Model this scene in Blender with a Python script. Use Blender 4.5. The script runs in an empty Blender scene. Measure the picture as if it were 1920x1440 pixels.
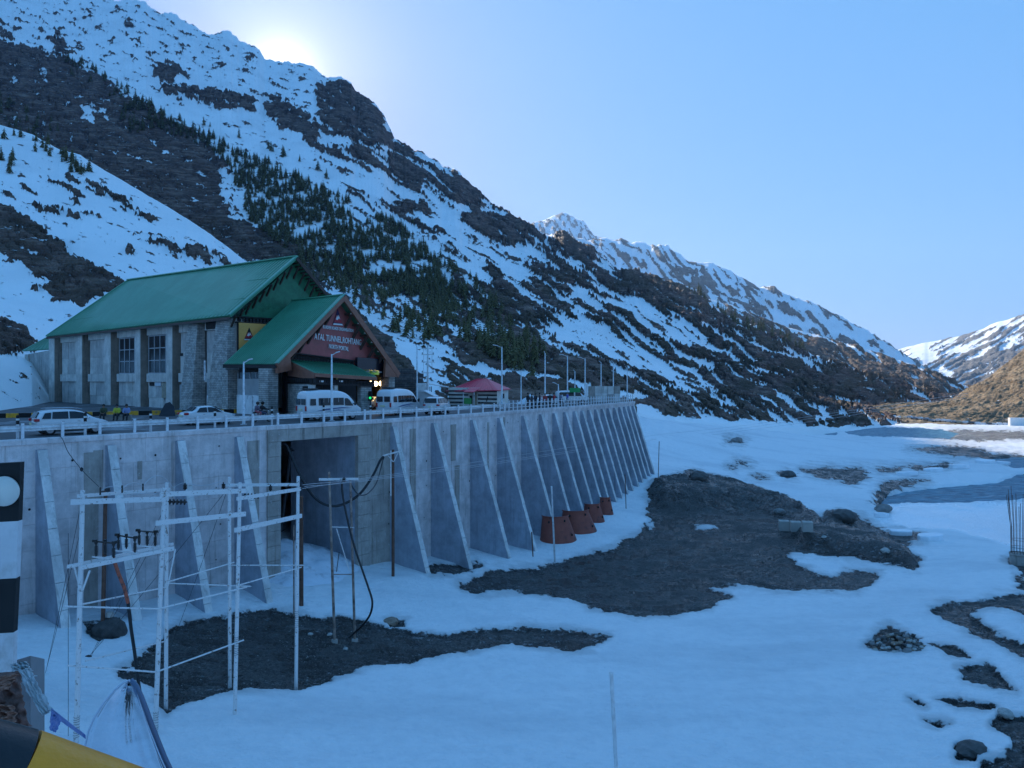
import bpy, bmesh, math, random
import numpy as np
from mathutils import Vector, Matrix
random.seed(7); np.random.seed(7)
R = math.radians
S = bpy.context.scene
C = S.collection

# ---------------------------------------------------------------- camera, sky, sun, exposure
FPX, HY, CZ = 1450.0, 710.0, 3.6          # focal length in photo pixels, horizon row, eye height over the road deck
cam = bpy.data.objects.new('camera', bpy.data.cameras.new('camera')); C.objects.link(cam)
cam.location = (0, 0, CZ); cam.rotation_euler = (R(90), 0, 0)
cam.data.sensor_width = 36; cam.data.lens = 36 * FPX / 1920
cam.data.shift_y = -(720 - HY) / 1920
cam.data.clip_start = 0.05; cam.data.clip_end = 40000
S.camera = cam
SUN_AZ, SUN_EL = R(-16.5), R(20.6)         # azimuth from +Y towards +X
world = bpy.data.worlds.new("World"); S.world = world; world.use_nodes = True
nt = world.node_tree; nt.nodes.clear()
sky = nt.nodes.new('ShaderNodeTexSky'); sky.sky_type = 'NISHITA'; sky.sun_disc = False
sky.sun_elevation = SUN_EL; sky.sun_rotation = SUN_AZ; sky.altitude = 3000
sky.air_density = 1.0; sky.dust_density = 4.5; sky.ozone_density = 3.0
bg = nt.nodes.new('ShaderNodeBackground'); bg.inputs['Strength'].default_value = 0.15
wo = nt.nodes.new('ShaderNodeOutputWorld')
# camera response of the phone: each channel of the sky compressed a little on its own (whole sky alike)
sep = nt.nodes.new('ShaderNodeSeparateColor'); com = nt.nodes.new('ShaderNodeCombineColor'); nt.links.new(sky.outputs[0], sep.inputs[0])
for i_, (a_, g_) in enumerate(((.203, .58), (.280, .26), (.45, .13))):
    pw = nt.nodes.new('ShaderNodeMath'); pw.operation = 'POWER'; pw.inputs[1].default_value = g_
    ml = nt.nodes.new('ShaderNodeMath'); ml.operation = 'MULTIPLY'; ml.inputs[1].default_value = a_ * .15 ** g_ / .15
    nt.links.new(sep.outputs[i_], pw.inputs[0]); nt.links.new(pw.outputs[0], ml.inputs[0]); nt.links.new(ml.outputs[0], com.inputs[i_])
# bright aureole of the low sun, which stands just behind the ridge
tcw = nt.nodes.new('ShaderNodeTexCoord'); dotn = nt.nodes.new('ShaderNodeVectorMath'); dotn.operation = 'DOT_PRODUCT'
dotn.inputs[1].default_value = (math.sin(SUN_AZ) * math.cos(SUN_EL), math.cos(SUN_AZ) * math.cos(SUN_EL), math.sin(SUN_EL)); nt.links.new(tcw.outputs['Generated'], dotn.inputs[0])
def wmath(op, a, b):
    n_ = nt.nodes.new('ShaderNodeMath'); n_.operation = op
    for k_, x_ in enumerate((a, b)):
        if isinstance(x_, (int, float)): n_.inputs[k_].default_value = x_
        else: nt.links.new(x_, n_.inputs[k_])
    return n_.outputs[0]
dpos = wmath('MAXIMUM', dotn.outputs['Value'], 0.0)
glow = wmath('ADD', wmath('MULTIPLY', wmath('POWER', dpos, 1800.0), 3.2), wmath('MULTIPLY', wmath('POWER', dpos, 220.0), 1.1))
gv = nt.nodes.new('ShaderNodeVectorMath'); gv.operation = 'SCALE'; gv.inputs[0].default_value = (1.0, .92, .70); nt.links.new(glow, gv.inputs['Scale'])
av = nt.nodes.new('ShaderNodeVectorMath'); av.operation = 'ADD'; nt.links.new(com.outputs[0], av.inputs[0]); nt.links.new(gv.outputs[0], av.inputs[1])
nt.links.new(av.outputs[0], bg.inputs[0]); nt.links.new(bg.outputs[0], wo.inputs[0])
sl = bpy.data.lights.new('sun', 'SUN'); sl.energy = 4.0; sl.angle = R(0.53); sl.color = (1, .93, .82)
sun = bpy.data.objects.new('sun', sl); C.objects.link(sun)
sd = Vector((math.sin(SUN_AZ) * math.cos(SUN_EL), math.cos(SUN_AZ) * math.cos(SUN_EL), math.sin(SUN_EL)))
sun.rotation_euler = sd.to_track_quat('Z', 'Y').to_euler()
S.view_settings.view_transform = 'Standard'; S.view_settings.look = 'None'
S.view_settings.exposure = 1.10; S.view_settings.gamma = 1.0; S.view_settings.use_curve_mapping = False
S.render.engine = 'CYCLES'

# ---------------------------------------------------------------- helpers
def at(px, py, Y):
    return Vector(((px - 960) / FPX * Y, Y, CZ - (py - HY) / FPX * Y))
def atz(px, py, Z):
    return at(px, py, (CZ - Z) * FPX / (py - HY))

_perm = np.random.RandomState(3).permutation(1024)
_ang = np.random.RandomState(5).rand(1024) * 2 * math.pi
_gx, _gy = np.cos(_ang), np.sin(_ang)
def perlin(x, y, seed=0):
    xi = np.floor(x).astype(np.int64); yi = np.floor(y).astype(np.int64)
    xf = x - xi; yf = y - yi
    u = xf * xf * xf * (xf * (xf * 6 - 15) + 10); v = yf * yf * yf * (yf * (yf * 6 - 15) + 10)
    def g(ix, iy, dx, dy):
        h = _perm[(_perm[(ix + seed * 37) & 1023] + iy) & 1023]
        return _gx[h] * dx + _gy[h] * dy
    n00 = g(xi, yi, xf, yf); n10 = g(xi + 1, yi, xf - 1, yf)
    n01 = g(xi, yi + 1, xf, yf - 1); n11 = g(xi + 1, yi + 1, xf - 1, yf - 1)
    a = n00 + u * (n10 - n00); b = n01 + u * (n11 - n01)
    return (a + v * (b - a)) * 1.5
def fbm(x, y, oct=4, seed=0, gain=.5, lac=2.03, ridged=False):
    s = 0; a = 1; t = 0
    for o in range(oct):
        n = perlin(x, y, seed + o * 7)
        if ridged: n = 1 - 2 * np.abs(n)
        s = s + a * n; t += a; a *= gain; x = x * lac + 13.7; y = y * lac + 7.1
    return s / t
def uniformize(n, ref=None):
    m, sd_ = n.mean(), n.std()
    z = (n - m) / sd_
    return 1 / (1 + np.exp(-1.702 * z))
def sstep(a, b, x):
    t = np.clip((x - a) / (b - a), 0, 1); return t * t * (3 - 2 * t)
def poly_sd(px, py, poly):
    """signed distance to polygon, positive inside"""
    p = np.array(poly, float); out = np.full(px.shape, -1e3)
    mnx, mxx, mny, mxy = p[:, 0].min() - 60, p[:, 0].max() + 60, p[:, 1].min() - 60, p[:, 1].max() + 60
    sel = (px > mnx) & (px < mxx) & (py > mny) & (py < mxy)
    x, y = px[sel], py[sel]
    d = np.full(x.shape, 1e9); ins = np.zeros(x.shape, bool)
    n = len(p)
    for i in range(n):
        x1, y1 = p[i]; x2, y2 = p[(i + 1) % n]
        ex, ey = x2 - x1, y2 - y1
        t = np.clip(((x - x1) * ex + (y - y1) * ey) / (ex * ex + ey * ey + 1e-9), 0, 1)
        d = np.minimum(d, (x - x1 - t * ex) ** 2 + (y - y1 - t * ey) ** 2)
        c = ((y1 > y) != (y2 > y)) & (x < (x2 - x1) * (y - y1) / (y2 - y1 + 1e-12) + x1)
        ins ^= c
    d = np.sqrt(d); out[sel] = np.where(ins, d, -d)
    return out
def tag(o, label=None, cat=None, group=None, kind=None):
    if label: o['label'] = label
    if cat: o['category'] = cat
    if group: o['group'] = group
    if kind: o['kind'] = kind
    return o
def link(name, me, mat=None, parent=None):
    o = bpy.data.objects.new(name, me); C.objects.link(o)
    if mat is not None and len(me.materials) == 0: me.materials.append(mat)
    if parent is not None: o.parent = parent
    return o
def empty(name, loc=(0, 0, 0), rz=0, label=None, cat=None, group=None):
    o = bpy.data.objects.new(name, None); C.objects.link(o)
    o.location = loc; o.rotation_euler = (0, 0, rz); o.empty_display_size = .2
    return tag(o, label, cat, group)
def copy_tree(o, parent=None):
    c = o.copy(); C.objects.link(c)
    if parent is not None: c.parent = parent
    for ch in list(o.children): copy_tree(ch, c)
    return c
def grid_mesh(name, V, nu, nv, attrs=None, smooth=True):
    """V (nu*nv,3), index i*nv+j"""
    i = np.arange(nu - 1)[:, None]; j = np.arange(nv - 1)[None, :]
    a = (i * nv + j).ravel()
    q = np.stack([a, a + nv, a + nv + 1, a + 1], 1).astype(np.int32)
    me = bpy.data.meshes.new(name)
    me.vertices.add(len(V)); me.vertices.foreach_set('co', V.astype(np.float32).ravel())
    me.loops.add(q.size); me.loops.foreach_set('vertex_index', q.ravel())
    me.polygons.add(len(q)); me.polygons.foreach_set('loop_start', np.arange(len(q), dtype=np.int32) * 4)
    me.update(calc_edges=True)
    if smooth: me.polygons.foreach_set('use_smooth', np.ones(len(q), bool))
    for k, v in (attrs or {}).items():
        at_ = me.attributes.new(k, 'FLOAT', 'POINT'); at_.data.foreach_set('value', v.astype(np.float32).ravel())
    me.update()
    return me
class MB:
    """collects primitives into one mesh"""
    def __init__(s): s.v = []; s.f = []; s.sm = []
    def add(s, vs, fs, smooth=False):
        o = len(s.v); s.v += [tuple(v) for v in vs]; s.f += [tuple(i + o for i in f) for f in fs]; s.sm += [smooth] * len(fs)
        return s
    def box(s, c, d, rz=0, M=None):
        x, y, z = d[0] / 2, d[1] / 2, d[2] / 2
        vs = [Vector((a * x, b * y, e * z)) for a in (-1, 1) for b in (-1, 1) for e in (-1, 1)]
        m = Matrix.Rotation(rz, 3, 'Z') if M is None else M
        vs = [m @ v + Vector(c) for v in vs]
        return s.add(vs, [(0, 1, 3, 2), (4, 6, 7, 5), (0, 4, 5, 1), (2, 3, 7, 6), (0, 2, 6, 4), (1, 5, 7, 3)])
    def beam(s, a, b, w, h, up=(0, 0, 1)):
        a, b = Vector(a), Vector(b); d = (b - a); L = d.length; d.normalize()
        u = Vector(up)
        if abs(d.dot(u)) > .98: u = Vector((1, 0, 0))
        r = d.cross(u).normalized(); u = r.cross(d).normalized()
        M = Matrix((d, r, u)).transposed()
        return s.box((a + b) / 2, (L, w, h), M=M)
    def tube(s, pts, r, n=8, cap=True, r2=None):
        pts = [Vector(p) for p in pts]; m = len(pts)
        vs = []; prev = None
        for i, p in enumerate(pts):
            t = (pts[min(i + 1, m - 1)] - pts[max(i - 1, 0)]).normalized()
            if prev is None:
                u = Vector((0, 0, 1)) if abs(t.z) < .9 else Vector((1, 0, 0))
            else: u = prev
            a = t.cross(u).normalized(); b = a.cross(t).normalized(); prev = b
            rr = r if r2 is None else r + (r2 - r) * i / (m - 1)
            if isinstance(r, (list, tuple)): rr = r[i]
            for k in range(n):
                an = 2 * math.pi * k / n
                vs.append(p + (a * math.cos(an) + b * math.sin(an)) * rr)
        fs = []
        for i in range(m - 1):
            for k in range(n):
                k2 = (k + 1) % n
                fs.append((i * n + k, i * n + k2, (i + 1) * n + k2, (i + 1) * n + k))
        s.add(vs, fs, True)
        if cap:
            s.add([vs[k] for k in range(n)], [tuple(range(n - 1, -1, -1))]); s.add([vs[(m - 1) * n + k] for k in range(n)], [tuple(range(n))])
        return s
    def lathe(s, prof, c=(0, 0, 0), n=12, axis='Z', a0=0, a1=2 * math.pi):
        full = abs(a1 - a0 - 2 * math.pi) < 1e-6
        k_ = n if full else n + 1
        vs = []
        for r, z in prof:
            for k in range(k_):
                an = a0 + (a1 - a0) * k / n
                p = (r * math.cos(an), r * math.sin(an), z)
                if axis == 'X': p = (p[2], p[0], p[1])
                if axis == 'Y': p = (p[0], p[2], p[1])
                vs.append(Vector(p) + Vector(c))
        fs = []
        for i in range(len(prof) - 1):
            for k in range(n):
                k2 = (k + 1) % k_
                fs.append((i * k_ + k, i * k_ + k2, (i + 1) * k_ + k2, (i + 1) * k_ + k))
        return s.add(vs, fs, True)
    def prism(s, poly, ext):
        """poly: 3D points, extruded by vector ext"""
        n = len(poly); e = Vector(ext)
        vs = [Vector(p) for p in poly] + [Vector(p) + e for p in poly]
        fs = [tuple(range(n - 1, -1, -1)), tuple(range(n, 2 * n))]
        for i in range(n): fs.append((i, (i + 1) % n, n + (i + 1) % n, n + i))
        return s.add(vs, fs)
    def quad(s, a, b, c, d): return s.add([a, b, c, d], [(0, 1, 2, 3)])
    def ball(s, c, r, n=8, sq=(1, 1, 1), jit=0, seed=0):
        bm = bmesh.new(); bmesh.ops.create_icosphere(bm, subdivisions=n, radius=1)
        rn = random.Random(seed)
        vs = [Vector((v.co.x * sq[0], v.co.y * sq[1], v.co.z * sq[2])) * r * (1 + rn.uniform(-jit, jit)) + Vector(c) for v in bm.verts]
        bm.verts.index_update(); fs = [tuple(v.index for v in f.verts) for f in bm.faces]; bm.free()
        return s.add(vs, fs, jit < .05)
    def mesh(s, name):
        me = bpy.data.meshes.new(name); me.from_pydata(s.v, [], s.f)
        me.polygons.foreach_set('use_smooth', s.sm); me.update()
        bm = bmesh.new(); bm.from_mesh(me); bmesh.ops.recalc_face_normals(bm, faces=bm.faces); bm.to_mesh(me); bm.free()
        return me
    def build(s, name, mat, parent=None, bevel=0):
        o = link(name, s.mesh(name), mat, parent)
        if bevel:
            md = o.modifiers.new('bev', 'BEVEL'); md.width = bevel; md.segments = 2; md.limit_method = 'ANGLE'
        return o

# ---------------------------------------------------------------- materials
class NT:
    def __init__(s, name):
        s.m = bpy.data.materials.new(name); s.m.use_nodes = True; s.t = s.m.node_tree
        s.p = s.t.nodes['Principled BSDF']; s.L = s.t.links
    def n(s, typ, **kw):
        nd = s.t.nodes.new(typ)
        for k, v in kw.items():
            if k.startswith('i_'):
                key = k[2:].replace('_', ' ')
                nd.inputs[key].default_value = v
            else: setattr(nd, k, v)
        return nd
    def l(s, a, b): s.L.new(a, b)
    def coord(s): return s.n('ShaderNodeTexCoord').outputs['Object']
    def geo(s): return s.n('ShaderNodeNewGeometry').outputs['Position']
    def noise(s, vec, scale, detail=4, rough=.55, dist=0):
        nd = s.n('ShaderNodeTexNoise'); nd.inputs['Scale'].default_value = scale; nd.inputs['Detail'].default_value = detail
        nd.inputs['Roughness'].default_value = rough; nd.inputs['Distortion'].default_value = dist
        s.l(vec, nd.inputs['Vector']); return nd.outputs['Fac']
    def mapping(s, vec, scale=(1, 1, 1), rot=(0, 0, 0)):
        nd = s.n('ShaderNodeMapping'); nd.inputs['Scale'].default_value = scale; nd.inputs['Rotation'].default_value = rot
        s.l(vec, nd.inputs['Vector']); return nd.outputs[0]
    def math(s, op, a, b=None, c=None):
        nd = s.n('ShaderNodeMath', operation=op)
        for i, x in enumerate((a, b, c)):
            if x is None: continue
            if isinstance(x, (int, float)): nd.inputs[i].default_value = x
            else: s.l(x, nd.inputs[i])
        return nd.outputs[0]
    def ramp(s, fac, stops, interp='LINEAR'):
        nd = s.n('ShaderNodeValToRGB'); cr = nd.color_ramp; cr.interpolation = interp
        while len(cr.elements) > 1: cr.elements.remove(cr.elements[-1])
        for i, (p, c) in enumerate(stops):
            e = cr.elements[0] if i == 0 else cr.elements.new(p)
            e.position = p; e.color = (*c, 1) if len(c) == 3 else c
        s.l(fac, nd.inputs[0]); return nd.outputs[0]
    def smooth(s, x, a, b):
        nd = s.n('ShaderNodeMapRange', interpolation_type='SMOOTHSTEP'); nd.inputs[1].default_value = a; nd.inputs[2].default_value = b
        s.l(x, nd.inputs[0]); return nd.outputs[0]
    def mix(s, f, a, b, blend='MIX'):
        nd = s.n('ShaderNodeMix', data_type='RGBA', blend_type=blend)
        for i, x in ((0, f), (6, a), (7, b)):
            if isinstance(x, (int, float)): nd.inputs[i].default_value = x
            elif isinstance(x, tuple): nd.inputs[i].default_value = (*x, 1)
            else: s.l(x, nd.inputs[i])
        return nd.outputs[2]
    def attr(s, name): return s.n('ShaderNodeAttribute', attribute_name=name).outputs['Fac']
    def bump(s, h, strength=.3, dist=.05):
        nd = s.n('ShaderNodeBump'); nd.inputs['Strength'].default_value = strength; nd.inputs['Distance'].default_value = dist
        s.l(h, nd.inputs['Height']); s.l(nd.outputs[0], s.p.inputs['Normal']); return nd
    def set(s, **kw):
        for k, v in kw.items():
            k = {'base': 'Base Color', 'rough': 'Roughness', 'metal': 'Metallic', 'spec': 'Specular IOR Level', 'alpha': 'Alpha', 'trans': 'Transmission Weight', 'ior': 'IOR', 'emit': 'Emission Color', 'es': 'Emission Strength', 'coat': 'Coat Weight'}[k]
            if isinstance(v, (int, float)): s.p.inputs[k].default_value = v
            elif isinstance(v, tuple): s.p.inputs[k].default_value = (*v, 1)
            else: s.l(v, s.p.inputs[k])
        return s
_mc = {}
def mat(name, col, rough=.6, metal=0, var=.15, scale=3, bump=0, coat=0, dirt=None):
    if name in _mc: return _mc[name]
    t = NT(name); co = t.coord()
    n1 = t.noise(co, scale, 5, .6)
    a = tuple(max(0, c * (1 - var)) for c in col); b = tuple(min(1, c * (1 + var)) for c in col)
    c_ = t.ramp(n1, [(.3, a), (.7, b)])
    if dirt:
        n2 = t.noise(co, scale * .6, 6, .7)
        c_ = t.mix(t.smooth(n2, .5, .68), c_, dirt)
    t.set(base=c_, rough=rough, metal=metal, coat=coat)
    if bump: t.bump(t.noise(co, scale * 8, 4), bump, .02)
    _mc[name] = t.m; return t.m
# ---------------------------------------------------------------- mountains
def aniso(px, py, deg, L, W, seed, oct=5, warp=.6):
    c, s_ = math.cos(R(deg)), math.sin(R(deg))
    u = px * c + py * s_; v = -px * s_ + py * c
    w = perlin(px / 90, py / 90, seed + 50) * warp
    return fbm(u / L + w * .4, v / W + w, oct, seed, gain=.58)
def layer(name, px0, px1, dpx, lines, rows, relief, snow_fn, mat_, back=300, drop=.5, seed=0, edge=0, slope_exp=1.0):
    pxs = np.arange(px0, px1 + .1, dpx); n = len(pxs)
    if edge:  # uneven skyline
        last = lines[-1]
    segs = []
    P = [np.array(l, float) for l in lines]
    PX = np.repeat(pxs[:, None], 1, 1)
    cols_y, cols_Y = [], []
    for k in range(len(P)):
        cols_y.append(np.interp(pxs, P[k][:, 0], P[k][:, 1])); cols_Y.append(np.interp(pxs, P[k][:, 0], P[k][:, 2]))
    if edge:
        cols_y[-1] = cols_y[-1] + edge * (fbm(pxs / 26, pxs * 0 + seed, 5, seed + 3, gain=.62)) 
    py_all, Y_all = [], []
    for k in range(len(P) - 1):
        ya, yb, Ya, Yb = cols_y[k], cols_y[k + 1], cols_Y[k], cols_Y[k + 1]
        Za = CZ - (ya - HY) / FPX * Ya; Zb = CZ - (yb - HY) / FPX * Yb
        kk = (Zb - Za) / (Yb - Ya)
        m_ = rows[k]; 
        for i in range(m_ + (1 if k == len(P) - 2 else 0)):
            t = i / m_
            py = ya + (yb - ya) * t
            sl_ = -(py - HY) / FPX
            den = sl_ - kk
            Y = np.where(np.abs(den) > 1e-6, (Za - CZ - kk * Ya) / den, Ya + (Yb - Ya) * t)
            Y = np.clip(Y, np.minimum(Ya, Yb), np.maximum(Ya, Yb))
            py_all.append(py); Y_all.append(Y)
    py = np.array(py_all).T; Y = np.array(Y_all).T        # (n, rows)
    px = np.repeat(pxs[:, None], py.shape[1], 1)
    X = (px - 960) / FPX * Y; Z = CZ - (py - HY) / FPX * Y
    rock, extra = snow_fn(px, py)
    dep = np.clip(Y / 1000, .05, 4)
    fade = np.clip(np.arange(py.shape[1])[None, :] / 25, 0, 1)
    s1 = relief
    big = fbm(X / (90 * s1) , Y / (90 * s1), 5, seed + 11, gain=.55, ridged=True)
    fine = fbm(X / (10 * s1), Y / (10 * s1) , 4, seed + 17, gain=.6, ridged=True)
    rk = sstep(-.05, .25, rock)
    edge_fade = np.ones(py.shape[1]); edge_fade[-8:] = np.linspace(1, .25, 8)
    dsc = np.clip(Y / (1000 * s1), .16, 1)
    Z = Z + dsc * fade * edge_fade[None, :] * (big * 8.0 * s1 * (.35 + .65 * rk) + (fine * 3.6 + 1.5) * s1 * rk)
    # the far side of the ridge
    ex = []
    for j in (1, 2, 3, 4, 5):
        Xb = X[:, -1] * (1 + back * j / Y[:, -1]); Yb = Y[:, -1] + back * j
        Zb = Z[:, -1] - drop * back * j
        ex.append((Xb, Yb, Zb))
    X = np.concatenate([X] + [e[0][:, None] for e in ex], 1); Y = np.concatenate([Y] + [e[1][:, None] for e in ex], 1)
    Z = np.concatenate([Z] + [e[2][:, None] for e in ex], 1)
    # skirt below the foot
    X = np.concatenate([X[:, :1] * .94, X], 1); Y = np.concatenate([Y[:, :1] * .94, Y], 1); Z = np.concatenate([Z[:, :1] - .045 * Y[:, :1], Z], 1)
    if name == 'mountain':
        rw = np.arange(rock.shape[1])[None, :] + 9 * fbm(px / 30, py / 30, 3, 44) - 2
        rock = rock - 1.2 * (1 - sstep(1, 9, rw)) * (px > 1195)
    pad = lambda a: np.concatenate([a[:, :1], a] + [a[:, -1:]] * 5, 1)
    rock = pad(rock); extra = pad(extra); rock[:, 0] = -.6
    V = np.stack([X, Y, Z], 2)
    nr = V.shape[1]
    me = grid_mesh(name, V.reshape(-1, 3), n, nr, {'rock': rock, 'veg': extra})
    o = link(name, me, mat_); tag(o, kind='structure')
    return o, V, px, py
def mountain_mat(name, rockA, rockB, rockC, snow, sc=1.0, vegcol=(.06, .045, .025)):
    t = NT(name); P = t.geo()
    nf = t.noise(P, .35 * sc, 6, .62); nm = t.noise(P, .06 * sc, 6, .6)
    r = t.attr('rock'); v = t.attr('veg')
    rr = t.math('ADD', r, t.math('MULTIPLY', t.math('SUBTRACT', nf, .5), .34))
    m = t.smooth(rr, -.035, .035)
    strat = t.noise(t.mapping(P, (.05 * sc, .05 * sc, .5 * sc), (R(12), R(8), 0)), 1.0, 6, .65)
    c = t.ramp(strat, [(.3, rockA), (.5, rockB), (.68, rockC)])
    c = t.mix(t.math('MULTIPLY', t.smooth(nm, .45, .62), .7), c, rockA)
    veg = t.mix(t.smooth(nf, .35, .62), vegcol, (vegcol[0] * 2.2, vegcol[1] * 1.9, vegcol[2] * 1.9))
    c = t.mix(t.math('MULTIPLY', v, .8), c, veg)
    # patches of old snow caught on ledges
    led = t.smooth(t.noise(t.mapping(P, (.10 * sc, .10 * sc, .45 * sc), (R(20), 0, 0)), 1, 6, .72), .625, .665)
    m2 = t.math('MULTIPLY', m, t.math('SUBTRACT', 1, led))
    sn = t.mix(t.smooth(t.noise(P, .02 * sc, 4), .4, .7), snow, tuple(x * .9 for x in snow))
    t.set(base=t.mix(m2, sn, c), rough=.8, spec=.2)
    h = t.math('MULTIPLY', t.math('ADD', strat, nf), m2)
    b = t.bump(h, 1.0, 4.5 / sc)
    return t.m
M_main = mountain_mat('mountain rock and snow', (.080, .044, .032), (.20, .118, .088), (.40, .28, .215), (.93, .92, .90), 1.0)  # rock tones spread wide to paint in lit and shaded faces
M_far = mountain_mat('far mountain rock and snow', (.17, .15, .135), (.25, .22, .195), (.33, .29, .26), (.92, .92, .92), .25)  # rock tones lifted to stand in for distance haze
M_brown = mountain_mat('bare brown hillside', (.26, .17, .09), (.40, .27, .155), (.52, .37, .22), (.7, .7, .7), .8, (.10, .085, .05))

RIDGE = [(-900, -620, 1300), (-500, -330, 1350), (-200, -150, 1400), (0, -52, 1420), (120, -22, 1430), (200, 2, 1440), (240, -2, 1440), (262, 0, 1440), (285, 16, 1440), (330, 30, 1440), (372, 52, 1440), (392, 66, 1440), (408, 62, 1440), (425, 58, 1440),
         (436, 66, 1440), (470, 84, 1430), (498, 108, 1430), (520, 117, 1420), (560, 116, 1420), (585, 123, 1410), (606, 142, 1400), (640, 147, 1400), (658, 154, 1400), (668, 172, 1400), (705, 196, 1390), (722, 222, 1380), (740, 258, 1370), (765, 274, 1360), (800, 292, 1350),
         (830, 312, 1340), (862, 322, 1330), (885, 348, 1320), (905, 368, 1300), (940, 392, 1290), (965, 405, 1280), (1000, 424, 1260), (1020, 440, 1240), (1055, 438, 1230), (1082, 452, 1210), (1112, 470, 1180), (1150, 500, 1140), (1170, 512, 1110), (1192, 506, 1090), (1230, 522, 1060), (1268, 536, 1020),
         (1290, 545, 1000), (1311, 556, 970), (1330, 572, 950), (1364, 590, 920), (1431, 617, 880), (1503, 655, 840), (1575, 685, 800), (1647, 705, 780), (1719, 729, 760), (1790, 747, 740), (1850, 752, 730)]
BASE = [(-900, 800, 90), (-200, 780, 120), (0, 770, 130), (400, 762, 150), (700, 756, 165), (900, 752, 175), (1100, 750, 185), (1180, 752, 190), (1200, 775, 190), (1250, 789, 205), (1400, 797, 255), (1560, 808, 330), (1640, 804, 380), (1750, 797, 470), (1850, 793, 560)]
MID = [(-900, 200, 700), (-200, 330, 700), (0, 390, 700), (400, 470, 680), (700, 540, 600), (900, 600, 520), (1100, 640, 480), (1250, 680, 470), (1400, 715, 500), (1560, 752, 560), (1640, 762, 600), (1750, 772, 640), (1850, 775, 660)]
def main_snow(px, py):
    b = np.full(px.shape, .075)                       # share of bare rock
    jx = px + 16 * fbm(px / 60, py / 60, 3, 91); jy = py + 12 * fbm(px / 50, py / 50, 3, 92)
    def put(poly, val, soft=14):
        nonlocal b
        w = sstep(-soft, soft, poly_sd(jx, jy, poly)); b = b * (1 - w) + val * w
    put([(-900, -600), (0, -30), (250, 10), (450, 90), (640, 160), (560, 200), (420, 170), (200, 90), (0, 60), (-900, 60)], .15, 30)
    put([(640, 150), (1000, 425), (1120, 470), (1190, 560), (1000, 560), (830, 470), (700, 400), (600, 300)], .36, 30)
    put([(850, 540), (1010, 520), (1180, 520), (1300, 560), (1500, 660), (1800, 745), (1700, 800), (1560, 815), (1250, 790), (1190, 760), (1000, 740), (600, 740), (560, 470), (700, 520), (850, 600)], .42, 24)
    put([(1180, 560), (1330, 575), (1500, 660), (1860, 755), (1860, 815), (1560, 820), (1230, 800), (1180, 700)], .54, 30)
    put([(560, 480), (650, 520), (760, 560), (850, 620), (930, 670), (860, 700), (760, 680), (640, 560)], .36, 16)
    # broad snow tongues
    for pl in ([(690, 590), (760, 620), (880, 680), (960, 716), (1100, 745), (1190, 770), (1190, 752), (1060, 722), (960, 700), (820, 640), (730, 585)],
               [(640, 540), (700, 590), (800, 655), (850, 722), (810, 735), (740, 650), (690, 600)],
               [(860, 425), (960, 470), (1000, 520), (950, 560), (880, 500), (820, 440)],
               [(600, 300), (690, 320), (800, 375), (900, 420), (840, 440), (720, 385), (640, 350), (600, 330)],
               [(1100, 600), (1200, 650), (1350, 735), (1300, 740), (1150, 680), (1040, 620)],
               [(1180, 560), (1260, 600), (1370, 660), (1340, 668), (1220, 625), (1120, 570)]): put(pl, .12, 10)
    # dark belts of bare ground
    for pl, vl in (([(-900, 60), (-60, 60), (0, 78), (60, 92), (130, 115), (200, 160), (265, 200), (335, 235), (405, 300), (430, 350), (430, 415), (470, 430), (560, 470), (600, 500), (560, 520), (380, 470), (200, 420), (0, 330), (-900, 300)], .875),
                   ([(860, 662), (960, 655), (1100, 690), (1185, 728), (1185, 748), (1050, 720), (950, 690), (880, 684)], .95),
                   ([(860, 716), (950, 722), (1100, 745), (1190, 770), (800, 770), (700, 760), (820, 735)], .95),
                   ([(690, 615), (745, 648), (790, 700), (810, 745), (720, 745), (640, 640)], .97),
                   ([(920, 505), (960, 560), (1010, 640), (1060, 720), (1010, 700), (950, 620), (925, 560)], .72),
                   ([(1230, 735), (1400, 760), (1560, 780), (1640, 800), (1480, 806), (1250, 786)], .66),
                   ([(1390, 640), (1560, 700), (1700, 745), (1690, 770), (1540, 740), (1400, 690)], .82)): put(pl, vl, 10)
    put([(846, 640), (900, 636), (1000, 655), (1110, 690), (1192, 728), (1196, 772), (690, 772), (760, 700), (820, 716), (880, 712), (860, 680)], .93, 7)
    put([(860, 684), (900, 686), (960, 694), (1040, 708), (1110, 726), (1190, 748), (1190, 754), (1100, 736), (1030, 718), (950, 704), (890, 700)], .03, 2)
    put([(700, 560), (760, 620), (830, 690), (850, 730), (800, 735), (745, 655), (690, 600)], .12, 6)
    # cliffs
    for pl in ([(495, 184), (525, 182), (560, 205), (598, 240), (603, 288), (575, 268), (540, 245), (505, 232)],
               [(592, 162), (640, 152), (668, 155), (700, 196), (716, 215), (728, 268), (690, 280), (650, 262), (612, 258), (596, 222)],
               [(722, 322), (735, 268), (760, 268), (790, 298), (803, 332), (788, 364), (760, 348)],
               [(804, 342), (858, 322), (905, 367), (895, 384), (850, 376), (812, 356)],
               [(905, 374), (970, 420), (975, 440), (930, 428), (885, 394)], [(660, 290), (700, 300), (715, 325), (690, 322), (650, 300)],
               [(285, 128), (330, 118), (352, 140), (300, 162)], [(300, 165), (470, 180), (480, 210), (380, 200), (310, 178)],
               [(735, 382), (795, 385), (800, 402), (745, 402)], [(860, 400), (900, 400), (950, 430), (980, 470), (930, 460), (880, 430)],
               [(1026, 456), (1057, 439), (1082, 458), (1114, 476), (1116, 502), (1095, 502), (1056, 482)],
               [(1080, 530), (1192, 506), (1268, 537), (1311, 556), (1350, 600), (1290, 610), (1230, 575), (1170, 558), (1110, 545)],
               [(935, 520), (985, 570), (1000, 600), (975, 610), (940, 580), (920, 545)],
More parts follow.
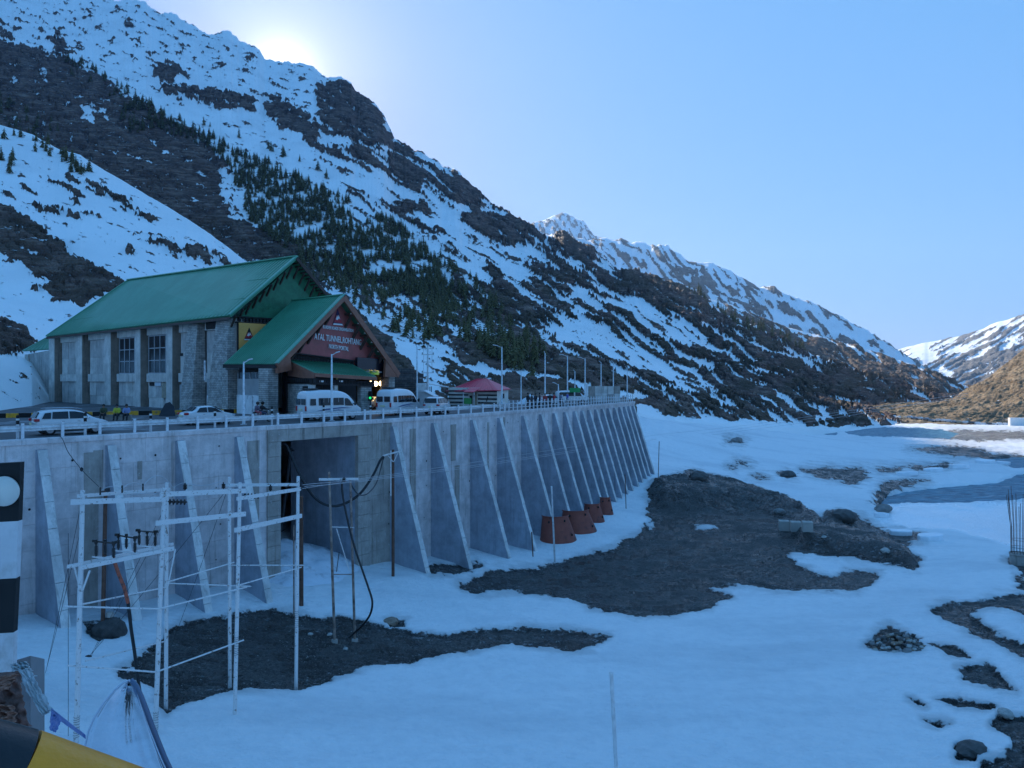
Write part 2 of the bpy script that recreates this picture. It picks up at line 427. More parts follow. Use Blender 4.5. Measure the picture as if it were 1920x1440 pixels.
               [(850, 500), (880, 505), (870, 560), (850, 550)], [(80, 75), (110, 72), (140, 102), (110, 104)], [(-10, 40), (10, 50), (34, 74), (0, 70)]): put(pl, .80, 5)
    # snow lying within the brown belt
    for pl in ([(400, 308), (425, 322), (450, 385), (458, 415), (432, 400), (410, 350)], [(130, 196), (200, 210), (230, 222), (180, 222)], [(150, 208), (178, 216), (172, 240), (150, 232)]): put(pl, .25, 5)
    deg = 24
    n1 = aniso(px, py, 16, 26, 7.5, 1); n2 = aniso(px, py, 30, 80, 10, 2, warp=1.1)
    w = sstep(560, 760, px + py * .45 - 60)
    n = n1 * (1 - w) + n2 * w
    n = n + .34 * fbm(px / 6, py / 4, 3, 5)
    rock = b - uniformize(n)
    veg = sstep(.3, .7, uniformize(fbm(px / 55, py / 22, 4, 8))) * sstep(-.5, .9, (py - 420) / 220) 
    return rock, veg
main_mt, MV, Mpx, Mpy = layer('mountain', -700, 1850, 2, [BASE, MID, RIDGE], [130, 210], 1.0, main_snow, M_main, back=260, drop=.55, seed=1, edge=12)

def spur_snow(px, py):
    b = np.full(px.shape, .025)
    jx = px + 14 * fbm(px / 50, py / 50, 3, 81); jy = py + 10 * fbm(px / 40, py / 40, 3, 82)
    def put(poly, val, soft=8):
        nonlocal b
        w = sstep(-soft, soft, poly_sd(jx, jy, poly)); b = b * (1 - w) + val * w
    put([(-500, 300), (0, 388), (60, 420), (110, 455), (150, 490), (210, 515), (245, 528), (175, 566), (110, 545), (60, 515), (0, 478), (-500, 420)], .93)
    put([(-500, 560), (0, 604), (40, 618), (68, 640), (60, 660), (0, 668), (-500, 660)], .95)
    put([(60, 545), (110, 530), (175, 565), (160, 575), (100, 562)], .9, 4)
    for pl in ([(110, 322), (160, 340), (250, 380), (262, 396), (200, 374), (130, 345)], [(0, 355), (45, 352), (70, 366), (20, 372)], [(40, 388), (130, 396), (190, 412), (150, 412), (60, 400)],
               [(250, 440), (320, 452), (400, 478), (440, 502), (380, 500), (300, 468)], [(210, 455), (262, 478), (240, 484)], [(170, 344), (240, 380), (290, 420), (250, 405), (190, 372)],
               [(90, 335), (150, 372), (150, 385), (100, 352)]): put(pl, .66, 8)
    n = aniso(px, py, 22, 36, 9, 21) + .25 * fbm(px / 7, py / 5, 3, 25)
    rock = b - uniformize(n)
    veg = np.full(px.shape, .5) * sstep(.4, .7, uniformize(fbm(px / 40, py / 20, 3, 28)))
    return rock, veg
SP_R = [(-600, 120, 430), (-200, 190, 430), (0, 234, 420), (60, 252, 410), (110, 280, 400), (150, 291, 390), (200, 322, 380), (240, 345, 370), (300, 380, 350), (350, 410, 335), (395, 440, 320), (430, 466, 305), (470, 498, 290), (540, 556, 260), (640, 650, 220), (720, 735, 190)]
SP_M = [(-600, 480, 190), (-200, 520, 200), (0, 560, 200), (120, 580, 200), (240, 600, 190), (400, 640, 180), (540, 680, 170), (640, 710, 165), (720, 745, 160)]
SP_B = [(-600, 800, 60), (-200, 790, 66), (-30, 775, 80), (60, 768, 100), (105, 760, 124), (240, 756, 128), (400, 756, 130), (540, 756, 130), (640, 758, 135), (720, 760, 140)]
spur, DV, Dpx, Dpy = layer('snow_slope', -600, 716, 2, [SP_B, SP_M, SP_R], [90, 100], .35, spur_snow, M_main, back=60, drop=.9, seed=4, edge=2)

def rng_snow(px, py):
    b = np.full(px.shape, .34)
    w = sstep(0, 60, py - np.interp(px, [1100, 1330, 1480, 1640, 1800], [520, 540, 590, 650, 735])); b = b + .35 * w
    w = sstep(-10, 10, poly_sd(px, py, [(1480, 560), (1560, 590), (1640, 640), (1720, 690), (1640, 665), (1540, 610)])); b = b * (1 - w) + .1 * w
    w = sstep(-8, 8, poly_sd(px, py, [(1230, 470), (1290, 500), (1400, 560), (1330, 560), (1270, 520)])); b = b * (1 - w) + .75 * w
    n = aniso(px, py, 45, 40, 10, 31, warp=1.2)
    return b - uniformize(n), px * 0
layer('far_ridge', 940, 1900, 2.5, [[(940, 700, 1700), (1300, 735, 1700), (1500, 760, 1600), (1900, 790, 1300)],
      [(940, 455, 3000), (980, 440, 3000), (1060, 446, 3000), (1112, 449, 3000), (1165, 449, 3000), (1200, 455, 3000), (1232, 462, 2900), (1252, 460, 2900), (1268, 472, 2850), (1290, 490, 2800), (1335, 494, 2800), (1390, 520, 2700), (1420, 540, 2700), (1445, 536, 2650), (1480, 552, 2600), (1520, 568, 2550), (1570, 590, 2500), (1620, 618, 2400), (1660, 640, 2300), (1700, 668, 2250), (1740, 692, 2150), (1800, 728, 2000), (1850, 750, 1900), (1900, 765, 1850)]],
      [150], 1.6, rng_snow, M_far, back=400, drop=.5, seed=7, edge=9)
def rng2_snow(px, py):
    n = aniso(px, py, 32, 60, 9, 41)
    w = sstep(-5, 25, py - np.interp(px, [1370, 1480, 1575, 1671, 1743, 1829], [573, 619, 643, 671, 695, 729]))
    return .35 + .5 * w - uniformize(n), px * 0 + .6
layer('middle_ridge', 1250, 1900, 2.5, [[(1250, 700, 1100), (1500, 740, 1000), (1700, 770, 900), (1900, 790, 850)],
      [(1250, 560, 1500), (1330, 562, 1500), (1374, 573, 1480), (1431, 598, 1450), (1479, 615, 1420), (1530, 628, 1400), (1575, 641, 1380), (1625, 655, 1340), (1671, 671, 1300), (1710, 684, 1250), (1743, 697, 1200), (1829, 731, 1150), (1860, 750, 1120), (1900, 760, 1100)]],
      [100], 1.0, rng2_snow, M_main, back=200, drop=.5, seed=8, edge=4)
def peak_snow(px, py):
    return .30 - uniformize(aniso(px, py, 50, 14, 6, 51)), px * 0
layer('snow_peak', 930, 1180, 2, [[(930, 520, 4400), (1180, 520, 4400)],
      [(930, 470, 5600), (970, 434, 5600), (1000, 420, 5600), (1020, 412, 5600), (1040, 404, 5600), (1056, 399, 5600), (1066, 402, 5600), (1080, 410, 5600), (1094, 414, 5600), (1104, 428, 5600), (1114, 442, 5600), (1140, 452, 5600), (1180, 470, 5600)]],
      [60], 4, peak_snow, M_far, back=600, drop=.6, seed=9, edge=5)
def right_snow(px, py):
    b = .34 + .5 * sstep(0, 90, py - np.interp(px, [1690, 1760, 1920, 2300], [655, 650, 590, 470]))
    b = b - .35 * sstep(0, 60, px - 1650 - (py - 640) * 1.1) * (1 - sstep(0, 40, px - 1700 - (py - 640) * 1.1))
    return b - uniformize(aniso(px, py, -28, 70, 6, 61)), px * 0
layer('right_mountain', 1640, 2700, 3, [[(1640, 700, 2300), (1750, 760, 2000), (1920, 760, 1900), (2700, 760, 1500)],
      [(1640, 684, 4200), (1690, 662, 4200), (1704, 650, 4200), (1760, 638, 4100), (1800, 630, 4000), (1840, 618, 3900), (1870, 604, 3800), (1920, 590, 3700), (2050, 545, 3500), (2300, 450, 3200), (2700, 330, 2800)]],
      [90], 1.6, right_snow, M_far, back=400, drop=.4, seed=12, edge=3)
layer('distant_snow_ridge', 1600, 1800, 2, [[(1600, 720, 5000), (1800, 720, 5000)], [(1600, 690, 7000), (1660, 664, 7000), (1690, 654, 7000), (1720, 646, 7000), (1760, 652, 7000), (1800, 660, 7000)]],
      [30], 3, lambda px, py: (.15 - uniformize(aniso(px, py, 20, 14, 6, 51)), px * 0), M_far, back=600, drop=.3, seed=13, edge=2)
def brown_fn(px, py):
    return np.full(px.shape, .6), .35 * sstep(.45, .8, uniformize(aniso(px, py, -45, 60, 12, 71)))
brown, EV, Epx, Epy = layer('brown_hill', 1560, 2700, 3, [[(1560, 790, 470), (1600, 793, 440), (1700, 806, 400), (1850, 812, 380), (2100, 815, 360), (2700, 850, 260)],
      [(1560, 784, 520), (1590, 780, 520), (1640, 786, 480), (1700, 793, 450), (1780, 800, 425), (1850, 803, 410), (2100, 804, 385), (2700, 830, 280)],
      [(1560, 783.5, 535), (1590, 779, 535), (1640, 783.5, 495), (1700, 789, 465), (1780, 797, 440), (1850, 800, 424), (2100, 801, 396), (2700, 827, 290)],
      [(1560, 782, 560), (1600, 777, 560), (1640, 768, 545), (1700, 765, 540), (1740, 762, 540), (1790, 748, 550), (1830, 725, 560), (1860, 706, 570), (1890, 682, 580), (1920, 655, 590), (2000, 600, 600), (2200, 500, 600), (2700, 380, 600)]],
      [10, 4, 110], .45, brown_fn, M_brown, back=80, drop=.5, seed=14, edge=3)

# ---------------------------------------------------------------- valley floor
def zwater(Y): return -15.3 - np.clip(Y - 130, 0, 700) * .0215
gp = [  # px, py, Z
    (130, 1190, -10.8), (400, 1150, -11.9), (265, 1168, -11.4), (-200, 1260, -10.2), (-700, 1500, -10), (800, 1080, -13.3), (960, 1055, -14.5), (1015, 1037, -14.8), (1065, 1008, -14.2), (1112, 965, -13), (1160, 946, -13), (1246, 892, -11.3), (640, 1060, -12.2),
    (440, 1350, -11.6), (290, 1405, -11.3), (555, 1295, -12), (300, 1600, -11.3), (960, 1440, -12), (1500, 1440, -12.2), (1920, 1440, -12), (960, 1900, -11.5), (1700, 1900, -11), (400, 1900, -11), (2500, 1440, -11), (2500, 1100, -12.5),
    (500, 1190, -12.3), (700, 1170, -12.9), (700, 1235, -12.7), (960, 1180, -13.1), (1200, 1190, -13.2), (1100, 1120, -14.1), (1300, 1080, -14.3), (1450, 1040, -14.0), (1250, 1000, -14.2), (1600, 1080, -14.0), (1400, 960, -13.6), (1500, 990, -13.2), (1690, 1060, -14.0), (1900, 1100, -13.2), (1700, 1250, -12.9), (1400, 1300, -12.7), (1920, 1250, -12.2),
    (1780, 980, -15.0), (1650, 990, -14.9), (1900, 1010, -15.0), (1700, 945, -15.1), (1620, 930, -13.9), (1560, 900, -13.6), (1500, 870, -13.2), (1400, 900, -12.8),
    (1300, 862, -11.2), (1240, 830, -8.6), (1215, 800, -6.4), (1206, 784, -4.9), (1000, 775, -3.5), (800, 775, -3.0), (1300, 795, -8.0), (1440, 806, -10.8), (1400, 840, -11.4), (1560, 828, -13.0), (1650, 850, -14.2), (1780, 868, -14.8), (1880, 872, -15.2), (1700, 880, -14.6)]
GX, GZ = [], []
for px, py, z in gp:
    p = atz(px, py, z); GX.append((p.x, p.y)); GZ.append(z)
for X, Y, z in ((120, 260, -17.5), (220, 300, -18), (60, 330, -19.5), (150, 420, -22), (250, 480, -23), (100, 600, -26), (-10, 230, -6), (40, 240, -11), (-60, 200, 0), (-100, 120, -2), (-100, 40, -8), (220, 150, -14), (300, 60, -10), (150, 20, -8), (-60, 5, -8), (0, 2, -9), (60, 2, -9), (-50, 70, -6), (-40, 110, -8), (-15, 90, -12), (10, 125, -9), (-10, 150, -6)):
    GX.append((X, Y)); GZ.append(z)
GX = np.array(GX); GZ = np.array(GZ)
def _k(d): return np.sqrt(d * d + 16.0)
_w = np.linalg.solve(np.block([[_k(np.linalg.norm(GX[:, None] - GX[None], axis=2)) - np.eye(len(GX)) * .8, np.ones((len(GX), 1))], [np.ones((1, len(GX))), np.zeros((1, 1))]]), np.append(GZ, 0))
def base_ground(X, Y):
    sh = X.shape; X = X.ravel(); Y = Y.ravel(); o = np.full(X.shape, _w[-1])
    for i in range(len(GX)): o += _w[i] * _k(np.hypot(X - GX[i, 0], Y - GX[i, 1]))
    return o.reshape(sh)
# photo-located outlines of bare ground, gravel, open water and ice
MUD = [[(222, 1262), (248, 1246), (290, 1215), (320, 1185), (360, 1168), (400, 1160), (450, 1152), (490, 1145), (530, 1148), (600, 1160), (640, 1156), (690, 1168), (730, 1176), (790, 1190), (850, 1196), (900, 1186), (970, 1182), (1060, 1186), (1140, 1198), (1110, 1222), (1060, 1226), (960, 1212), (870, 1226), (780, 1244), (680, 1258), (600, 1285), (560, 1304), (470, 1302), (400, 1310), (340, 1326), (310, 1345), (296, 1330), (290, 1300), (260, 1285), (225, 1280)],
       [(862, 1098), (930, 1072), (1000, 1068), (1080, 1052), (1150, 1030), (1200, 1000), (1216, 975), (1212, 925), (1222, 916), (1270, 910), (1300, 905), (1360, 915), (1420, 930), (1500, 955), (1540, 975), (1560, 962), (1600, 965), (1640, 990), (1680, 1010), (1722, 1050), (1724, 1072), (1690, 1062), (1600, 1044), (1480, 1040), (1490, 1060), (1530, 1080), (1560, 1088), (1590, 1070), (1640, 1074), (1645, 1090), (1610, 1108), (1540, 1112), (1440, 1104), (1370, 1098), (1340, 1104), (1372, 1122), (1340, 1138), (1260, 1156), (1200, 1160), (1110, 1146), (1050, 1122), (960, 1110), (880, 1112)],
       [(1742, 1148), (1770, 1138), (1830, 1134), (1880, 1120), (1935, 1116), (1990, 1150), (1935, 1170), (1890, 1148), (1850, 1144), (1822, 1152), (1850, 1182), (1900, 1205), (1990, 1250), (1920, 1242), (1870, 1212), (1820, 1186), (1780, 1168)],
       [(1888, 1052), (1935, 1046), (1990, 1080), (1935, 1094)], [(1905, 1082), (1960, 1090), (1960, 1120), (1910, 1104)],
       [(1742, 1214), (1790, 1220), (1822, 1242), (1780, 1234)], [(1800, 1262), (1850, 1254), (1880, 1272), (1908, 1306), (1850, 1292), (1810, 1284)], [(1756, 1314), (1800, 1318), (1862, 1336), (1846, 1342), (1790, 1330)],
       [(1708, 1316), (1724, 1318), (1732, 1328), (1718, 1326)], [(1728, 1356), (1760, 1358), (1784, 1364), (1756, 1370)], [(1870, 1352), (1920, 1346), (2050, 1380), (2050, 1500), (1830, 1500), (1840, 1432), (1886, 1420), (1900, 1390), (1860, 1370)],
       [(1620, 1212), (1640, 1196), (1668, 1178), (1700, 1186), (1734, 1212), (1722, 1226), (1660, 1224)], [(1790, 1404), (1812, 1398), (1842, 1410), (1830, 1428), (1800, 1430)],
       [(1500, 882), (1560, 878), (1618, 880), (1630, 896), (1600, 910), (1572, 902), (1540, 896)], [(1638, 878), (1700, 876), (1690, 884), (1650, 886)], [(1700, 872), (1740, 874), (1790, 868), (1780, 876), (1720, 882)], [(1458, 888), (1475, 884), (1490, 898), (1474, 900)],
       [(1240, 900), (1262, 896), (1300, 888), (1330, 898), (1290, 905)], [(1290, 892), (1312, 886), (1330, 900), (1300, 902)],
       [(1640, 925), (1658, 905), (1700, 900), (1740, 900), (1720, 906), (1668, 918), (1650, 950), (1640, 945)], [(1640, 1000), (1690, 1000), (1740, 1012), (1700, 1022), (1650, 1014)],
       [(1362, 824), (1396, 826), (1392, 832), (1364, 830)], [(1376, 864), (1408, 872), (1396, 874)], [(1364, 876), (1386, 878), (1376, 882)], [(1408, 890), (1440, 898), (1420, 900)],
       [(790, 1066), (850, 1062), (900, 1060), (884, 1076), (810, 1082)], [(728, 1164), (762, 1164), (756, 1176), (730, 1174)], [(160, 1172), (220, 1168), (225, 1198), (190, 1206), (160, 1196)],
       [(1720, 812), (1800, 807), (1990, 811), (2300, 818), (2300, 828), (1900, 824), (1850, 828), (1760, 824)],
       [(1700, 842), (1800, 836), (1860, 846), (1990, 852), (1990, 872), (1860, 860), (1790, 856)]]
ISLE = [[(1484, 1044), (1560, 1048), (1560, 1056), (1500, 1066), (1530, 1084), (1580, 1070), (1600, 1062), (1570, 1046), (1700, 1066), (1700, 1100), (1640, 1066), (1480, 1036)], [(1296, 984), (1330, 986), (1350, 994), (1320, 996)], [(1210, 984), (1225, 980), (1240, 990), (1225, 994)],
        [(240, 1272), (280, 1255), (262, 1262), (250, 1250), (235, 1262)]]
ICE = [[(1640, 940), (1700, 944), (1800, 946), (2100, 940), (2100, 1040), (1920, 1032), (1800, 1000), (1700, 992), (1650, 980)]]
WATER = [[(1646, 940), (1664, 920), (1712, 912), (1800, 906), (1870, 900), (1905, 884), (1960, 870), (2300, 860), (2300, 936), (1920, 936), (1800, 944), (1700, 942)],
         [(1580, 812), (1640, 803), (1716, 802), (1770, 806), (1800, 812), (1780, 822), (1700, 820), (1620, 819)],
         [(1850, 850), (1920, 848), (2300, 846), (2300, 864), (1900, 874), (1880, 862)]]
def ground_fields(px, py, X, Y):
    jx = px + 26 * fbm(X / 3.2, Y / 3.2, 6, 61, gain=.68); jy = py + 12 * fbm(X / 2.6, Y / 2.6, 6, 62, gain=.68)
    mud = np.full(px.shape, -99.)
    for p in MUD: mud = np.maximum(mud, poly_sd(jx, jy * 1.0, p))
    for p in ISLE: mud = np.minimum(mud, -poly_sd(jx, jy, p))
    wat = np.full(px.shape, -99.)
    jy2 = py + 3 * fbm(X / 4, Y / 4, 4, 63)
    for p in WATER: wat = np.maximum(wat, poly_sd(px, jy2, p))
    ice = np.full(px.shape, -99.)
    for p in ICE: ice = np.maximum(ice, poly_sd(jx, jy, p))
    return mud, wat, ice
def ground_z(px, py, X, Y, mud, wat):
    Z = base_ground(X, Y)
    Z = Z + .35 * fbm(X / 14, Y / 14, 3, 71) * sstep(20, 60, Y) + .14 * fbm(X / 4, Y / 4, 3, 72)
    mm = sstep(-2.2, 2.2, mud); rough = fbm(X / 1.3, Y / 1.3, 5, 73, gain=.62)
    Z = Z + (1 - mm) * .20 + mm * (rough * .16 + .12 * fbm(X / .4, Y / .4, 3, 74))
    # gravel bank with a steep near face
    bank = poly_sd(px, py, [(1222, 912), (1250, 905), (1300, 895), (1362, 906), (1400, 920), (1480, 945), (1530, 975), (1500, 962), (1420, 950), (1330, 948), (1245, 948)])
    Z = Z + 1.7 * sstep(-14, 12, bank + 5 * fbm(X / 2, Y / 2, 4, 75)) * (1 + .25 * fbm(X / 1.5, Y / 1.5, 4, 77))
    b2 = poly_sd(px, py, [(1500, 1000), (1560, 990), (1640, 1010), (1700, 1040), (1712, 1056), (1640, 1040), (1560, 1024), (1500, 1016)])
    Z = Z + 1.1 * sstep(-12, 8, b2)
    b3 = poly_sd(px, py, [(1545, 966), (1570, 962), (1605, 970), (1610, 982), (1550, 982)])
    Z = Z + .9 * sstep(-6, 5, b3)
    ww = sstep(-3, 5, wat)
    Z = Z * (1 - ww) + (zwater(Y) - 1.0) * ww
    shore = sstep(-16, -2, wat) * (1 - ww)
    Z = Z * (1 - shore * .8) + (zwater(Y) + .35 + .5 * np.clip(fbm(X / 3, Y / 3, 4, 76), -.3, 1)) * shore * .8
    return Z
pxs = np.arange(-700, 2500.1, 3.4)
pys = np.concatenate([np.arange(747, 790, 1.3), np.arange(790, 960, 1.5), np.arange(960, 1440, 2.6), np.linspace(1440, 3200, 60)])
def make_ground():
    px = np.repeat(pxs[:, None], len(pys), 1); py = np.repeat(pys[None, :], len(pxs), 0)
    # find where each ray meets the ground surface (world-space heightfield sampled along azimuths)
    Y = (CZ + 13) * FPX / (py - HY)
    for _ in range(4):
        X = (px - 960) / FPX * Y
        Zb = np.clip(base_ground(X, Y), -28, CZ - 5)
        Y = .5 * Y + .5 * (CZ - Zb) * FPX / (py - HY)
    Y = np.minimum.accumulate(Y, axis=1); Y = Y - np.arange(Y.shape[1])[None, :] * 1e-4
    X = (px - 960) / FPX * Y
    Zs = base_ground(X, Y)
    pyr = HY + (CZ - Zs) * FPX / Y
    mud, wat, ice = ground_fields(px, pyr, X, Y)
    Z = ground_z(px, pyr, X, Y, mud, wat)
    V = np.stack([X, Y, Z], 2)
    return V, mud, wat, ice
GV, Gmud, Gwat, Gice = make_ground()
t = NT('valley floor snow, mud and gravel'); P = t.geo()
mud_a = t.attr('mud'); ice_a = t.attr('ice')
nf = t.noise(P, 3.0, 6, .6); nc = t.noise(P, .35, 5, .6); ng = t.noise(P, 14, 3, .6)
m = t.smooth(t.math('ADD', mud_a, t.math('MULTIPLY', t.math('SUBTRACT', t.noise(P, 1.6, 9, .74), .5), 17)), -1.0, .8)
wet = t.smooth(nc, .38, .56)
vor = t.n('ShaderNodeTexVoronoi'); vor.inputs['Scale'].default_value = 3.2; t.l(P, vor.inputs['Vector']); vd = vor.outputs['Distance']
vor2 = t.n('ShaderNodeTexVoronoi'); vor2.inputs['Scale'].default_value = 9.0; t.l(P, vor2.inputs['Vector'])
grav = t.ramp(t.noise(P, 6, 8, .8), [(.3, (.06, .054, .05)), (.48, (.16, .145, .13)), (.6, (.27, .25, .225)), (.72, (.42, .40, .36))])
grav = t.mix(t.math('MULTIPLY', t.smooth(vor2.outputs['Distance'], .25, .75), .7), grav, (.03, .027, .025))
mudc = t.mix(t.smooth(nf, .3, .7), (.020, .017, .015), (.060, .050, .042))
big = t.smooth(t.noise(P, .14, 5, .65), .42, .58)
mc = t.mix(t.math('MULTIPLY', t.math('MAXIMUM', wet, t.math('MULTIPLY', big, .55)), .74), grav, mudc)
mc = t.mix(t.math('MULTIPLY', t.smooth(t.noise(t.mapping(P, (.25, .7, .5), (0, 0, R(25))), 1, 6, .7), .58, .68), .55), mc, (.26, .245, .225))
rim = t.smooth(mud_a, 9, 0); mc = t.mix(t.math('MULTIPLY', rim, .6), mc, (.022, .02, .018))
thin = t.math('MULTIPLY', t.smooth(t.noise(P, 2.2, 7, .78), .575, .63), t.smooth(mud_a, 42, 4)); mc = t.mix(t.math('MULTIPLY', thin, .75), mc, (.55, .55, .56))
dirtband = t.smooth(t.math('ADD', mud_a, t.math('MULTIPLY', t.math('SUBTRACT', nc, .5), 34)), -15, 2)
dust = t.smooth(t.noise(t.mapping(P, (.05, .14, .1), (0, 0, R(20))), 1, 7, .66), .45, .70)
speck = t.smooth(t.noise(P, 3.4, 7, .85), .665, .70)
sn = t.mix(t.math('MULTIPLY', dust, .42), (.90, .89, .88), (.56, .57, .59))
sn = t.mix(t.math('MULTIPLY', t.smooth(t.noise(P, 1.1, 8, .8), .42, .66), .20), sn, (.50, .52, .56))  # mottled colour stands in for shading in shallow snow hollows
sn = t.mix(t.math('MULTIPLY', dirtband, .55), sn, (.36, .35, .34))
sn = t.mix(t.math('MULTIPLY', speck, t.math('ADD', .35, t.math('MULTIPLY', dirtband, .5))), sn, (.08, .07, .065))
sn = t.mix(ice_a, sn, (.97, .98, .99))
t.set(base=t.mix(m, sn, mc))
rg = t.mix(m, t.mix(ice_a, (.75,) * 3, (.22,) * 3), t.mix(wet, (.85,) * 3, (.16,) * 3)); t.l(rg, t.p.inputs['Roughness'])
cups = t.noise(t.mapping(P, (1.0, 1.7, 1), (0, 0, R(15))), 1.6, 6, .62)
hh = t.math('ADD', t.math('MULTIPLY', t.math('ADD', t.math('ADD', nf, ng), t.math('MULTIPLY', vd, -1.2)), m), t.math('MULTIPLY', t.math('ADD', cups, t.math('MULTIPLY', nf, .5)), .75))
t.bump(hh, 1.0, .30)
M_ground = t.m
def gnd_mesh():
    V = GV.reshape(-1, 3)
    return grid_mesh('valley_floor', V, len(pxs), len(pys), {'mud': Gmud, 'ice': sstep(-3, 3, Gice)})
valley = tag(link('valley_floor', gnd_mesh(), M_ground), kind='structure')
from mathutils.bvhtree import BVHTree
from mathutils.interpolate import poly_3d_calc
_sub = GV[::3, ::2]
_nu, _nv = _sub.shape[:2]
_q = [(i * _nv + j, (i + 1) * _nv + j, (i + 1) * _nv + j + 1, i * _nv + j + 1) for i in range(_nu - 1) for j in range(_nv - 1)]
_bvh = BVHTree.FromPolygons(_sub.reshape(-1, 3).tolist(), _q)
def gz(x, y):
    h = _bvh.ray_cast(Vector((x, y, 60)), Vector((0, 0, -1)))
    return h[0].z if h[0] is not None else -12.0
def hit(px, py):
    """where the sight line through a photo point meets the valley floor"""
    d = at(px, py, 1) - Vector((0, 0, CZ)); h = _bvh.ray_cast(Vector((0, 0, CZ)), d.normalized())
    return h[0] if h[0] is not None else atz(px, py, -12.5)

# river
def make_river():
    pxr = np.arange(1500, 2700, 8.); Yr = np.concatenate([np.linspace(90, 200, 60), np.linspace(204, 640, 60)])
    Y = np.repeat(Yr[None, :], len(pxr), 0); X = (np.repeat(pxr[:, None], len(Yr), 1) - 960) / FPX * Y
    Z = zwater(Y) + .12 * fbm(X / 3, Y / 1.6, 4, 95) * sstep(.2, .6, uniformize(fbm(X / 18, Y / 12, 2, 96)))
    return grid_mesh('river', np.stack([X, Y, Z], 2).reshape(-1, 3), len(pxr), len(Yr))
t = NT('river water'); P = t.geo()
w1 = t.noise(t.mapping(P, (.35, 1.0, 1)), 1.1, 7, .65); foam = t.smooth(t.noise(t.mapping(P, (.16, .7, 1)), 1.5, 7, .78), .55, .64)
t.set(base=t.mix(t.math('MULTIPLY', foam, .75), t.mix(t.smooth(w1, .35, .62), (.02, .10, .15), (.12, .32, .42)), (.66, .72, .74)), rough=.40, ior=1.33, spec=.16)
t.bump(w1, 1.0, .8)
tag(link('river', make_river(), t.m), kind='structure')
# ---------------------------------------------------------------- deck and ribbed retaining wall
CT = [(-52, 14), (-40, 30.1), (-28.1, 46), (-20.3, 56.0), (-10.7, 68.7), (-4.1, 79), (3.0, 91), (11, 105.5), (19.2, 121)]
def _cat(p, n=60):
    p = [np.array(q, float) for q in p]; p = [2 * p[0] - p[1]] + p + [2 * p[-1] - p[-2]]; o = []
    for i in range(1, len(p) - 2):
        for k in range(n):
            t_ = k / n; a, b, c, d = p[i - 1:i + 3]
            o.append(.5 * ((2 * b) + (-a + c) * t_ + (2 * a - 5 * b + 4 * c - d) * t_ ** 2 + (-a + 3 * b - 3 * c + d) * t_ ** 3))
    o.append(p[-2]); return np.array(o)
_cv = _cat(CT); _cs = np.concatenate([[0], np.cumsum(np.linalg.norm(np.diff(_cv, axis=0), axis=1))]); CL = _cs[-1]
def wc(s):
    x, y = np.interp(s, _cs, _cv[:, 0]), np.interp(s, _cs, _cv[:, 1])
    e = .6; x1, y1 = np.interp(s - e, _cs, _cv[:, 0]), np.interp(s - e, _cs, _cv[:, 1]); x2, y2 = np.interp(s + e, _cs, _cv[:, 0]), np.interp(s + e, _cs, _cv[:, 1])
    tx, ty = x2 - x1, y2 - y1; l = math.hypot(tx, ty); tx /= l; ty /= l
    return Vector((x, y, 0)), Vector((tx, ty, 0)), Vector((ty, -tx, 0))     # point, tangent, outward normal
_pxs = 960 + FPX * _cv[:, 0] / _cv[:, 1]
def s_of_px(px): return float(np.interp(px, _pxs, _cs))

def concrete(name, base, stain=(.10, .09, .085), white=.25, scale=.35, paint=None):
    t = NT(name); P = t.coord(); W = t.geo()
    n1 = t.noise(W, .8, 7, .7); st = t.noise(t.mapping(W, (2.2, 2.2, .13)), .9, 7, .75); fl = t.noise(W, 2.4, 8, .8); n3 = t.noise(W, .18, 4, .6)
    c = t.mix(t.smooth(n1, .3, .7), tuple(x * .74 for x in base), tuple(min(1, x * 1.14) for x in base))
    c = t.mix(t.math('MULTIPLY', t.smooth(n3, .45, .65), .3), c, tuple(x * .6 for x in base))
    c = t.mix(t.math('MULTIPLY', t.smooth(st, .52, .68), .8), c, stain)
    c = t.mix(t.math('MULTIPLY', t.smooth(st, .44, .33), .45), c, tuple(min(1, x * 1.35) for x in base))
    c = t.mix(t.math('MULTIPLY', t.smooth(fl, .60, .66), white * 1.8), c, (.72, .72, .72))
    t.set(base=c, rough=.85, spec=.25)
    t.bump(t.math('ADD', n1, t.noise(W, 9, 5, .6)), .5, .05)
    return t.m
M_wall = concrete('painted grey retaining concrete', (.74, .65, .63), (.36, .30, .27), .22)
M_oldc = concrete('weathered raw concrete', (.42, .37, .33), (.14, .12, .10), .35)
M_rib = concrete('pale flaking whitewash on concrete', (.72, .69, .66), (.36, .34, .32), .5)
M_ribshade = concrete('concrete toned blue for shade', (.38, .41, .47), (.26, .27, .30), .1)  # darker blue colour carries the cool shade of rib flanks and culvert
wall_root = empty('retaining_wall', wc(s_of_px(400))[0], 0, 'long curving grey concrete retaining wall with sloping ribs that carries the road', 'wall')
wall_root.location = (0, 0, 0)
rib_px = [75, 205, 335, 445, 735, 811, 884, 934, 979, 1012, 1037, 1057, 1075, 1089, 1102, 1115, 1127, 1138, 1150, 1160, 1169, 1177, 1185]
rib_s = [s_of_px(p) for p in rib_px]
d0 = rib_s[1] - rib_s[0]
rib_s = [rib_s[0] - d0 * k for k in (9, 8, 7, 6, 5, 4, 3, 2, 1) if rib_s[0] - d0 * k > 2] + rib_s
sOL, sOR = s_of_px(525), s_of_px(670)
edges = sorted([1.0] + rib_s + [s_of_px(500), sOL, sOR, s_of_px(692), CL - .05])
rnd = random.Random(11)
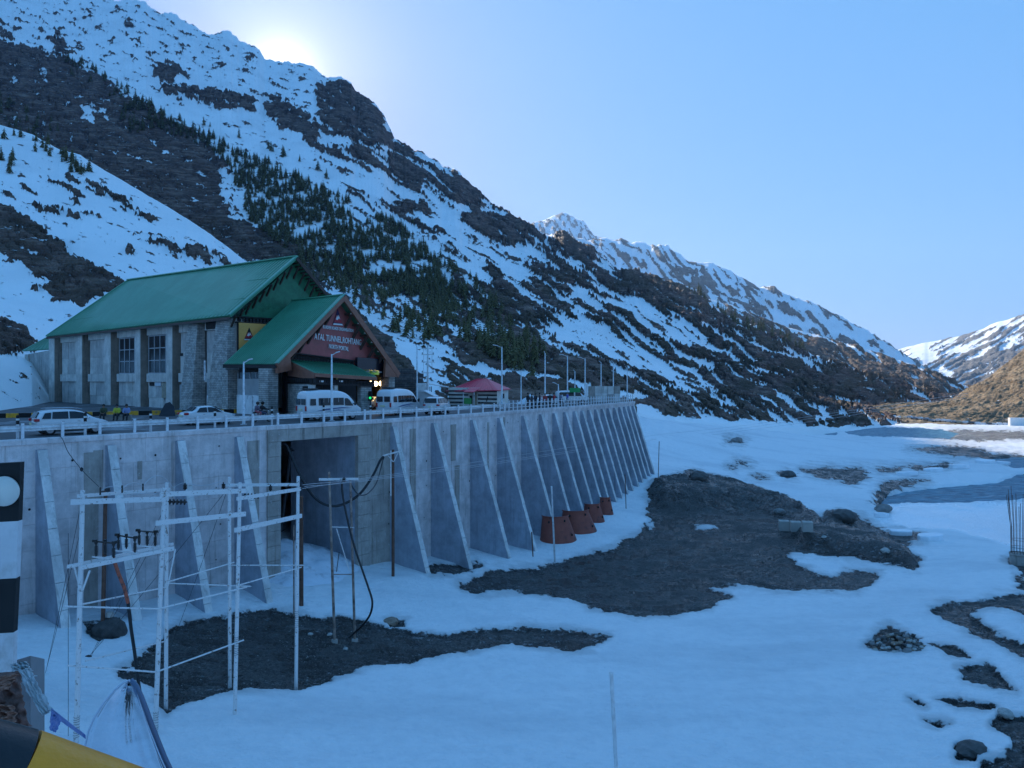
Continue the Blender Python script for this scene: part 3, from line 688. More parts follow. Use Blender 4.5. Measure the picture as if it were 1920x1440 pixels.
def wall_bay(s0, s1, ztop, zbot, old):
    mb = MB(); a, ta, na = wc(s0); b, tb, nb = wc(s1)
    z = ztop; k = 0
    while z > zbot:
        h = 1.55 + rnd.uniform(-.06, .06); z2 = max(zbot, z - h)
        prou = rnd.uniform(0, .010)
        nsub = 1 if (s1 - s0) < 3 else rnd.choice([1, 2, 2, 3])
        for q in range(nsub):
            f0, f1 = q / nsub, (q + 1) / nsub
            p0 = a.lerp(b, f0); p1 = a.lerp(b, f1); pr = prou + rnd.uniform(0, .006)
            g = .007
            tt = (b - a).normalized()
            p0 = p0 + tt * g * (q > 0); p1 = p1 - tt * g * (q < nsub - 1)
            o0 = p0 + na * pr; o1 = p1 + nb * pr
            mb.add([o0 + Vector((0, 0, z - .009)), o1 + Vector((0, 0, z - .009)), o1 + Vector((0, 0, z2 + .006)), o0 + Vector((0, 0, z2 + .006)),
                    p0 - na * .3 + Vector((0, 0, z - .009)), p1 - nb * .3 + Vector((0, 0, z - .009)), p1 - nb * .3 + Vector((0, 0, z2 + .006)), p0 - na * .3 + Vector((0, 0, z2 + .006))],
                   [(0, 1, 2, 3), (4, 5, 1, 0), (3, 2, 6, 7), (0, 3, 7, 4), (1, 5, 6, 2)])
        z = z2
    # core behind the joints
    mb.add([a - na * .05 + Vector((0, 0, ztop - .05)), b - nb * .05 + Vector((0, 0, ztop - .05)), b - nb * .05 + Vector((0, 0, zbot)), a - na * .05 + Vector((0, 0, zbot))], [(0, 1, 2, 3)])
    mb.build('wall_bay', M_oldc if old else M_wall, wall_root)
for s0, s1 in zip(edges[:-1], edges[1:]):
    if s1 - s0 < .05: continue
    mid = (s0 + s1) / 2
    if sOL - .01 <= s0 and s1 <= sOR + .01: continue
    old = (s_of_px(498) < mid < s_of_px(735))
    wall_bay(s0, s1, -.28, -17, old)
# coping band along the top
cp = MB(); N = 150; ss = np.linspace(1, CL, N)
ring = []
for s_ in ss:
    p, t_, n_ = wc(s_); ring.append([p + n_ * .10 + Vector((0, 0, -.28)), p + n_ * .10 + Vector((0, 0, -.0)), p + n_ * .02 + Vector((0, 0, .06)), p - n_ * .35 + Vector((0, 0, .06)), p - n_ * .35 + Vector((0, 0, -.28))])
vs = [v for r_ in ring for v in r_]; fs = []
for i in range(N - 1):
    for k in range(5):
        k2 = (k + 1) % 5; fs.append((i * 5 + k, i * 5 + k2, (i + 1) * 5 + k2, (i + 1) * 5 + k))
cp.add(vs, fs); cp.build('coping', M_wall, wall_root)
# ribs: a sloping whitewashed face and flanks coloured darker for their cool shade
for i, s_ in enumerate(rib_s):
    p, t_, n_ = wc(s_)
    if p.y < 18: continue
    zt, zb = -.62, -16.5; pt = .32; pb = .32 + 15.9 * .315; w = .25
    mb = MB()
    def sect(z, pr, ww): return [p - t_ * ww + n_ * .0 + Vector((0, 0, z)), p - t_ * ww + n_ * pr + Vector((0, 0, z)), p + t_ * ww + n_ * pr + Vector((0, 0, z)), p + t_ * ww + Vector((0, 0, z))]
    vs = sect(zt, pt, w) + sect(zb, pb, w)
    mb.add(vs, [(3, 2, 1, 0), (0, 1, 5, 4), (2, 3, 7, 6), (4, 5, 6, 7)])
    rb = mb.build('rib', M_ribshade, wall_root)
    # pale face cast in lifts, each a touch uneven
    fc = MB(); z = zt; seg = 0
    while z > zb:
        z2 = max(zb, z - 1.5); f0 = (zt - z) / (zt - zb); f1 = (zt - z2) / (zt - zb)
        pr0 = pt + (pb - pt) * f0; pr1 = pt + (pb - pt) * f1; e = rnd.uniform(.015, .05); we = w + rnd.uniform(.005, .03)
        A = [p - t_ * we + n_ * pr0 + Vector((0, 0, z - .012)), p + t_ * we + n_ * pr0 + Vector((0, 0, z - .012)), p + t_ * we + n_ * pr1 + Vector((0, 0, z2 + .012)), p - t_ * we + n_ * pr1 + Vector((0, 0, z2 + .012))]
        fc.prism(A, n_ * e + Vector((0, 0, e * .3))); z = z2
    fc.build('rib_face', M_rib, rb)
# flat black discs paint the shade inside bolt holes left by the shuttering
hm = MB()
for s_ in np.arange(6, CL, .0 + 2.4):
    if sOL < s_ < sOR or wc(s_)[0].y < 28: continue
    for k in range(4):
        if rnd.random() < .45: continue
        s2 = s_ + rnd.uniform(-.3, .3)
        if min(abs(s2 - r_) for r_ in rib_s) < .35: continue
        p, t_, n_ = wc(s2); z = -1.4 - k * 2.6 + rnd.uniform(-.2, .2); c = p + n_ * .036 + Vector((0, 0, z)); r_ = rnd.uniform(.05, .09)
        hm.add([c + (t_ * math.cos(a) + Vector((0, 0, 1)) * math.sin(a)) * r_ for a in np.linspace(0, 2 * math.pi, 8)[:-1]], [tuple(range(7))])
o = hm.build('tie_hole', mat('hole shade black', (.012, .012, .014), .9), wall_root); o['kind'] = 'stuff'
# rust and damp streaks as raised strips of exposed old concrete
for px_, w_, zt_, zb_ in ((171, .45, -1.0, -14), (184, .3, -.9, -4), (118 + 2, .0, 0, 0), (262, .15, -1.8, -3), (850, .45, -.9, -4.5), (857, .4, -5, -15), (774, .4, -1, -14.5), (915, .15, -1, -7), (945, .15, -.6, -9), (475, .5, -1, -14)):
    if not w_: continue
    p, t_, n_ = wc(s_of_px(px_)); mb = MB()
    mb.prism([p - t_ * w_ + Vector((0, 0, zt_)), p + t_ * w_ + Vector((0, 0, zt_)), p + t_ * w_ * .8 + Vector((0, 0, zb_)), p - t_ * w_ * .9 + Vector((0, 0, zb_))], n_ * .045)
    mb.build('unpainted_strip', M_oldc, wall_root)
# box culvert through the wall
a, ta, na = wc(sOL); b, tb, nb = wc(sOR); inn = -(na + nb).normalized(); D = 9.0
zc, zf = -1.15, -15
cul = MB(); th = .6
cul.prism([b, b + inn * D, b + inn * D + tb * th, b + tb * th], (0, 0, zf)); cul.v = [(v[0], v[1], v[2] + (0)) for v in cul.v]
cul2 = MB(); cul2.prism([b + Vector((0, 0, zc)), b + inn * D + Vector((0, 0, zc)), b + inn * D + tb * th + Vector((0, 0, zc)), b + tb * th + Vector((0, 0, zc))], (0, 0, zf - zc)); cul2.build('culvert_side_wall', M_ribshade, wall_root)
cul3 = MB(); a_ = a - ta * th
cul3.prism([a_ + Vector((0, 0, zc)), a_ + inn * 3.2 + Vector((0, 0, zc)), a + inn * 3.2 + Vector((0, 0, zc)), a + Vector((0, 0, zc))], (0, 0, zf - zc)); cul3.build('culvert_side_wall', M_ribshade, wall_root)
cul4 = MB(); cul4.prism([a - ta * 5 + Vector((0, 0, zc)), b + tb * .6 + Vector((0, 0, zc)), b + tb * .6 + inn * 14 + Vector((0, 0, zc)), a - ta * 5 + inn * 14 + Vector((0, 0, zc))], (0, 0, .5)); cul4.build('culvert_roof', M_ribshade, wall_root)
cul5 = MB(); cul5.prism([a - ta * 5 + inn * 13 + Vector((0, 0, zc)), b + tb * .6 + inn * 13 + Vector((0, 0, zc)), b + tb * .6 + inn * 13.5 + Vector((0, 0, zc)), a - ta * 5 + inn * 13.5 + Vector((0, 0, zc))], (0, 0, zf - zc)); cul5.build('culvert_back_wall', M_ribshade, wall_root)
# lintel and jambs of raw concrete
l0, _, ln = wc(s_of_px(500)); l1, _, _ = wc(s_of_px(692)); lm = MB()
lm.prism([l0 + Vector((0, 0, -.3)), l1 + Vector((0, 0, -.3)), l1 + Vector((0, 0, -1.2)), l0 + Vector((0, 0, -1.2))], ln * .16); lm.build('lintel', M_oldc, wall_root)
for p0, p1 in ((s_of_px(500), sOL), (sOR, s_of_px(692))):
    q0, _, n0 = wc(p0); q1, _, n1 = wc(p1); z = -1.22
    jm = MB()
    while z > -15:
        jm.prism([q0 + Vector((0, 0, z)), q1 + Vector((0, 0, z)), q1 + Vector((0, 0, z - 1.1)), q0 + Vector((0, 0, z - 1.1))], n0 * rnd.uniform(.10, .14)); z -= 1.13
    jm.build('jamb', M_oldc, wall_root)
# snow and rubble ramp inside the culvert
hp = MB(); 
def heap(name, c, rx, ry, h, m_, seed, label=None, cat=None, kind=None, n=34, rz=0, rough=.35, power=1.0):
    vs, fs = [], []
    for i in range(n + 1):
        for j in range(n + 1):
            u, v = i / n * 2 - 1, j / n * 2 - 1
            r_ = math.hypot(u, v); f = max(0, 1 - r_) ** power
            x, y = u * rx, v * ry; cx = x * math.cos(rz) - y * math.sin(rz) + c[0]; cy = x * math.sin(rz) + y * math.cos(rz) + c[1]
            nz = float(fbm(np.array([cx * 1.1 + seed]), np.array([cy * 1.1]), 4, seed)[0])
            vs.append((cx, cy, c[2] - .25 + h * f + nz * rough * min(1, f * 3)))
    for i in range(n):
        for j in range(n):
            a_ = i * (n + 1) + j; fs.append((a_, a_ + n + 1, a_ + n + 2, a_ + 1))
    mb = MB(); mb.add(vs, fs, True); o = mb.build(name, m_)
    tag(o, label, cat, None, kind); return o
M_snowp = mat('settled snow', (.74, .76, .80), .8, 0, .06, 1.5, .4, dirt=(.5, .5, .52))
M_rubble = mat('dark wet rubble', (.06, .055, .052), .85, 0, .5, 2.5, 1.0)
cc = a.lerp(b, .35) + inn * 4
heap('snow_heap', (cc.x, cc.y, gz(cc.x - inn.x * 8, cc.y - inn.y * 8)), 7, 8, 3.0, M_snowp, 5, kind='stuff', rough=.5, power=.8)
cc2 = a + inn * 8 + ta * 0.8
heap('rubble_heap', (cc2.x, cc2.y, -9.5), 3.6, 3.6, 4.8, M_rubble, 8, kind='stuff', rough=.7)

# deck surface (one sheet), inner side runs back to the hillside
nu, dv = 110, [.34, 1, 3, 6, 10, 16, 24, 34, 46, 60, 76, 92]
V = []
for s_ in np.linspace(1, CL - .3, nu):
    p, t_, n_ = wc(s_)
    for d in dv: q = p - n_ * d; V.append((q.x, q.y, .0))
M_asph = NT('worn blue grey asphalt'); t = M_asph; W = t.geo()
c = t.ramp(t.noise(W, .5, 7, .7), [(.3, (.050, .050, .053)), (.6, (.075, .075, .078)), (.75, (.16, .16, .165))])
c = t.mix(t.math('MULTIPLY', t.smooth(t.noise(t.mapping(W, (.3, .3, .3)), .5, 6, .7), .55, .63), .5), c, (.4, .41, .43))
t.set(base=c, rough=.7); t.bump(t.noise(W, 20, 3), .3, .01); M_asph = t.m
tag(link('road', grid_mesh('road', np.array(V), nu, len(dv), smooth=False), M_asph), kind='structure')
de = MB(); p, t_, n_ = wc(CL - .05)
de.prism([p, p - n_ * 60, p - n_ * 60 - t_ * .4, p - t_ * .4], (0, 0, -16)); de.build('wall_return', M_wall, wall_root)
# painted edge line
def strip(name, s0, s1, off, w, m_, z=.005, n=80):
    V = []
    for s_ in np.linspace(s0, s1, n):
        p, t_, n_ = wc(s_)
        for d in (off, off + w): q = p - n_ * d; V.append((q.x, q.y, z))
    return tag(link(name, grid_mesh(name, np.array(V), n, 2, smooth=False), m_), kind='structure')
M_white = mat('weathered white road paint', (.62, .62, .6), .6, 0, .2, 6, dirt=(.2, .2, .2))
strip('road_marking', 4, CL - 1, .9, .14, M_white)

# ---------------------------------------------------------------- guardrail
M_galv = mat('galvanised steel', (.68, .68, .68), .45, .3, .15, 4, dirt=(.5, .5, .5))
M_wpost = mat('white painted steel', (.70, .71, .73), .5, .1, .12, 5, dirt=(.35, .34, .34))
M_black = mat('black paint', (.008, .008, .008), .8, 0, .3, 5)
gr = empty('guardrail', (0, 0, 0), 0, 'galvanised W-beam crash barrier on white posts running along the top of the retaining wall', 'guardrail')
s_posts = np.arange(s_of_px(45) - 2.2 * 12, s_of_px(960), 2.2)
pm = MB(); pm.box((0, 0, .46), (.15, .11, .92)); pme = pm.mesh('rail_post')
pme.materials.append(M_wpost); sb_ = MB(); sb_.box((0, 0, .62), (.14, .20, .34)); sbm = sb_.mesh('spacer'); sbm.materials.append(M_galv)
RO = .20
for i, s_ in enumerate(s_posts):
    p, t_, n_ = wc(s_); q = p - n_ * RO
    if q.y < 20: continue
    o = link('post', pme, None, gr); o.location = q + Vector((0, 0, .05)); o.rotation_euler.z = math.atan2(t_.y, t_.x)
rm = MB(); prof = [(.0, .44), (.07, .48), (.07, .54), (.0, .58), (-.01, .62), (.0, .66), (.07, .70), (.07, .76), (.0, .80)]
for seg in range(len(s_posts) // 2 + 1):
    sa = s_posts[0] + seg * 4.4; sb = min(sa + 4.42, s_of_px(962))
    if sb <= sa or wc(sa)[0].y < 20: continue
    mb = MB(); vs = []
    for s_ in np.linspace(sa, sb, 4):
        p, t_, n_ = wc(s_); base = p - n_ * (RO + .13)
        for d, z in prof: vs.append(base - n_ * d + Vector((0, 0, z + .05)))
        for d, z in reversed(prof): vs.append(base - n_ * (d + .012) + Vector((0, 0, z + .05)))
    m_ = 2 * len(prof)
    fs = [(i * m_ + k, i * m_ + (k + 1) % m_, (i + 1) * m_ + (k + 1) % m_, (i + 1) * m_ + k) for i in range(3) for k in range(m_)]
    mb.add(vs, fs, True); mb.build('rail_beam', M_galv, gr)
# pedestrian railing further on
rl = empty('railing', (0, 0, 0), 0, 'row of close white pickets standing on the far curve of the retaining wall', 'railing')
pk = MB(); pk.box((0, 0, .55), (.10, .10, 1.1)); pkm = pk.mesh('picket'); pkm.materials.append(M_wpost)
s_ = s_of_px(940)
while s_ < CL - .1:
    p, t_, n_ = wc(s_); o = link('picket', pkm, None, rl); o.location = p - n_ * .18 + Vector((0, 0, .05)); o.rotation_euler.z = math.atan2(t_.y, t_.x); s_ += .95
mb = MB()
for h in (.35, .8):
    pts = [wc(x)[0] - wc(x)[2] * .18 + Vector((0, 0, h + .05)) for x in np.linspace(s_of_px(940), CL - .1, 40)]; mb.tube(pts, .035, 6)
mb.build('rail_pipe', M_wpost, rl)

# black and white hazard posts on the road edge
dp = MB(); dp.lathe([(.085, 0), (.085, .62)], n=10)
dpm = dp.mesh('post_shaft'); dpm.materials.append(M_wpost)
d2 = MB(); d2.lathe([(.09, .62), (.09, .95), (.06, 1.0), (0, 1.0)], n=10); d2m = d2.mesh('post_band'); d2m.materials.append(M_black)
d3 = MB(); d3.lathe([(.095, .78), (.095, .86)], n=10); d3m = d3.mesh('reflective_band'); d3m.materials.append(M_white)
for i, (px_, off, h) in enumerate(((43, .75, 'level with the back of the white estate car'), (170, .75, 'by the front wheel of the white estate car'), (293, .75, 'by the leaning black sheet'), (414, .75, 'beside the front door of the white saloon car'), (521, .75, 'just right of the motorcycle'), (618, .75, 'in front of the middle of the white minibus'), (706, .75, 'between the two white minibuses'))):
    p, t_, n_ = wc(s_of_px(px_)); q = p - n_ * off
    r_ = empty('marker_post', q, 0, 'short black and white road marker post ' + h, 'marker post', 'marker posts along the guardrail'); r_.scale = (1, 1, 1.45)
    link('post_shaft', dpm, None, r_); b_ = link('post_band', d2m, None, r_); link('reflective_band', d3m, None, b_)
# yellow and black kerb beyond the road
M_yel = mat('faded yellow kerb paint', (.85, .38, .02), .6, 0, .25, 4, dirt=(.2, .15, .1))
ke = empty('kerb', (0, 0, 0), 0, 'raised roadside kerb painted in yellow and black blocks below the big green-roofed hall', 'kerb')
kpts = [at(-60, 786, 69), at(0, 784, 71), at(110, 782, 73), at(240, 780, 76), at(330, 777.5, 78), at(440, 774, 81), at(560, 767.5, 86)]
for k_ in kpts: k_.z = 0
cum = [0]
for i in range(len(kpts) - 1): cum.append(cum[-1] + (kpts[i + 1] - kpts[i]).length)
def kp(s_):
    return Vector((np.interp(s_, cum, [k.x for k in kpts]), np.interp(s_, cum, [k.y for k in kpts]), 0))
s_ = 0; i = 0
while s_ < cum[-1] - .8:
    p0, p1 = kp(s_), kp(s_ + .97); mb = MB(); mb.beam(p0 + Vector((0, 0, .2)), p1 + Vector((0, 0, .2)), .35, .42)
    mb.build('kerb_block', M_yel if i % 2 else M_black, ke); s_ += 1.0; i += 1
# ---------------------------------------------------------------- conifers on the slopes
def conifer_arrays(seed, h=1.0, w=.30, tiers=9, n=8):
    r_ = np.random.RandomState(seed); V, F = [], []
    for k in range(tiers):
        f = k / tiers; z0 = .08 + .9 * f; rad = w * (1 - f) ** .85 * r_.uniform(.75, 1.15) + .015
        m_ = n if k < tiers - 2 else 5; a0 = r_.uniform(0, 6.28)
        for j in range(m_):
            a = a0 + j * 2 * math.pi / m_ + r_.uniform(-.3, .3); rr = rad * r_.uniform(.55, 1.25)
            da = math.pi / m_ * 1.05; i0 = len(V)
            V += [(0, 0, z0 + .11 * (1.2 - f)), (math.cos(a - da) * rr * .62, math.sin(a - da) * rr * .62, z0 + .0), (math.cos(a) * rr, math.sin(a) * rr, z0 - .05 * (1 - f) - r_.uniform(0, .03)), (math.cos(a + da) * rr * .62, math.sin(a + da) * rr * .62, z0 + .01)]
            F += [(i0, i0 + 1, i0 + 2), (i0, i0 + 2, i0 + 3)]
    return np.array(V), np.array(F)
t = NT('dark conifer needles'); W = t.geo(); oi = t.n('ShaderNodeObjectInfo').outputs['Random']
c = t.ramp(t.noise(W, .25, 5, .7), [(.3, (.075, .070, .030)), (.5, (.14, .125, .055)), (.7, (.23, .20, .095))])
t.set(base=c, rough=.8, spec=.15); M_needle = t.m
M_trunk = mat('conifer bark', (.06, .045, .035), .9)
crowns = [conifer_arrays(s_, w=w_) for s_, w_ in ((1, .26), (2, .31), (3, .24), (4, .34), (5, .29))]
cme = []
for V_, F_ in crowns:
    me = bpy.data.meshes.new('crown'); me.from_pydata(V_.tolist(), [], F_.tolist()); me.materials.append(M_needle); cme.append(me)
tm = MB(); tm.tube([(0, 0, -.06), (0, 0, .6)], .022, 5, r2=.008); tme = tm.mesh('trunk'); tme.materials.append(M_trunk)
rs = np.random.RandomState(21)
FOR = [[(262, 195), (330, 222), (400, 258), (460, 288), (520, 318), (580, 345), (640, 372), (700, 400), (745, 425), (790, 462), (825, 500), (850, 540), (858, 590), (815, 590), (760, 560), (700, 560), (640, 540), (600, 520), (560, 482), (520, 470), (470, 420), (440, 350), (410, 300), (330, 262), (280, 240)],
       [(225, 190), (262, 200), (290, 250), (250, 262), (225, 235)]]
SPARSE = [[(110, 118), (160, 115), (250, 175), (270, 210), (225, 205), (130, 150)], [(780, 560), (860, 570), (960, 620), (1050, 700), (1000, 712), (900, 670), (820, 620)], [(820, 480), (900, 540), (960, 620), (880, 600)], [(0, 190), (60, 215), (140, 260), (60, 262), (0, 240)],
          [(560, 480), (640, 520), (760, 570), (840, 640), (760, 640), (640, 560), (560, 520)], [(250, 200), (420, 250), (600, 330), (800, 440), (780, 430), (580, 310), (400, 240)]]
RIMT = [[(1290, 540), (1316, 552), (1330, 575), (1290, 560)], [(1316, 560), (1560, 650), (1640, 690), (1500, 660), (1380, 620)]]
def sample_on(V, px, py, polys, count, rs_):
    out = []
    m = np.zeros(px.shape, bool); 
    for p in polys: m |= poly_sd(px, py, p) > 0
    ii, jj = np.nonzero(m)
    k = rs_.choice(len(ii), min(count, len(ii)), replace=False)
    return [(ii[q], jj[q] + 1) for q in k]        # +1: skirt row
def clearings(p):  # little gaps in the wood
    return .8 * perlin(np.array([p[0] / 42.]), np.array([p[1] / 42. + 3]), 9)[0] + .5 * perlin(np.array([p[0] / 17.]), np.array([p[1] / 17. + 3]), 19)[0]
trees = []
for polys, cnt, thr, hs in ((FOR, 2500, .30, (4.5, 13.5)), (SPARSE, 520, .2, (7, 14)), (RIMT, 46, 9, (9, 15))):
    for (i, j) in sample_on(MV, Mpx, Mpy, polys, cnt, rs):
        v = MV[i, j]
        if clearings(v) > thr: continue
        trees.append((tuple(v), rs.uniform(*hs) * (v[1] / 900) ** .35, v))
spt = []
for (i, j) in sample_on(DV, Dpx, Dpy, [[(0, 240), (30, 250), (60, 262), (20, 272), (0, 275)], [(60, 262), (90, 270), (96, 300), (62, 300)], [(100, 285), (140, 300), (180, 330), (120, 330)], [(0, 300), (30, 300), (20, 330), (0, 330)]], 34, rs):
    v = DV[i, j]; spt.append((tuple(v), rs.uniform(3.2, 7.5), v))
def appsize(t_): return t_[1] / t_[0][1]
trees = [t_ for t_ in trees if -20 < 960 + FPX * t_[0][0] / t_[0][1] < 1920]
trees.sort(key=appsize, reverse=True)
nind = 300 - len(spt)
_desc = ['dark green conifer in the wooded belt above the green-roofed hall', 'small dark conifer among many on the steep mountainside wood']
for idx, (p_, h_, _) in enumerate(spt + trees[:nind]):
    near = idx < len(spt)
    q_ = 960 + FPX * p_[0] / p_[1]
    if near: lb_, gp__ = ('little conifer in the snow at the very left edge of the near slope', 'conifers at the left edge of the near snow slope') if q_ < 60 else ('small conifer standing in the snow near the crest of the near slope', 'conifers on the crest of the near snow slope')
    elif q_ < 262: lb_, gp__ = 'dark conifer on the brown cliff at the upper left, above the near snow slope', 'conifers on the upper left cliff'
    elif q_ < 440: lb_, gp__ = 'dark conifer in the narrow upper left end of the mountainside wood', 'conifers of the narrow upper end of the wood'
    elif q_ < 640: lb_, gp__ = 'dark conifer in the middle of the mountainside wood, above the roof ridge', 'conifers of the wood above the roof ridge'
    elif q_ < 870: lb_, gp__ = 'dark conifer in the broad lower part of the wood, right of the portal gable', 'conifers of the broad lower wood'
    elif q_ < 1250: lb_, gp__ = 'scattered conifer on the streaked slope above the red-roofed hut and lamps', 'scattered conifers above the hut'
    else: lb_, gp__ = 'tiny conifer on the far rocky knoll at the centre right', 'tiny conifers of the far knoll'
    r_ = empty('conifer_tree', p_, rs.uniform(0, 6.28), lb_, 'tree', gp__)
    r_.scale = (h_, h_, h_)
    link('crown', cme[idx % 5], None, r_); link('trunk', tme, None, r_)
VV, FF, off = [], [], 0
for p_, h_, _ in trees[nind:]:
    V_, F_ = crowns[rs.randint(5)]; a = rs.uniform(0, 6.28); c_, s_ = math.cos(a), math.sin(a)
    q = V_ * h_; q = np.stack([q[:, 0] * c_ - q[:, 1] * s_, q[:, 0] * s_ + q[:, 1] * c_, q[:, 2]], 1) + np.array(p_)
    VV.append(q); FF.append(F_ + off); off += len(V_)
VV = np.concatenate(VV); FF = np.concatenate(FF).astype(np.int32)
me = bpy.data.meshes.new('conifer_wood'); me.vertices.add(len(VV)); me.vertices.foreach_set('co', VV.astype(np.float32).ravel())
me.loops.add(FF.size); me.loops.foreach_set('vertex_index', FF.ravel()); me.polygons.add(len(FF)); me.polygons.foreach_set('loop_start', np.arange(len(FF), dtype=np.int32) * 3); me.update(calc_edges=True)
tag(link('conifer_wood', me, M_needle), kind='stuff')
print('TREES', len(trees), len(spt))
# ---------------------------------------------------------------- the hall over the tunnel mouth
def line_pt(A, B, px):
    k = (px - 960) / FPX; d = B - A; t_ = (k * A.y - A.x) / (d.x - k * d.y); return A + d * t_
def zpy(py, Y): return CZ - (py - HY) / FPX * Y
UP = Vector((0, 0, 1))
t = NT('green painted metal roof'); W = t.geo()
c = t.mix(t.smooth(t.noise(W, .25, 6, .7), .35, .7), (.060, .26, .15), (.085, .33, .20)); c = t.mix(t.math('MULTIPLY', t.smooth(t.noise(W, 1.5, 6, .75), .6, .7), .35), c, (.15, .32, .22))
t.set(base=c, rough=.42, metal=.15); M_green = t.m
M_green2 = mat('green sheet cladding', (.03, .18, .09), .55, 0, .25, 1.2, dirt=(.02, .12, .05))
M_hallc = concrete('board marked grey concrete', (.68, .63, .58), (.28, .25, .22), .5)
M_hallp = concrete('grey infill concrete', (.55, .51, .48), (.23, .21, .19), .35)
M_piershade = concrete('shade toned pier side', (.30, .255, .215), (.10, .085, .07), .1)
M_wood = mat('dark brown timber', (.075, .042, .032), .65, 0, .35, 2, .3)
M_dark = mat('dark timber and recess shade', (.022, .018, .018), .8, 0, .3, 3)  # near-black timber colour, also painted as shade in recesses and openings
M_redb = mat('red brown cladding', (.42, .10, .09), .6, 0, .15, 1.0, .2, dirt=(.32, .09, .075))
M_barge = mat('red brown bargeboard', (.30, .115, .07), .55, 0, .2, 2)
def stone_mat(name, a, b, sc=2.2, mortar=(.10, .10, .10)):
    t = NT(name); W = t.geo(); br = t.n('ShaderNodeTexBrick'); br.inputs['Scale'].default_value = sc
    sx = t.n('ShaderNodeSeparateXYZ'); t.l(W, sx.inputs[0]); cx = t.n('ShaderNodeCombineXYZ')
    t.l(t.math('MULTIPLY', sx.outputs[0], 1.5), cx.inputs[0]); t.l(sx.outputs[2], cx.inputs[1]); dn = t.noise(W, 1.6, 4)
    br.inputs['Color1'].default_value = (*a, 1); br.inputs['Color2'].default_value = (*b, 1); br.inputs['Mortar'].default_value = (*mortar, 1)
    br.inputs['Mortar Size'].default_value = .03; br.inputs['Brick Width'].default_value = 1.3; br.inputs['Row Height'].default_value = .42; br.inputs['Bias'].default_value = 0
    mx = t.n('ShaderNodeMix', data_type='VECTOR'); mx.inputs[0].default_value = .0
    t.l(cx.outputs[0], mx.inputs[4]); t.l(t.n('ShaderNodeTexNoise').outputs['Color'], mx.inputs[5]); t.l(mx.outputs[1], br.inputs['Vector'])
    c = t.mix(t.smooth(dn, .3, .7), br.outputs['Color'], (.3, .29, .28), 'MULTIPLY'); c = t.mix(.45, c, br.outputs['Color'])
    t.set(base=c, rough=.85); t.bump(br.outputs['Fac'], .5, .05).invert = True
    return t.m
M_stone = stone_mat('grey slate masonry', (.42, .40, .38), (.62, .58, .53))
M_gab = stone_mat('dark stacked stone', (.045, .045, .05), (.10, .10, .10), 1.6, (.015, .015, .015))
M_glass = mat('dark window glass', (.02, .024, .03), .15, 0, .3, 1)
M_mull = mat('pale window bars', (.42, .43, .45), .5, .3)
A = Vector((-71.8, 121, 0)); B = Vector((-29.95, 84, 0)); HD = (B - A).normalized(); HN = Vector((HD.y, -HD.x, 0))   # towards the road
if HN.dot(Vector((0, -1, 0))) < 0: HN = -HN
hall = empty('hall', (-50, 103, 0), 0, 'large concrete hall with a long green metal roof at the foot of the mountain', 'building'); hall.location = (0, 0, 0)
def wp(px, py, off=0):
    p = line_pt(A, B, px); return Vector((p.x, p.y, zpy(py, p.y))) + HN * off
def slab(root, name, m_, px0, px1, z0, z1, off, th, la=A, lb=B, hn=HN):
    p0 = line_pt(la, lb, px0); p1 = line_pt(la, lb, px1); mb = MB()
    q = [p0 + hn * off, p1 + hn * off, p1 + hn * (off - th), p0 + hn * (off - th)]
    mb.prism([Vector((v.x, v.y, z0)) for v in q], (0, 0, z1 - z0)); return mb.build(name, m_, root)
ZT = 10.15
slab(hall, 'wall', M_hallp, 100, 443, -1, ZT, -.55, .3)
piers = [(99, 109), (150, 161), (204, 215), (261, 271), (320, 331)]
for a_, b_ in piers:
    slab(hall, 'pier', M_hallc, a_, b_, -1, ZT, .55, 1.1)
    slab(hall, 'pier_side_shade', M_piershade, b_ + .3, b_ + 1.0, -1, ZT, .53, 1.0)  # darker strip paints the shade on each pier's right side
for (a_, b_, ta_) in ((362, 380, 4), (415, 440, 6)):
    p0, p1 = line_pt(A, B, a_), line_pt(A, B, b_); q0, q1 = line_pt(A, B, a_ - ta_), line_pt(A, B, b_ + 1)
    mb = MB(); lo = [q0 + HN * 1.5, q1 + HN * 1.5, q1 - HN * .3, q0 - HN * .3]; hi = [p0 + HN * .6, p1 + HN * .6, p1 - HN * .3, p0 - HN * .3]
    vs = [Vector((v.x, v.y, -1)) for v in lo] + [Vector((v.x, v.y, ZT - (.3 if a_ < 400 else -.0))) for v in hi]
    mb.add(vs, [(3, 2, 1, 0), (4, 5, 6, 7)] + [(k, (k + 1) % 4, 4 + (k + 1) % 4, 4 + k) for k in range(4)]); mb.build('stone_pier', M_stone, hall)
bays = [(115, 150), (167, 204), (221, 261), (277, 320), (337, 362), (386, 415)]
rn2 = random.Random(3)
for bi, (a_, b_) in enumerate(bays):
    slab(hall, 'beam', M_hallc, a_, b_, 9.1, ZT - .1, .12, .6)
    slab(hall, 'beam', M_hallc, a_, b_, 3.2 + .15 * bi * 0, 4.25, .16, .6)
    cols_ = 2 if bi > 3 else 3; rows_ = [(-.5, 1.2), (1.22, 3.18)]
    if bi not in (2, 3): rows_ += [(4.27, 6.6), (6.62, 9.08)]
    for z0, z1 in rows_:
        for k in range(cols_):
            w_ = (b_ - a_) / cols_
            slab(hall, 'wall_panel', M_hallp if rn2.random() < .7 else M_hallc, a_ + k * w_ + .15, a_ + (k + 1) * w_ - .15, z0, z1, -.12 + rn2.uniform(-.03, .03), .4)
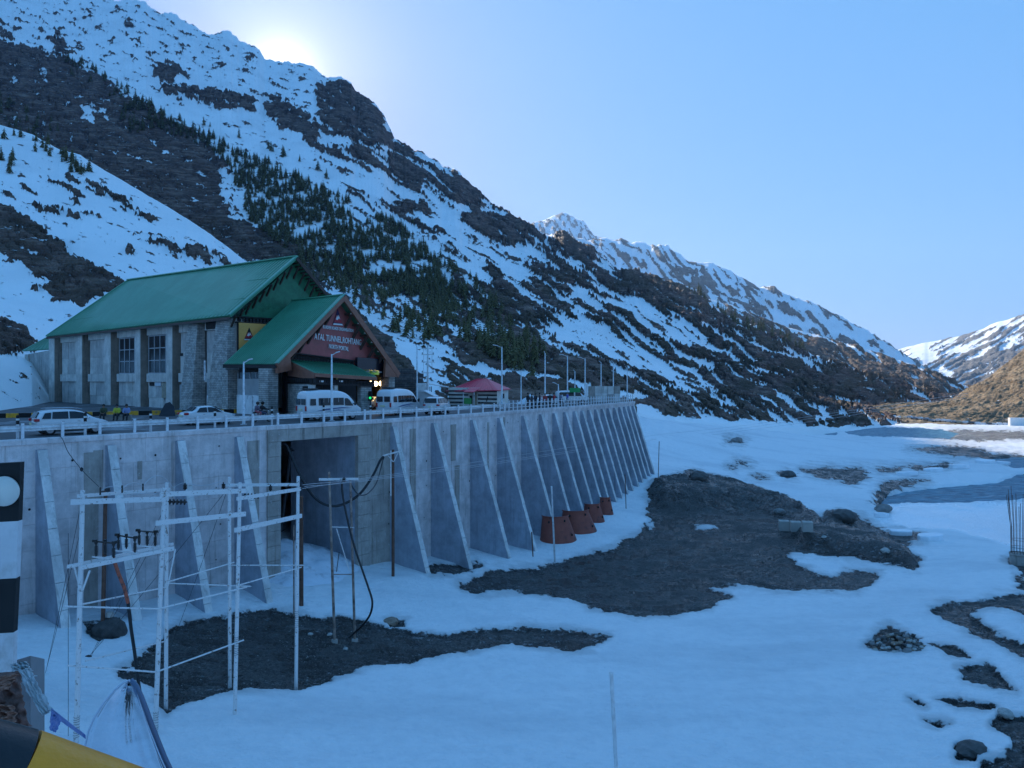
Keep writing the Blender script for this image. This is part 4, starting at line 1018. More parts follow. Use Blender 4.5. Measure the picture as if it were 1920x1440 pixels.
def window(root, px0, px1, z0, z1, off, nc_, nr_, la=A, lb=B, hn=HN, bar=.5):
    w = slab(root, 'window', M_mull, px0, px1, z0 - .12, z0, off + .1, .3, la, lb, hn)
    for c_ in range(nc_):
        for r_ in range(nr_):
            dx = (px1 - px0) / nc_; dz = (z1 - z0) / nr_
            o = slab(w, 'pane', M_glass, px0 + c_ * dx + bar, px0 + (c_ + 1) * dx - bar, z0 + r_ * dz + .06, z0 + (r_ + 1) * dz - .06, off, .05, la, lb, hn)
    for c_ in range(nc_ + 1): slab(w, 'glazing_bar', M_mull, px0 + c_ * (px1 - px0) / nc_ - bar * .8, px0 + c_ * (px1 - px0) / nc_ + bar * .8, z0, z1, off + .06, .12, la, lb, hn)
    for r_ in range(1, nr_ + 1): slab(w, 'glazing_bar', M_mull, px0, px1, z0 + r_ * (z1 - z0) / nr_ - .05, z0 + r_ * (z1 - z0) / nr_ + .05, off + .065, .1, la, lb, hn)
    return w
window(hall, 223, 261, 4.35, 9.0, -.1, 4, 3); window(hall, 278, 320, 4.35, 9.0, -.1, 4, 3)
slab(hall, 'vent_opening', M_dark, 280, 288, 2.7, 3.15, .0, .1); slab(hall, 'board', mat('pale board', (.62, .64, .68), .6), 291, 302, 2.7, 3.15, .03, .1)
slab(hall, 'board', mat('raw plywood', (.33, .28, .21), .7, 0, .3, 2), 304, 320, 1.2, 3.1, .06, .1)
M_sheet = mat('white corrugated sheet', (.8, .8, .8), .5, 0, .12, 1.5, dirt=(.4, .42, .45)); M_gsheet = mat('grey blanket sheeting', (.36, .36, .36), .7, 0, .15, 1.2)
slab(hall, 'sheet', M_gsheet, 338, 361, -.4, 2.9, .08, .1); slab(hall, 'sheet', M_gsheet, 391, 409, 1.7, 3.6, .2, .1); slab(hall, 'sheet', M_sheet, 391, 409, -.4, 1.7, .22, .1)
slab(hall, 'vent_opening', M_dark, 389, 414, 9.2, 10.1, .2, .1); slab(hall, 'vent_opening', M_dark, 338, 343, 6.3, 6.65, .0, .1); slab(hall, 'board', M_hallc, 344, 360, 6.3, 6.8, .03, .1)
mb = MB(); q = line_pt(A, B, 410); mb.tube([Vector((q.x, q.y, -.2)) + HN * 1.0, Vector((q.x, q.y, 4.6)) + HN * .7], .09, 8); mb.tube([Vector((q.x, q.y, 3.4)) + HN * 1.6, Vector((q.x, q.y, 5.6)) + HN * 1.6], .13, 8); mb.build('drainpipe', M_wpost, hall)
# roof
eL, eR, rR, rL = at(86, 630, 119.5), at(430, 591, 82.6), at(556, 481, 88.6), at(240, 525, 118)
eR2 = at(648, 592, 94); eL2 = rL + (rL - eL); eL2.z = eL.z
def roof_slope(root, name, a, b, c, d, th, m_, seams=0, lab='roof'):
    """a-b eave, d-c ridge"""
    n_ = (b - a).cross(d - a).normalized()
    if n_.z < 0: n_ = -n_
    mb = MB(); mb.prism([a, b, c, d], -n_ * th); o = mb.build(name, m_, root)
    if seams:
        sm = MB()
        for k in range(1, seams):
            f = k / seams; sm.beam(a.lerp(b, f) + n_ * .03, d.lerp(c, f) + n_ * .03, .05, .06, up=n_)
        sm.build('standing_seam', m_, o)['kind'] = 'stuff'
    return o, n_
ro, rn_ = roof_slope(hall, 'roof', eL, eR, rR, rL, .28, M_green, 62)
roof_slope(hall, 'roof', eL2, eR2, rR, rL, .28, M_green)
mb = MB(); mb.beam(rL + UP * .05, rR + UP * .05, .5, .14); mb.build('ridge_cap', M_green, hall)
mb = MB(); mb.beam(eR + rn_ * .06, rR + rn_ * .06, .55, .14, up=rn_); mb.build('verge_trim', mat('paler green trim', (.09, .36, .25), .4, .1), hall)
mb = MB(); mb.beam(eL + Vector((0, 0, -.32)) - HN * .1, eR + Vector((0, 0, -.32)) - HN * .1, .12, .30); mb.build('fascia', M_wood, hall)
mb = MB(); mb.beam(eL.lerp(rL, 0) + UP * .03, rL + UP * .03, .35, .1, up=rn_); mb.build('verge_trim', M_green, hall)
mb = MB()
for z_ in (.28, .62): 
    lo = eL.lerp(rL, z_) + rn_ * .05; hi = eR.lerp(rR, z_) + rn_ * .05; mb.beam(lo, hi, .06, .05, up=rn_)
mb.build('sheet_lap', M_green, hall)
# gable end of the hall
AX = -HD        # along the roof, away from the portal
gB = B + Vector((0, 0, 0)); gd = Vector((.663, .749, 0))
def gp_(d, z, back=0): return Vector((B.x, B.y, 0)) + gd * d + AX * back + Vector((0, 0, z))
mb = MB(); mb.prism([gp_(0, 10.0, .35), gp_(15.5, 10.0, .35), gp_(7.6, 17.3, .35)], AX * .3); mb.build('gable_cladding', M_green2, hall)
mb = MB(); mb.prism([gp_(0, -1, .3), gp_(15.5, -1, .3), gp_(15.5, 10.2, .3), gp_(0, 10.2, .3)], AX * .5); mb.build('gable_wall', M_hallp, hall)
mb = MB()
for k in range(26): mb.box(gp_(.4 + k * .42, 10.05, .1), (.26, .5, .34), math.atan2(gd.y, gd.x))
mb.beam(gp_(0, 10.35, .15), gp_(12, 10.35, .15), .5, .14); mb.beam(gp_(0, 9.75, .15), gp_(12, 9.75, .15), .4, .12)
mb.build('bracket_band', M_dark, hall)
for k in range(9):    # struts under the verge
    for sgn, e_ in ((0, eR), (1, eR2)):
        f = .1 + k * .105; top = e_.lerp(rR, f) - UP * .75; mb = MB()
        base = top + AX * 2.2 - UP * 2.3; mb.beam(top + AX * .15, base, .16, .18); mb.build('strut', M_wood, hall)
mb = MB()
for k in range(20):
    f = k / 20; q0 = eR2.lerp(rR, f) - UP * .38; mb.beam(q0, q0 + AX * 2.2, .2, .16)
mb.build('purlin', M_wood, hall)
mb = MB(); mb.beam(eR2 - UP * .2, rR - UP * .2, .16, .36); mb.build('bargeboard', M_wood, hall)
# yellow sign board on the gable
M_signy = mat('yellow sign board', (.95, .46, .12), .5, 0, .06, 1); sb_ = MB()
sb_.prism([gp_(.25, 4.9, -.1), gp_(7, 4.9, -.1), gp_(7, 9.7, -.1), gp_(.25, 9.7, -.1)], AX * .12); ysg = sb_.build('sign_board', M_signy, hall)
mb = MB(); mb.beam(gp_(.12, 4.9, -.1), gp_(.12, 9.7, -.1), .14, .14); mb.build('sign_frame', M_black, ysg)
M_lblack = mat('black lettering', (.02, .02, .022), .5); M_lwhite = mat('white lettering', (.78, .78, .78), .5, 0, .05); M_lred = mat('red emblem paint', (.45, .03, .04), .5)
def text(body, loc, xdir, size, m_, parent, fit=None, up=Vector((0, 0, 1)), ext=.02, name='lettering', sx=1.0, align='CENTER'):
    cu = bpy.data.curves.new(name, 'FONT'); cu.body = body; cu.size = size; cu.extrude = ext; cu.align_x = align; cu.align_y = 'CENTER'; cu.resolution_u = 2; cu.offset = size * .006
    o = bpy.data.objects.new(name, cu); C.objects.link(o); dg = bpy.context.evaluated_depsgraph_get()
    me = bpy.data.meshes.new_from_object(o.evaluated_get(dg)); bpy.data.objects.remove(o); me.name = name
    if fit:
        xs = [v.co.x for v in me.vertices]; sx = fit / (max(xs) - min(xs))
    x = xdir.normalized(); z = x.cross(up).normalized(); y = z.cross(x)
    me.transform(Matrix((x * sx, y, z)).transposed().to_4x4()); me.transform(Matrix.Translation(loc))
    return link(name, me, m_, parent)
def emblem(c, x, s, nrm, parent, dk):
    o_ = lambda u, v, d=0: c + x * (u * s) + UP * (v * s) + nrm * d
    mb = MB(); mb.prism([o_(-.5, -.5), o_(.5, -.5), o_(0, .62)], nrm * .03); e = mb.build('emblem', dk, parent)
    mb = MB(); mb.prism([o_(-.4, -.33, .035), o_(.4, -.33, .035), o_(.17, .16, .035), o_(-.17, .16, .035)], nrm * .02); mb.build('emblem_field', M_lred, e)
    mb = MB(); mb.prism([o_(-.24, -.12, .06), o_(-.1, .17, .06), (o_(-.02, .0, .06)), o_(.04, .2, .06), o_(.22, -.12, .06), o_(.08, -.02, .06), o_(-.06, -.16, .06)], nrm * .015); mb.build('emblem_peaks', M_lwhite, e)
    mb = MB(); mb.prism([o_(-.5, -.5, .035), o_(.5, -.5, .035), o_(.44, -.4, .035), o_(-.44, -.4, .035)], nrm * .02); mb.build('emblem_bar', M_lwhite, e)
nG = -AX
emblem(gp_(1.45, 8.45, -.12), gd, 1.25, nG, ysg, M_lblack)
text('BORDER ROADS ORGANISATION', gp_(3.0, 8.1, -.13), gd, .85, M_lblack, ysg, align='LEFT')
text('SE', gp_(.5, 5.15, -.13), gd, .45, M_lblack, ysg, align='LEFT')
# annex at the left end
an = empty('annex', (0, 0, 0), 0, 'low concrete annex with a small green roof at the far left end of the hall', 'building')
a0, a1 = at(50, 700, 128), at(100, 700, 122); a0.z = a1.z = 0; an_n = Vector(((a1 - a0).y, -(a1 - a0).x, 0)).normalized()
mb = MB(); mb.prism([a0 + Vector((0, 0, -1)), a1 + Vector((0, 0, -1)), a1 + Vector((0, 0, 8.2)), a0 + Vector((0, 0, 7.6))], -an_n * 8); mb.build('wall', M_hallp, an)
mb = MB(); mb.prism([a0 + an_n * .3 + Vector((0, 0, -1)), a0 + (a1 - a0) * .12 + an_n * .3 + Vector((0, 0, -1)), a0 + (a1 - a0) * .12 + an_n * .3 + Vector((0, 0, 7.6)), a0 + an_n * .3 + Vector((0, 0, 7.6))], -an_n * .4); mb.build('pier', M_hallc, an)
roof_slope(an, 'roof', at(41, 657, 128), at(101, 653, 121.6), at(101, 626, 126), at(98, 626, 128), .25, M_green, 8)

# ---------------------------------------------------------------- the portal
po = empty('tunnel_portal', (0, 0, 0), 0, 'tunnel portal building with steep green gable roof, red-brown front and white lettering', 'building')
L, Rr, Cc, Cb, Lb = at(519, 682, 73.4), at(747, 699, 90), at(644, 553, 81.9), at(548, 563.5, 88.4), at(419, 682, 80.6)
Rb = Rr + (Cb - Cc)
ro, pn = roof_slope(po, 'roof', Lb, L, Cc, Cb, .3, M_green, 26)
roof_slope(po, 'roof', Rb, Rr, Cc, Cb, .3, M_green, 14)
F = (Rr - L); F.z = 0; F.normalize(); FN = Vector((F.y, -F.x, 0)); FN = -FN if FN.y > 0 else FN
mb = MB(); mb.beam(L - UP * .30 + FN * .05, Cc - UP * .25 + FN * .05, .2, .62); mb.build('bargeboard', M_barge, po)
mb = MB(); mb.beam(Cc - UP * .25 + FN * .05, Rr - UP * .30 + FN * .05, .2, .62); mb.build('bargeboard', M_barge, po)
mb = MB(); mb.prism([L + FN * .1 + Vector((0, 0, -.9)), L + FN * .1 + UP * .1, L + (Cc - L) * .16 + FN * .1 + UP * .1, L + F * 1.9 + FN * .1 + Vector((0, 0, -.6))], -FN * .3); mb.build('eave_end', M_barge, po)
mb = MB(); mb.prism([Rr + FN * .1 + Vector((0, 0, -.5)), Rr + FN * .1 + UP * .2, Rr + (Cc - Rr) * .25 + FN * .1, Rr - F * 2.6 + FN * .1 + Vector((0, 0, -.5))], -FN * .3); mb.build('eave_end', M_barge, po)
mb = MB(); mb.beam(Lb - UP * .25, L - UP * .25, .15, .35); mb.build('fascia', M_dark, po)
mb = MB(); mb.beam(L + pn * .05, Cc + pn * .05, .5, .12, up=pn); mb.build('verge_trim', bpy.data.materials['paler green trim'], po)
mb = MB(); mb.beam(Cb + UP * .05, Cc + UP * .05, .4, .12); mb.build('ridge_cap', M_green, po)
# front wall, set back under the verge
set_ = 1.3
def fp(px, py, back=set_):
    a_, b_ = L - FN * back, Rr - FN * back; p = line_pt(Vector((a_.x, a_.y, 0)), Vector((b_.x, b_.y, 0)), px); return Vector((p.x, p.y, zpy(py, p.y)))
mb = MB(); mb.prism([fp(536, 668), fp(536, 676), fp(728, 694), fp(728, 684), fp(642, 562)], -FN * .4); face = mb.build('gable_front', M_redb, po)
def fz(px, py, d=0): return fp(px, py) + FN * d
emblem(fz(632.5, 596, .05), F, 1.55, FN, face, mat('purple black emblem edge', (.05, .02, .08), .5))
for body, pa, pb, sz in (('BORDER ROADS ORGANISATION', (604, 613), (661, 620.5), .50), ('ATAL TUNNEL,ROHTANG', (588, 631), (676, 643), .92), ('NORTH PORTAL', (615, 649.5), (652, 655), .66)):
    A_, B_ = fz(*pa, .12), fz(*pb, .12); text(body, A_.lerp(B_, .5), B_ - A_, sz, M_lwhite, face, fit=(B_ - A_).length, ext=.02)
for txt_, f0 in ():
    pass
for side, e_ in ((0, L), (1, Rr)):
    for k in range(6):
        f = .16 + k * .135; top = e_.lerp(Cc, f) - UP * .55; base = top - FN * (set_ - .1) - UP * 1.5; mb = MB(); mb.beam(top - FN * .1, base, .2, .26); mb.beam(top - FN * .1, top - FN * (set_), .18, .2); mb.build('bracket', M_wood, po)
for k in range(7):  # little lamps under the right verge
    f = .12 + k * .12; c_ = Rr.lerp(Cc, f) - UP * .62 - FN * .25; mb = MB(); mb.lathe([(0, 0), (.11, 0), (.09, .12), (0, .12)], c_, 8); mb.build('downlight', M_lwhite, po)
# walls below
pw0, pw1 = fp(532, 700), fp(728, 700)
mb = MB(); q0, q1 = fp(536, 670, set_ + .6), fp(668, 690, set_ + .6)
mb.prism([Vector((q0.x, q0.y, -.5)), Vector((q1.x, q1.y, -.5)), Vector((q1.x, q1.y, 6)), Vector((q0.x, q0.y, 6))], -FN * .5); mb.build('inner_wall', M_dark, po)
mb = MB(); n_ = 44; b0, b1 = fz(541, 667, .25), fz(662, 682, .25)
for k in range(n_): mb.beam(b0.lerp(b1, k / n_), b0.lerp(b1, k / n_) + FN * -.4, .12, .42)
mb.beam(b0 + UP * .3, b1 + UP * .3, .4, .12); mb.beam(b0 - UP * .32 - FN * .2, b1 - UP * .32 - FN * .2, .3, .16)
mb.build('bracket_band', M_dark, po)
# display screen
mb = MB(); s0, s1, s2, s3 = fz(661, 670, .7), fz(713, 674, .7), fz(713, 696, .7), fz(661, 692, .7); mb.prism([s0, s1, s2, s3], -FN * .3)
scr = mb.build('display_screen', mat('unlit black display', (.008, .009, .016), .25), po)
mb = MB()
for k in range(4): mb.box(s3.lerp(s2, .15 + k * .22) - UP * .15, (.35, .2, .12), 0)
mb.build('mounting_bracket', M_mull, scr)
# right pier and beam
for px_, w_ in ((727, 1.1),):
    p = fp(px_, 700); mb = MB(); mb.box((p.x, p.y, 1.9), (w_, 1.2, 4.9), math.atan2(F.y, F.x)); mb.build('stone_pier', M_stone, po)
p = fp(719, 700); mb = MB(); mb.beam(fz(712, 700, .1), fz(738, 702, .1), .4, .9); mb.build('lintel_beam', M_dark, po)
# left corner pier and side wall
lp = L - FN * 1.2 + F * .1; mb = MB(); mb.box((lp.x, lp.y, 2.0), (1.25, 1.3, 5.2), math.atan2(F.y, F.x)); mb.build('stone_pier', M_stone, po)
la, lb = at(444, 700, 80.5), at(508, 700, 75.2); la.z = lb.z = 0; sn_ = Vector(((lb - la).y, -(lb - la).x, 0)).normalized(); sn_ = -sn_ if sn_.y > 0 else sn_
def sslab(name, m_, a_, b_, z0, z1, off, th=.15): return slab(po, name, m_, a_, b_, z0, z1, off, th, la, lb, sn_)
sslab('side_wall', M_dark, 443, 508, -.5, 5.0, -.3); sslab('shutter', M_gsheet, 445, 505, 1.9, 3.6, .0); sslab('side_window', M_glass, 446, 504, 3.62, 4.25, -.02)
for k in range(6): sslab('glazing_bar', M_mull, 446 + k * 11.4, 446.8 + k * 11.4, 3.62, 4.25, .03)
for k in range(8): sslab('fence_sheet', M_sheet, 446 + k * 7.4, 446 + (k + 1) * 7.4 - .25, -.3, 1.95 - .03 * (k % 2), .12 + .03 * (k % 2), .03)
pr = MB(); q = line_pt(la, lb, 433); pr.box((q.x, q.y, 2.0), (1.3, 1.4, 5.0), math.atan2(sn_.y, sn_.x)); pr.build('stone_pier', M_stone, po)
# canopy
UL, UR_ = fz(538, 674, .1), fz(657, 682, .1); pj = -AX; pj = Vector((.749, -.663, 0))
LL = at(590, 698.5, 71.5); LR = at(706, 706, 80.6)
mb = MB(); cn = (LR - LL).cross(UL - LL).normalized(); cn = -cn if cn.z < 0 else cn
cr_, _ = roof_slope(po, 'canopy_roof', LL, LR, UR_, UL, .14, M_green, 22)
cr_.name = 'canopy_roof'
mb = MB(); mb.beam(LL - UP * .22, LR - UP * .22, .14, .34); mb.beam(UL - UP * .2, LL - UP * .22, .14, .34); mb.build('fascia', M_barge, po)
mb = MB(); mb.prism([UL - UP * .3, LL - UP * .4, LL - UP * .75 + (UL - LL) * .05, UL - UP * 1.6], (.1, .1, 0)); mb.build('canopy_cheek', M_barge, po)
mb = MB()
for k in range(40): q = LL.lerp(LR, k / 40 + .01) - UP * .72 - pj * .5; mb.box(q, (.14, .4, .4), math.atan2(F.y, F.x))
for k in range(14): q = LL.lerp(UL, k / 14); mb.box(Vector((q.x, q.y, LL.z - .72)), (.14, .3, .4), math.atan2(pj.y, pj.x))
mb.beam(LL - UP * 1.0 - pj * .5, LR - UP * 1.0 - pj * .5, .35, .16); mb.build('bracket_band', M_dark, po)
fl = Vector((LL.x, LL.y, 0)) - pj * .7; fr = Vector((LR.x, LR.y, 0)) - pj * .7; bk = Vector((UL.x, UL.y, 0))
mb = MB(); mb.prism([bk, fl, fl + F * .4, bk + F * .4], (0, 0, 3.1)); mb.build('stone_side_wall', M_stone, po)
def cpt(f): return fl.lerp(fr, f)
for f, w_, m__ in ((.02, .5, M_hallc), (.36, .45, M_hallc), (.86, 1.7, M_stone)):
    q = cpt(f); mb = MB(); mb.box((q.x, q.y, 1.5), (w_, .45, 3.05), math.atan2(F.y, F.x)); mb.build('canopy_pier', m__, po)
mb = MB(); mb.prism([cpt(.1) - FN * 1.5, cpt(.36) - FN * 1.5, cpt(.36) - FN * 1.6, cpt(.1) - FN * 1.6], (0, 0, 3.0)); mb.build('interior_shade', M_gab, po)  # dark set-back slab stands in for the shaded interior between piers
for px_, f in ((547, 0), ):
    q = bk.lerp(fl, .85) - sn_ * 0; mb = MB(); mb.box(Vector((q.x, q.y, 2.7)) + Vector((-.1, -.15, 0)), (.7, .12, .4), math.atan2(pj.y, pj.x)); mb.build('notice_plate', M_black, po)
for f in (.12, .42): q = cpt(f) + FN * .25; mb = MB(); mb.box((q.x, q.y, 3.35), (.5, .3, .16), math.atan2(F.y, F.x)); mb.build('floodlight', M_lwhite, po)
# lit mouth of the tunnel
M_tun = mat('ochre tunnel lining', (.42, .33, .10), .7, 0, .2, .6)
t0, t1 = fp(690, 700, set_ + .3), fp(722, 700, set_ + .3); t0.z = t1.z = -.2; dI = Vector((-.30, .954, 0))
mb = MB(); w_ = t1 - t0
for (p, q) in ((t1, t1 + dI * 26), ):
    mb.prism([p, q, q + F * .3, p + F * .3], (0, 0, 5.4))
mb.build('tunnel_lining', M_tun, po)
mb = MB(); mb.prism([t0 - F * 5 + dI * 26, t1 + dI * 26, t1 + dI * 26.4, t0 - F * 5 + dI * 26.4], (0, 0, 5.4)); mb.build('tunnel_lining', M_tun, po)
mb = MB(); mb.prism([t0 - F * 5 + UP * 5.3, t1 + UP * 5.3, t1 + dI * 26 + UP * 5.3, t0 - F * 5 + dI * 26 + UP * 5.3], (0, 0, .3)); mb.build('tunnel_ceiling', M_tun, po)
mb = MB(); mb.prism([t0 - F * 5, t0 - F * 5 + dI * 26, t0 - F * 5.3 + dI * 26, t0 - F * 5.3], (0, 0, 5.4)); mb.build('tunnel_lining', M_tun, po)
le = NT('warm lamp glow'); le.set(base=(1, .8, .5), emit=(1, .72, .36), es=8.0)
for k, (px_, py_) in enumerate(((695, 719), (704, 719.5), (715, 719))):
    c_ = at(px_, py_, 92.0 + k * .5); r_ = empty('tunnel_lamp', c_, 0, ['leftmost', 'middle', 'rightmost'][k] + ' of the three glowing warm lamps in the tunnel mouth', 'lamp', 'glowing lamps in the tunnel mouth')
    mb = MB(); mb.lathe([(0, -.16), (.26, -.13), (.30, 0), (.26, .1), (0, .12)], n=10, axis='Y'); mb.build('lamp_face', le.m, r_)
    mb = MB(); mb.box((0, .22, 0), (.62, .16, .42)); mb.beam((0, .22, .2), (0, .22, 2.0), .06, .06); mb.build('lamp_housing', M_black, r_)
ll = bpy.data.lights.new('tunnel lamp light', 'POINT'); ll.energy = 15; ll.color = (1, .74, .40); ll.shadow_soft_size = .5
lo = bpy.data.objects.new('tunnel_lamp_light', ll); C.objects.link(lo); lo.location = at(704, 722, 90.5)
# little traffic light on the pier
tl = empty('traffic_light', at(694.5, 742, 80), 0, 'small traffic light showing green beside the tunnel mouth', 'traffic light')
mb = MB(); mb.box((0, 0, 0), (.36, .25, .95)); mb.beam((0, .05, -.4), (0, .05, -1.9), .08, .08); mb.build('housing', M_black, tl)
ge = NT('green signal glow'); ge.set(base=(0, .6, .2), emit=(.02, 1, .25), es=.4)
mb = MB(); mb.lathe([(0, -.05), (.13, -.04), (.13, 0)], (0, -.13, -.22), 10, 'Y'); mb.build('green_lens', ge.m, tl)
# dark stacked-stone wall beside the portal
gw = MB(); g0, g1 = at(735, 700, 93), at(792, 700, 99); g0.z = g1.z = -.5
gab = empty('stone_wall', g0, 0, 'dark stacked-stone retaining wall to the right of the tunnel portal', 'wall'); gab.location = (0, 0, 0)
rg = random.Random(5)
for r_ in range(9):
    x = 0; L_ = (g1 - g0).length; top = 5.6 - .0
    while x < L_:
        w_ = rg.uniform(.9, 1.3); z = r_ * .6
        if z < top - (x / L_) * 1.5 and x + w_ <= L_ + .6:
            a_ = g0.lerp(g1, x / L_); b_ = g0.lerp(g1, min(1, (x + w_ - .05) / L_)); mb = MB(); mb.prism([a_ + UP * z, b_ + UP * z, b_ + UP * (z + .56), a_ + UP * (z + .56)], Vector((.2, 1.2, 0)) + Vector((0, -rg.uniform(0, .12), 0))); mb.build('stone_block', M_gab, gab)
        x += w_
# ---------------------------------------------------------------- vehicles
M_car = mat('white car paint', (.72, .73, .74), .25, 0, .04, 1, coat=.6); M_tyre = mat('tyre rubber', (.02, .02, .02), .8, 0, .2, 4); M_rim = mat('alloy rim', (.4, .41, .43), .35, .6)
M_wind = mat('tinted car glass', (.012, .016, .022), .08, 0, .1, 1); M_tail = mat('red tail lamp', (.45, .015, .02), .3); M_head = mat('clear head lamp', (.55, .58, .62), .15); M_plast = mat('dark bumper plastic', (.03, .03, .032), .6)
M_decal = mat('blue grey side stripe', (.10, .14, .26), .4); M_plate = mat('number plate', (.75, .72, .4), .5)
def loft(stations, mat_, name, parent, bevel=0):
    """stations: (x, [(y,z)...] half profile bottom->top); mirrored"""
    mb = MB(); vs = []; k = len(stations[0][1])
    for x, pr in stations:
        vs += [Vector((x, y, z)) for y, z in pr] + [Vector((x, -y, z)) for y, z in reversed(pr)]
    m_ = 2 * k; fs = []
    for i in range(len(stations) - 1):
        for j in range(m_):
            fs.append((i * m_ + j, i * m_ + (j + 1) % m_, (i + 1) * m_ + (j + 1) % m_, (i + 1) * m_ + j))
    fs.append(tuple(range(m_))); fs.append(tuple((len(stations) - 1) * m_ + j for j in range(m_ - 1, -1, -1)))
    mb.add(vs, fs, True); o = mb.build(name, mat_, parent)
    md = o.modifiers.new('sub', 'SUBSURF'); md.levels = 1; md.render_levels = 2
    return o
def wheels(root, xs, hw, r, dual=()):
    for x in xs:
        for s_ in (-1, 1):
            mb = MB(); mb.lathe([(0, -.1), (r * .62, -.1), (r * .92, -.105), (r, -.07), (r, .07), (r * .92, .105), (r * .62, .1), (0, .1)], (x, s_ * hw, r), 18, 'Y'); w = mb.build('wheel', M_tyre, root)
            mb = MB(); mb.lathe([(0, 0), (r * .6, 0)], (x, s_ * (hw + .112), r), 14, 'Y')
            for k in range(5):
                a = k * 1.2566; mb.beam((x + math.cos(a) * r * .1, s_ * (hw + .125), r + math.sin(a) * r * .1), (x + math.cos(a) * r * .58, s_ * (hw + .12), r + math.sin(a) * r * .58), .04, .05)
            mb.build('rim', M_rim, w)
def side_glass(root, quads, ybelt, yroof):
    """quads list of 4 (x,z) corners; laid on the tumblehome from ybelt(z) """
    for q in quads:
        for s_ in (-1, 1):
            mb = MB(); P_ = [Vector((x, s_ * ybelt(z), z)) for x, z in q]; n_ = Vector((0, s_ * .03, .0)); mb.prism(P_, n_)
            mb.build('side_window', M_wind, root)
def car(loc, az, kind, label, group=None, paint=None):
    """az: heading from +Y towards +X in degrees"""
    paint = paint or M_car
    r_ = empty('car', loc, R(90 - az), label, 'car', group)
    if kind == 'suv': L_, W_, H_, belt, hood, r0 = 4.3, .89, 1.64, 1.0, .98, .34; roof = [(-2.05, .95), (-1.95, 1.30), (-1.75, 1.56), (-1.0, 1.64), (.2, 1.62), (.75, 1.45), (1.25, 1.08), (1.5, 1.0), (2.0, .88), (2.15, .7)]
    elif kind == 'sedan': L_, W_, H_, belt, hood, r0 = 4.0, .86, 1.5, .95, .93, .31; roof = [(-1.98, .85), (-1.85, 1.02), (-1.35, 1.06), (-.95, 1.42), (-.2, 1.51), (.3, 1.47), (.95, 1.02), (1.3, .95), (1.85, .82), (2.0, .62)]
    else: L_, W_, H_, belt, hood, r0 = 3.9, .85, 1.8, 1.08, 1.05, .34; roof = [(-1.95, 1.0), (-1.9, 1.4), (-1.8, 1.74), (-1.2, 1.8), (.3, 1.78), (.8, 1.55), (1.05, 1.1), (1.4, 1.03), (1.85, .95), (1.95, .7)]
    st = []
    for x, zt in roof:
        end = abs(x) / (L_ / 2); w = W_ * (1 - .10 * max(0, end - .7) / .3)
        cab = max(0, (zt - belt) / (H_ - belt)); zb = .24 + .12 * max(0, end - .8) / .2
        yb = w; yr = w - .20 * cab
        st.append((x, [(w * .9, zb), (w, zb + .12), (w, min(zt - .06, belt - .2)), (yb * .985, min(zt - .03, belt)), (yr, zt - .05 * (1 if cab > .1 else .4)), (yr * .72, zt)]))
    loft(st, paint, 'body', r_)
    yb = lambda z: W_ * .985 - .20 * max(0, (z - belt) / (H_ - belt)) * 1.0 + .0
    if kind == 'suv': qs = [[(-1.75, 1.06), (-1.25, 1.06), (-1.2, 1.45), (-1.55, 1.42)], [(-1.17, 1.05), (-.25, 1.04), (-.25, 1.5), (-1.12, 1.48)], [(-.17, 1.04), (1.0, 1.04), (.62, 1.40), (.15, 1.49), (-.17, 1.5)]]
    elif kind == 'sedan': qs = [[(-1.12, 1.0), (-.3, .99), (-.3, 1.38), (-.82, 1.34)], [(-.22, .99), (.85, .99), (.4, 1.3), (.1, 1.37), (-.22, 1.38)]]
    else: qs = [[(-1.8, 1.12), (-1.2, 1.12), (-1.2, 1.62), (-1.72, 1.6)], [(-1.1, 1.12), (-.2, 1.12), (-.2, 1.62), (-1.1, 1.62)], [(-.1, 1.12), (.9, 1.12), (.66, 1.45), (.3, 1.6), (-.1, 1.62)]]
    side_glass(r_, qs, lambda z: yb(z) + .005, 0)
    # rear and front screens
    def screen(name, x0, z0, x1, z1, w0, w1, off):
        mb = MB(); mb.prism([Vector((x0, -w0, z0)), Vector((x0, w0, z0)), Vector((x1, w1, z1)), Vector((x1, -w1, z1))], (off, 0, .03)); mb.build(name, M_wind, r_)
    if kind == 'suv': screen('rear_window', -2.03, 1.1, -1.83, 1.46, .66, .58, -.05); screen('windscreen', 1.22, 1.08, .78, 1.42, .72, .6, .06)
    elif kind == 'sedan': screen('rear_window', -1.38, 1.08, -1.0, 1.38, .62, .52, -.05); screen('windscreen', .98, 1.0, .42, 1.38, .68, .55, .06)
    else: screen('rear_window', -1.97, 1.16, -1.88, 1.6, .62, .58, -.05); screen('windscreen', 1.1, 1.12, .84, 1.5, .68, .58, .06)
    tz = {'suv': .98, 'sedan': .9, 'jeep': .95}[kind]
    for s_ in (-1, 1):
        mb = MB(); mb.box((-L_ / 2 + .14, s_ * (W_ - .14), tz), (.3, .28, .17)); mb.build('tail_lamp', M_tail, r_, .03)
        mb = MB(); mb.box((L_ / 2 - .2, s_ * (W_ - .2), .72), (.3, .3, .16)); mb.build('head_lamp', M_head, r_, .03)
        mb = MB(); mb.box((.85 if kind != 'jeep' else .8, s_ * (W_ + .1), belt + .08), (.12, .2, .14)); mb.build('wing_mirror', paint, r_, .03)
        for x in (-.55, .35): mb = MB(); mb.box((x, s_ * (W_ + .012), belt - .12), (.16, .03, .035)); mb.build('door_handle', M_rim, r_)
    mb = MB(); mb.box((-L_ / 2 - .01, 0, .45), (.12, W_ * 1.7, .25)); mb.build('rear_bumper', M_plast if kind != 'sedan' else paint, r_, .04)
    mb = MB(); mb.box((-L_ / 2 - .05, 0, .75), (.03, .5, .13)); mb.build('number_plate', M_plate, r_)
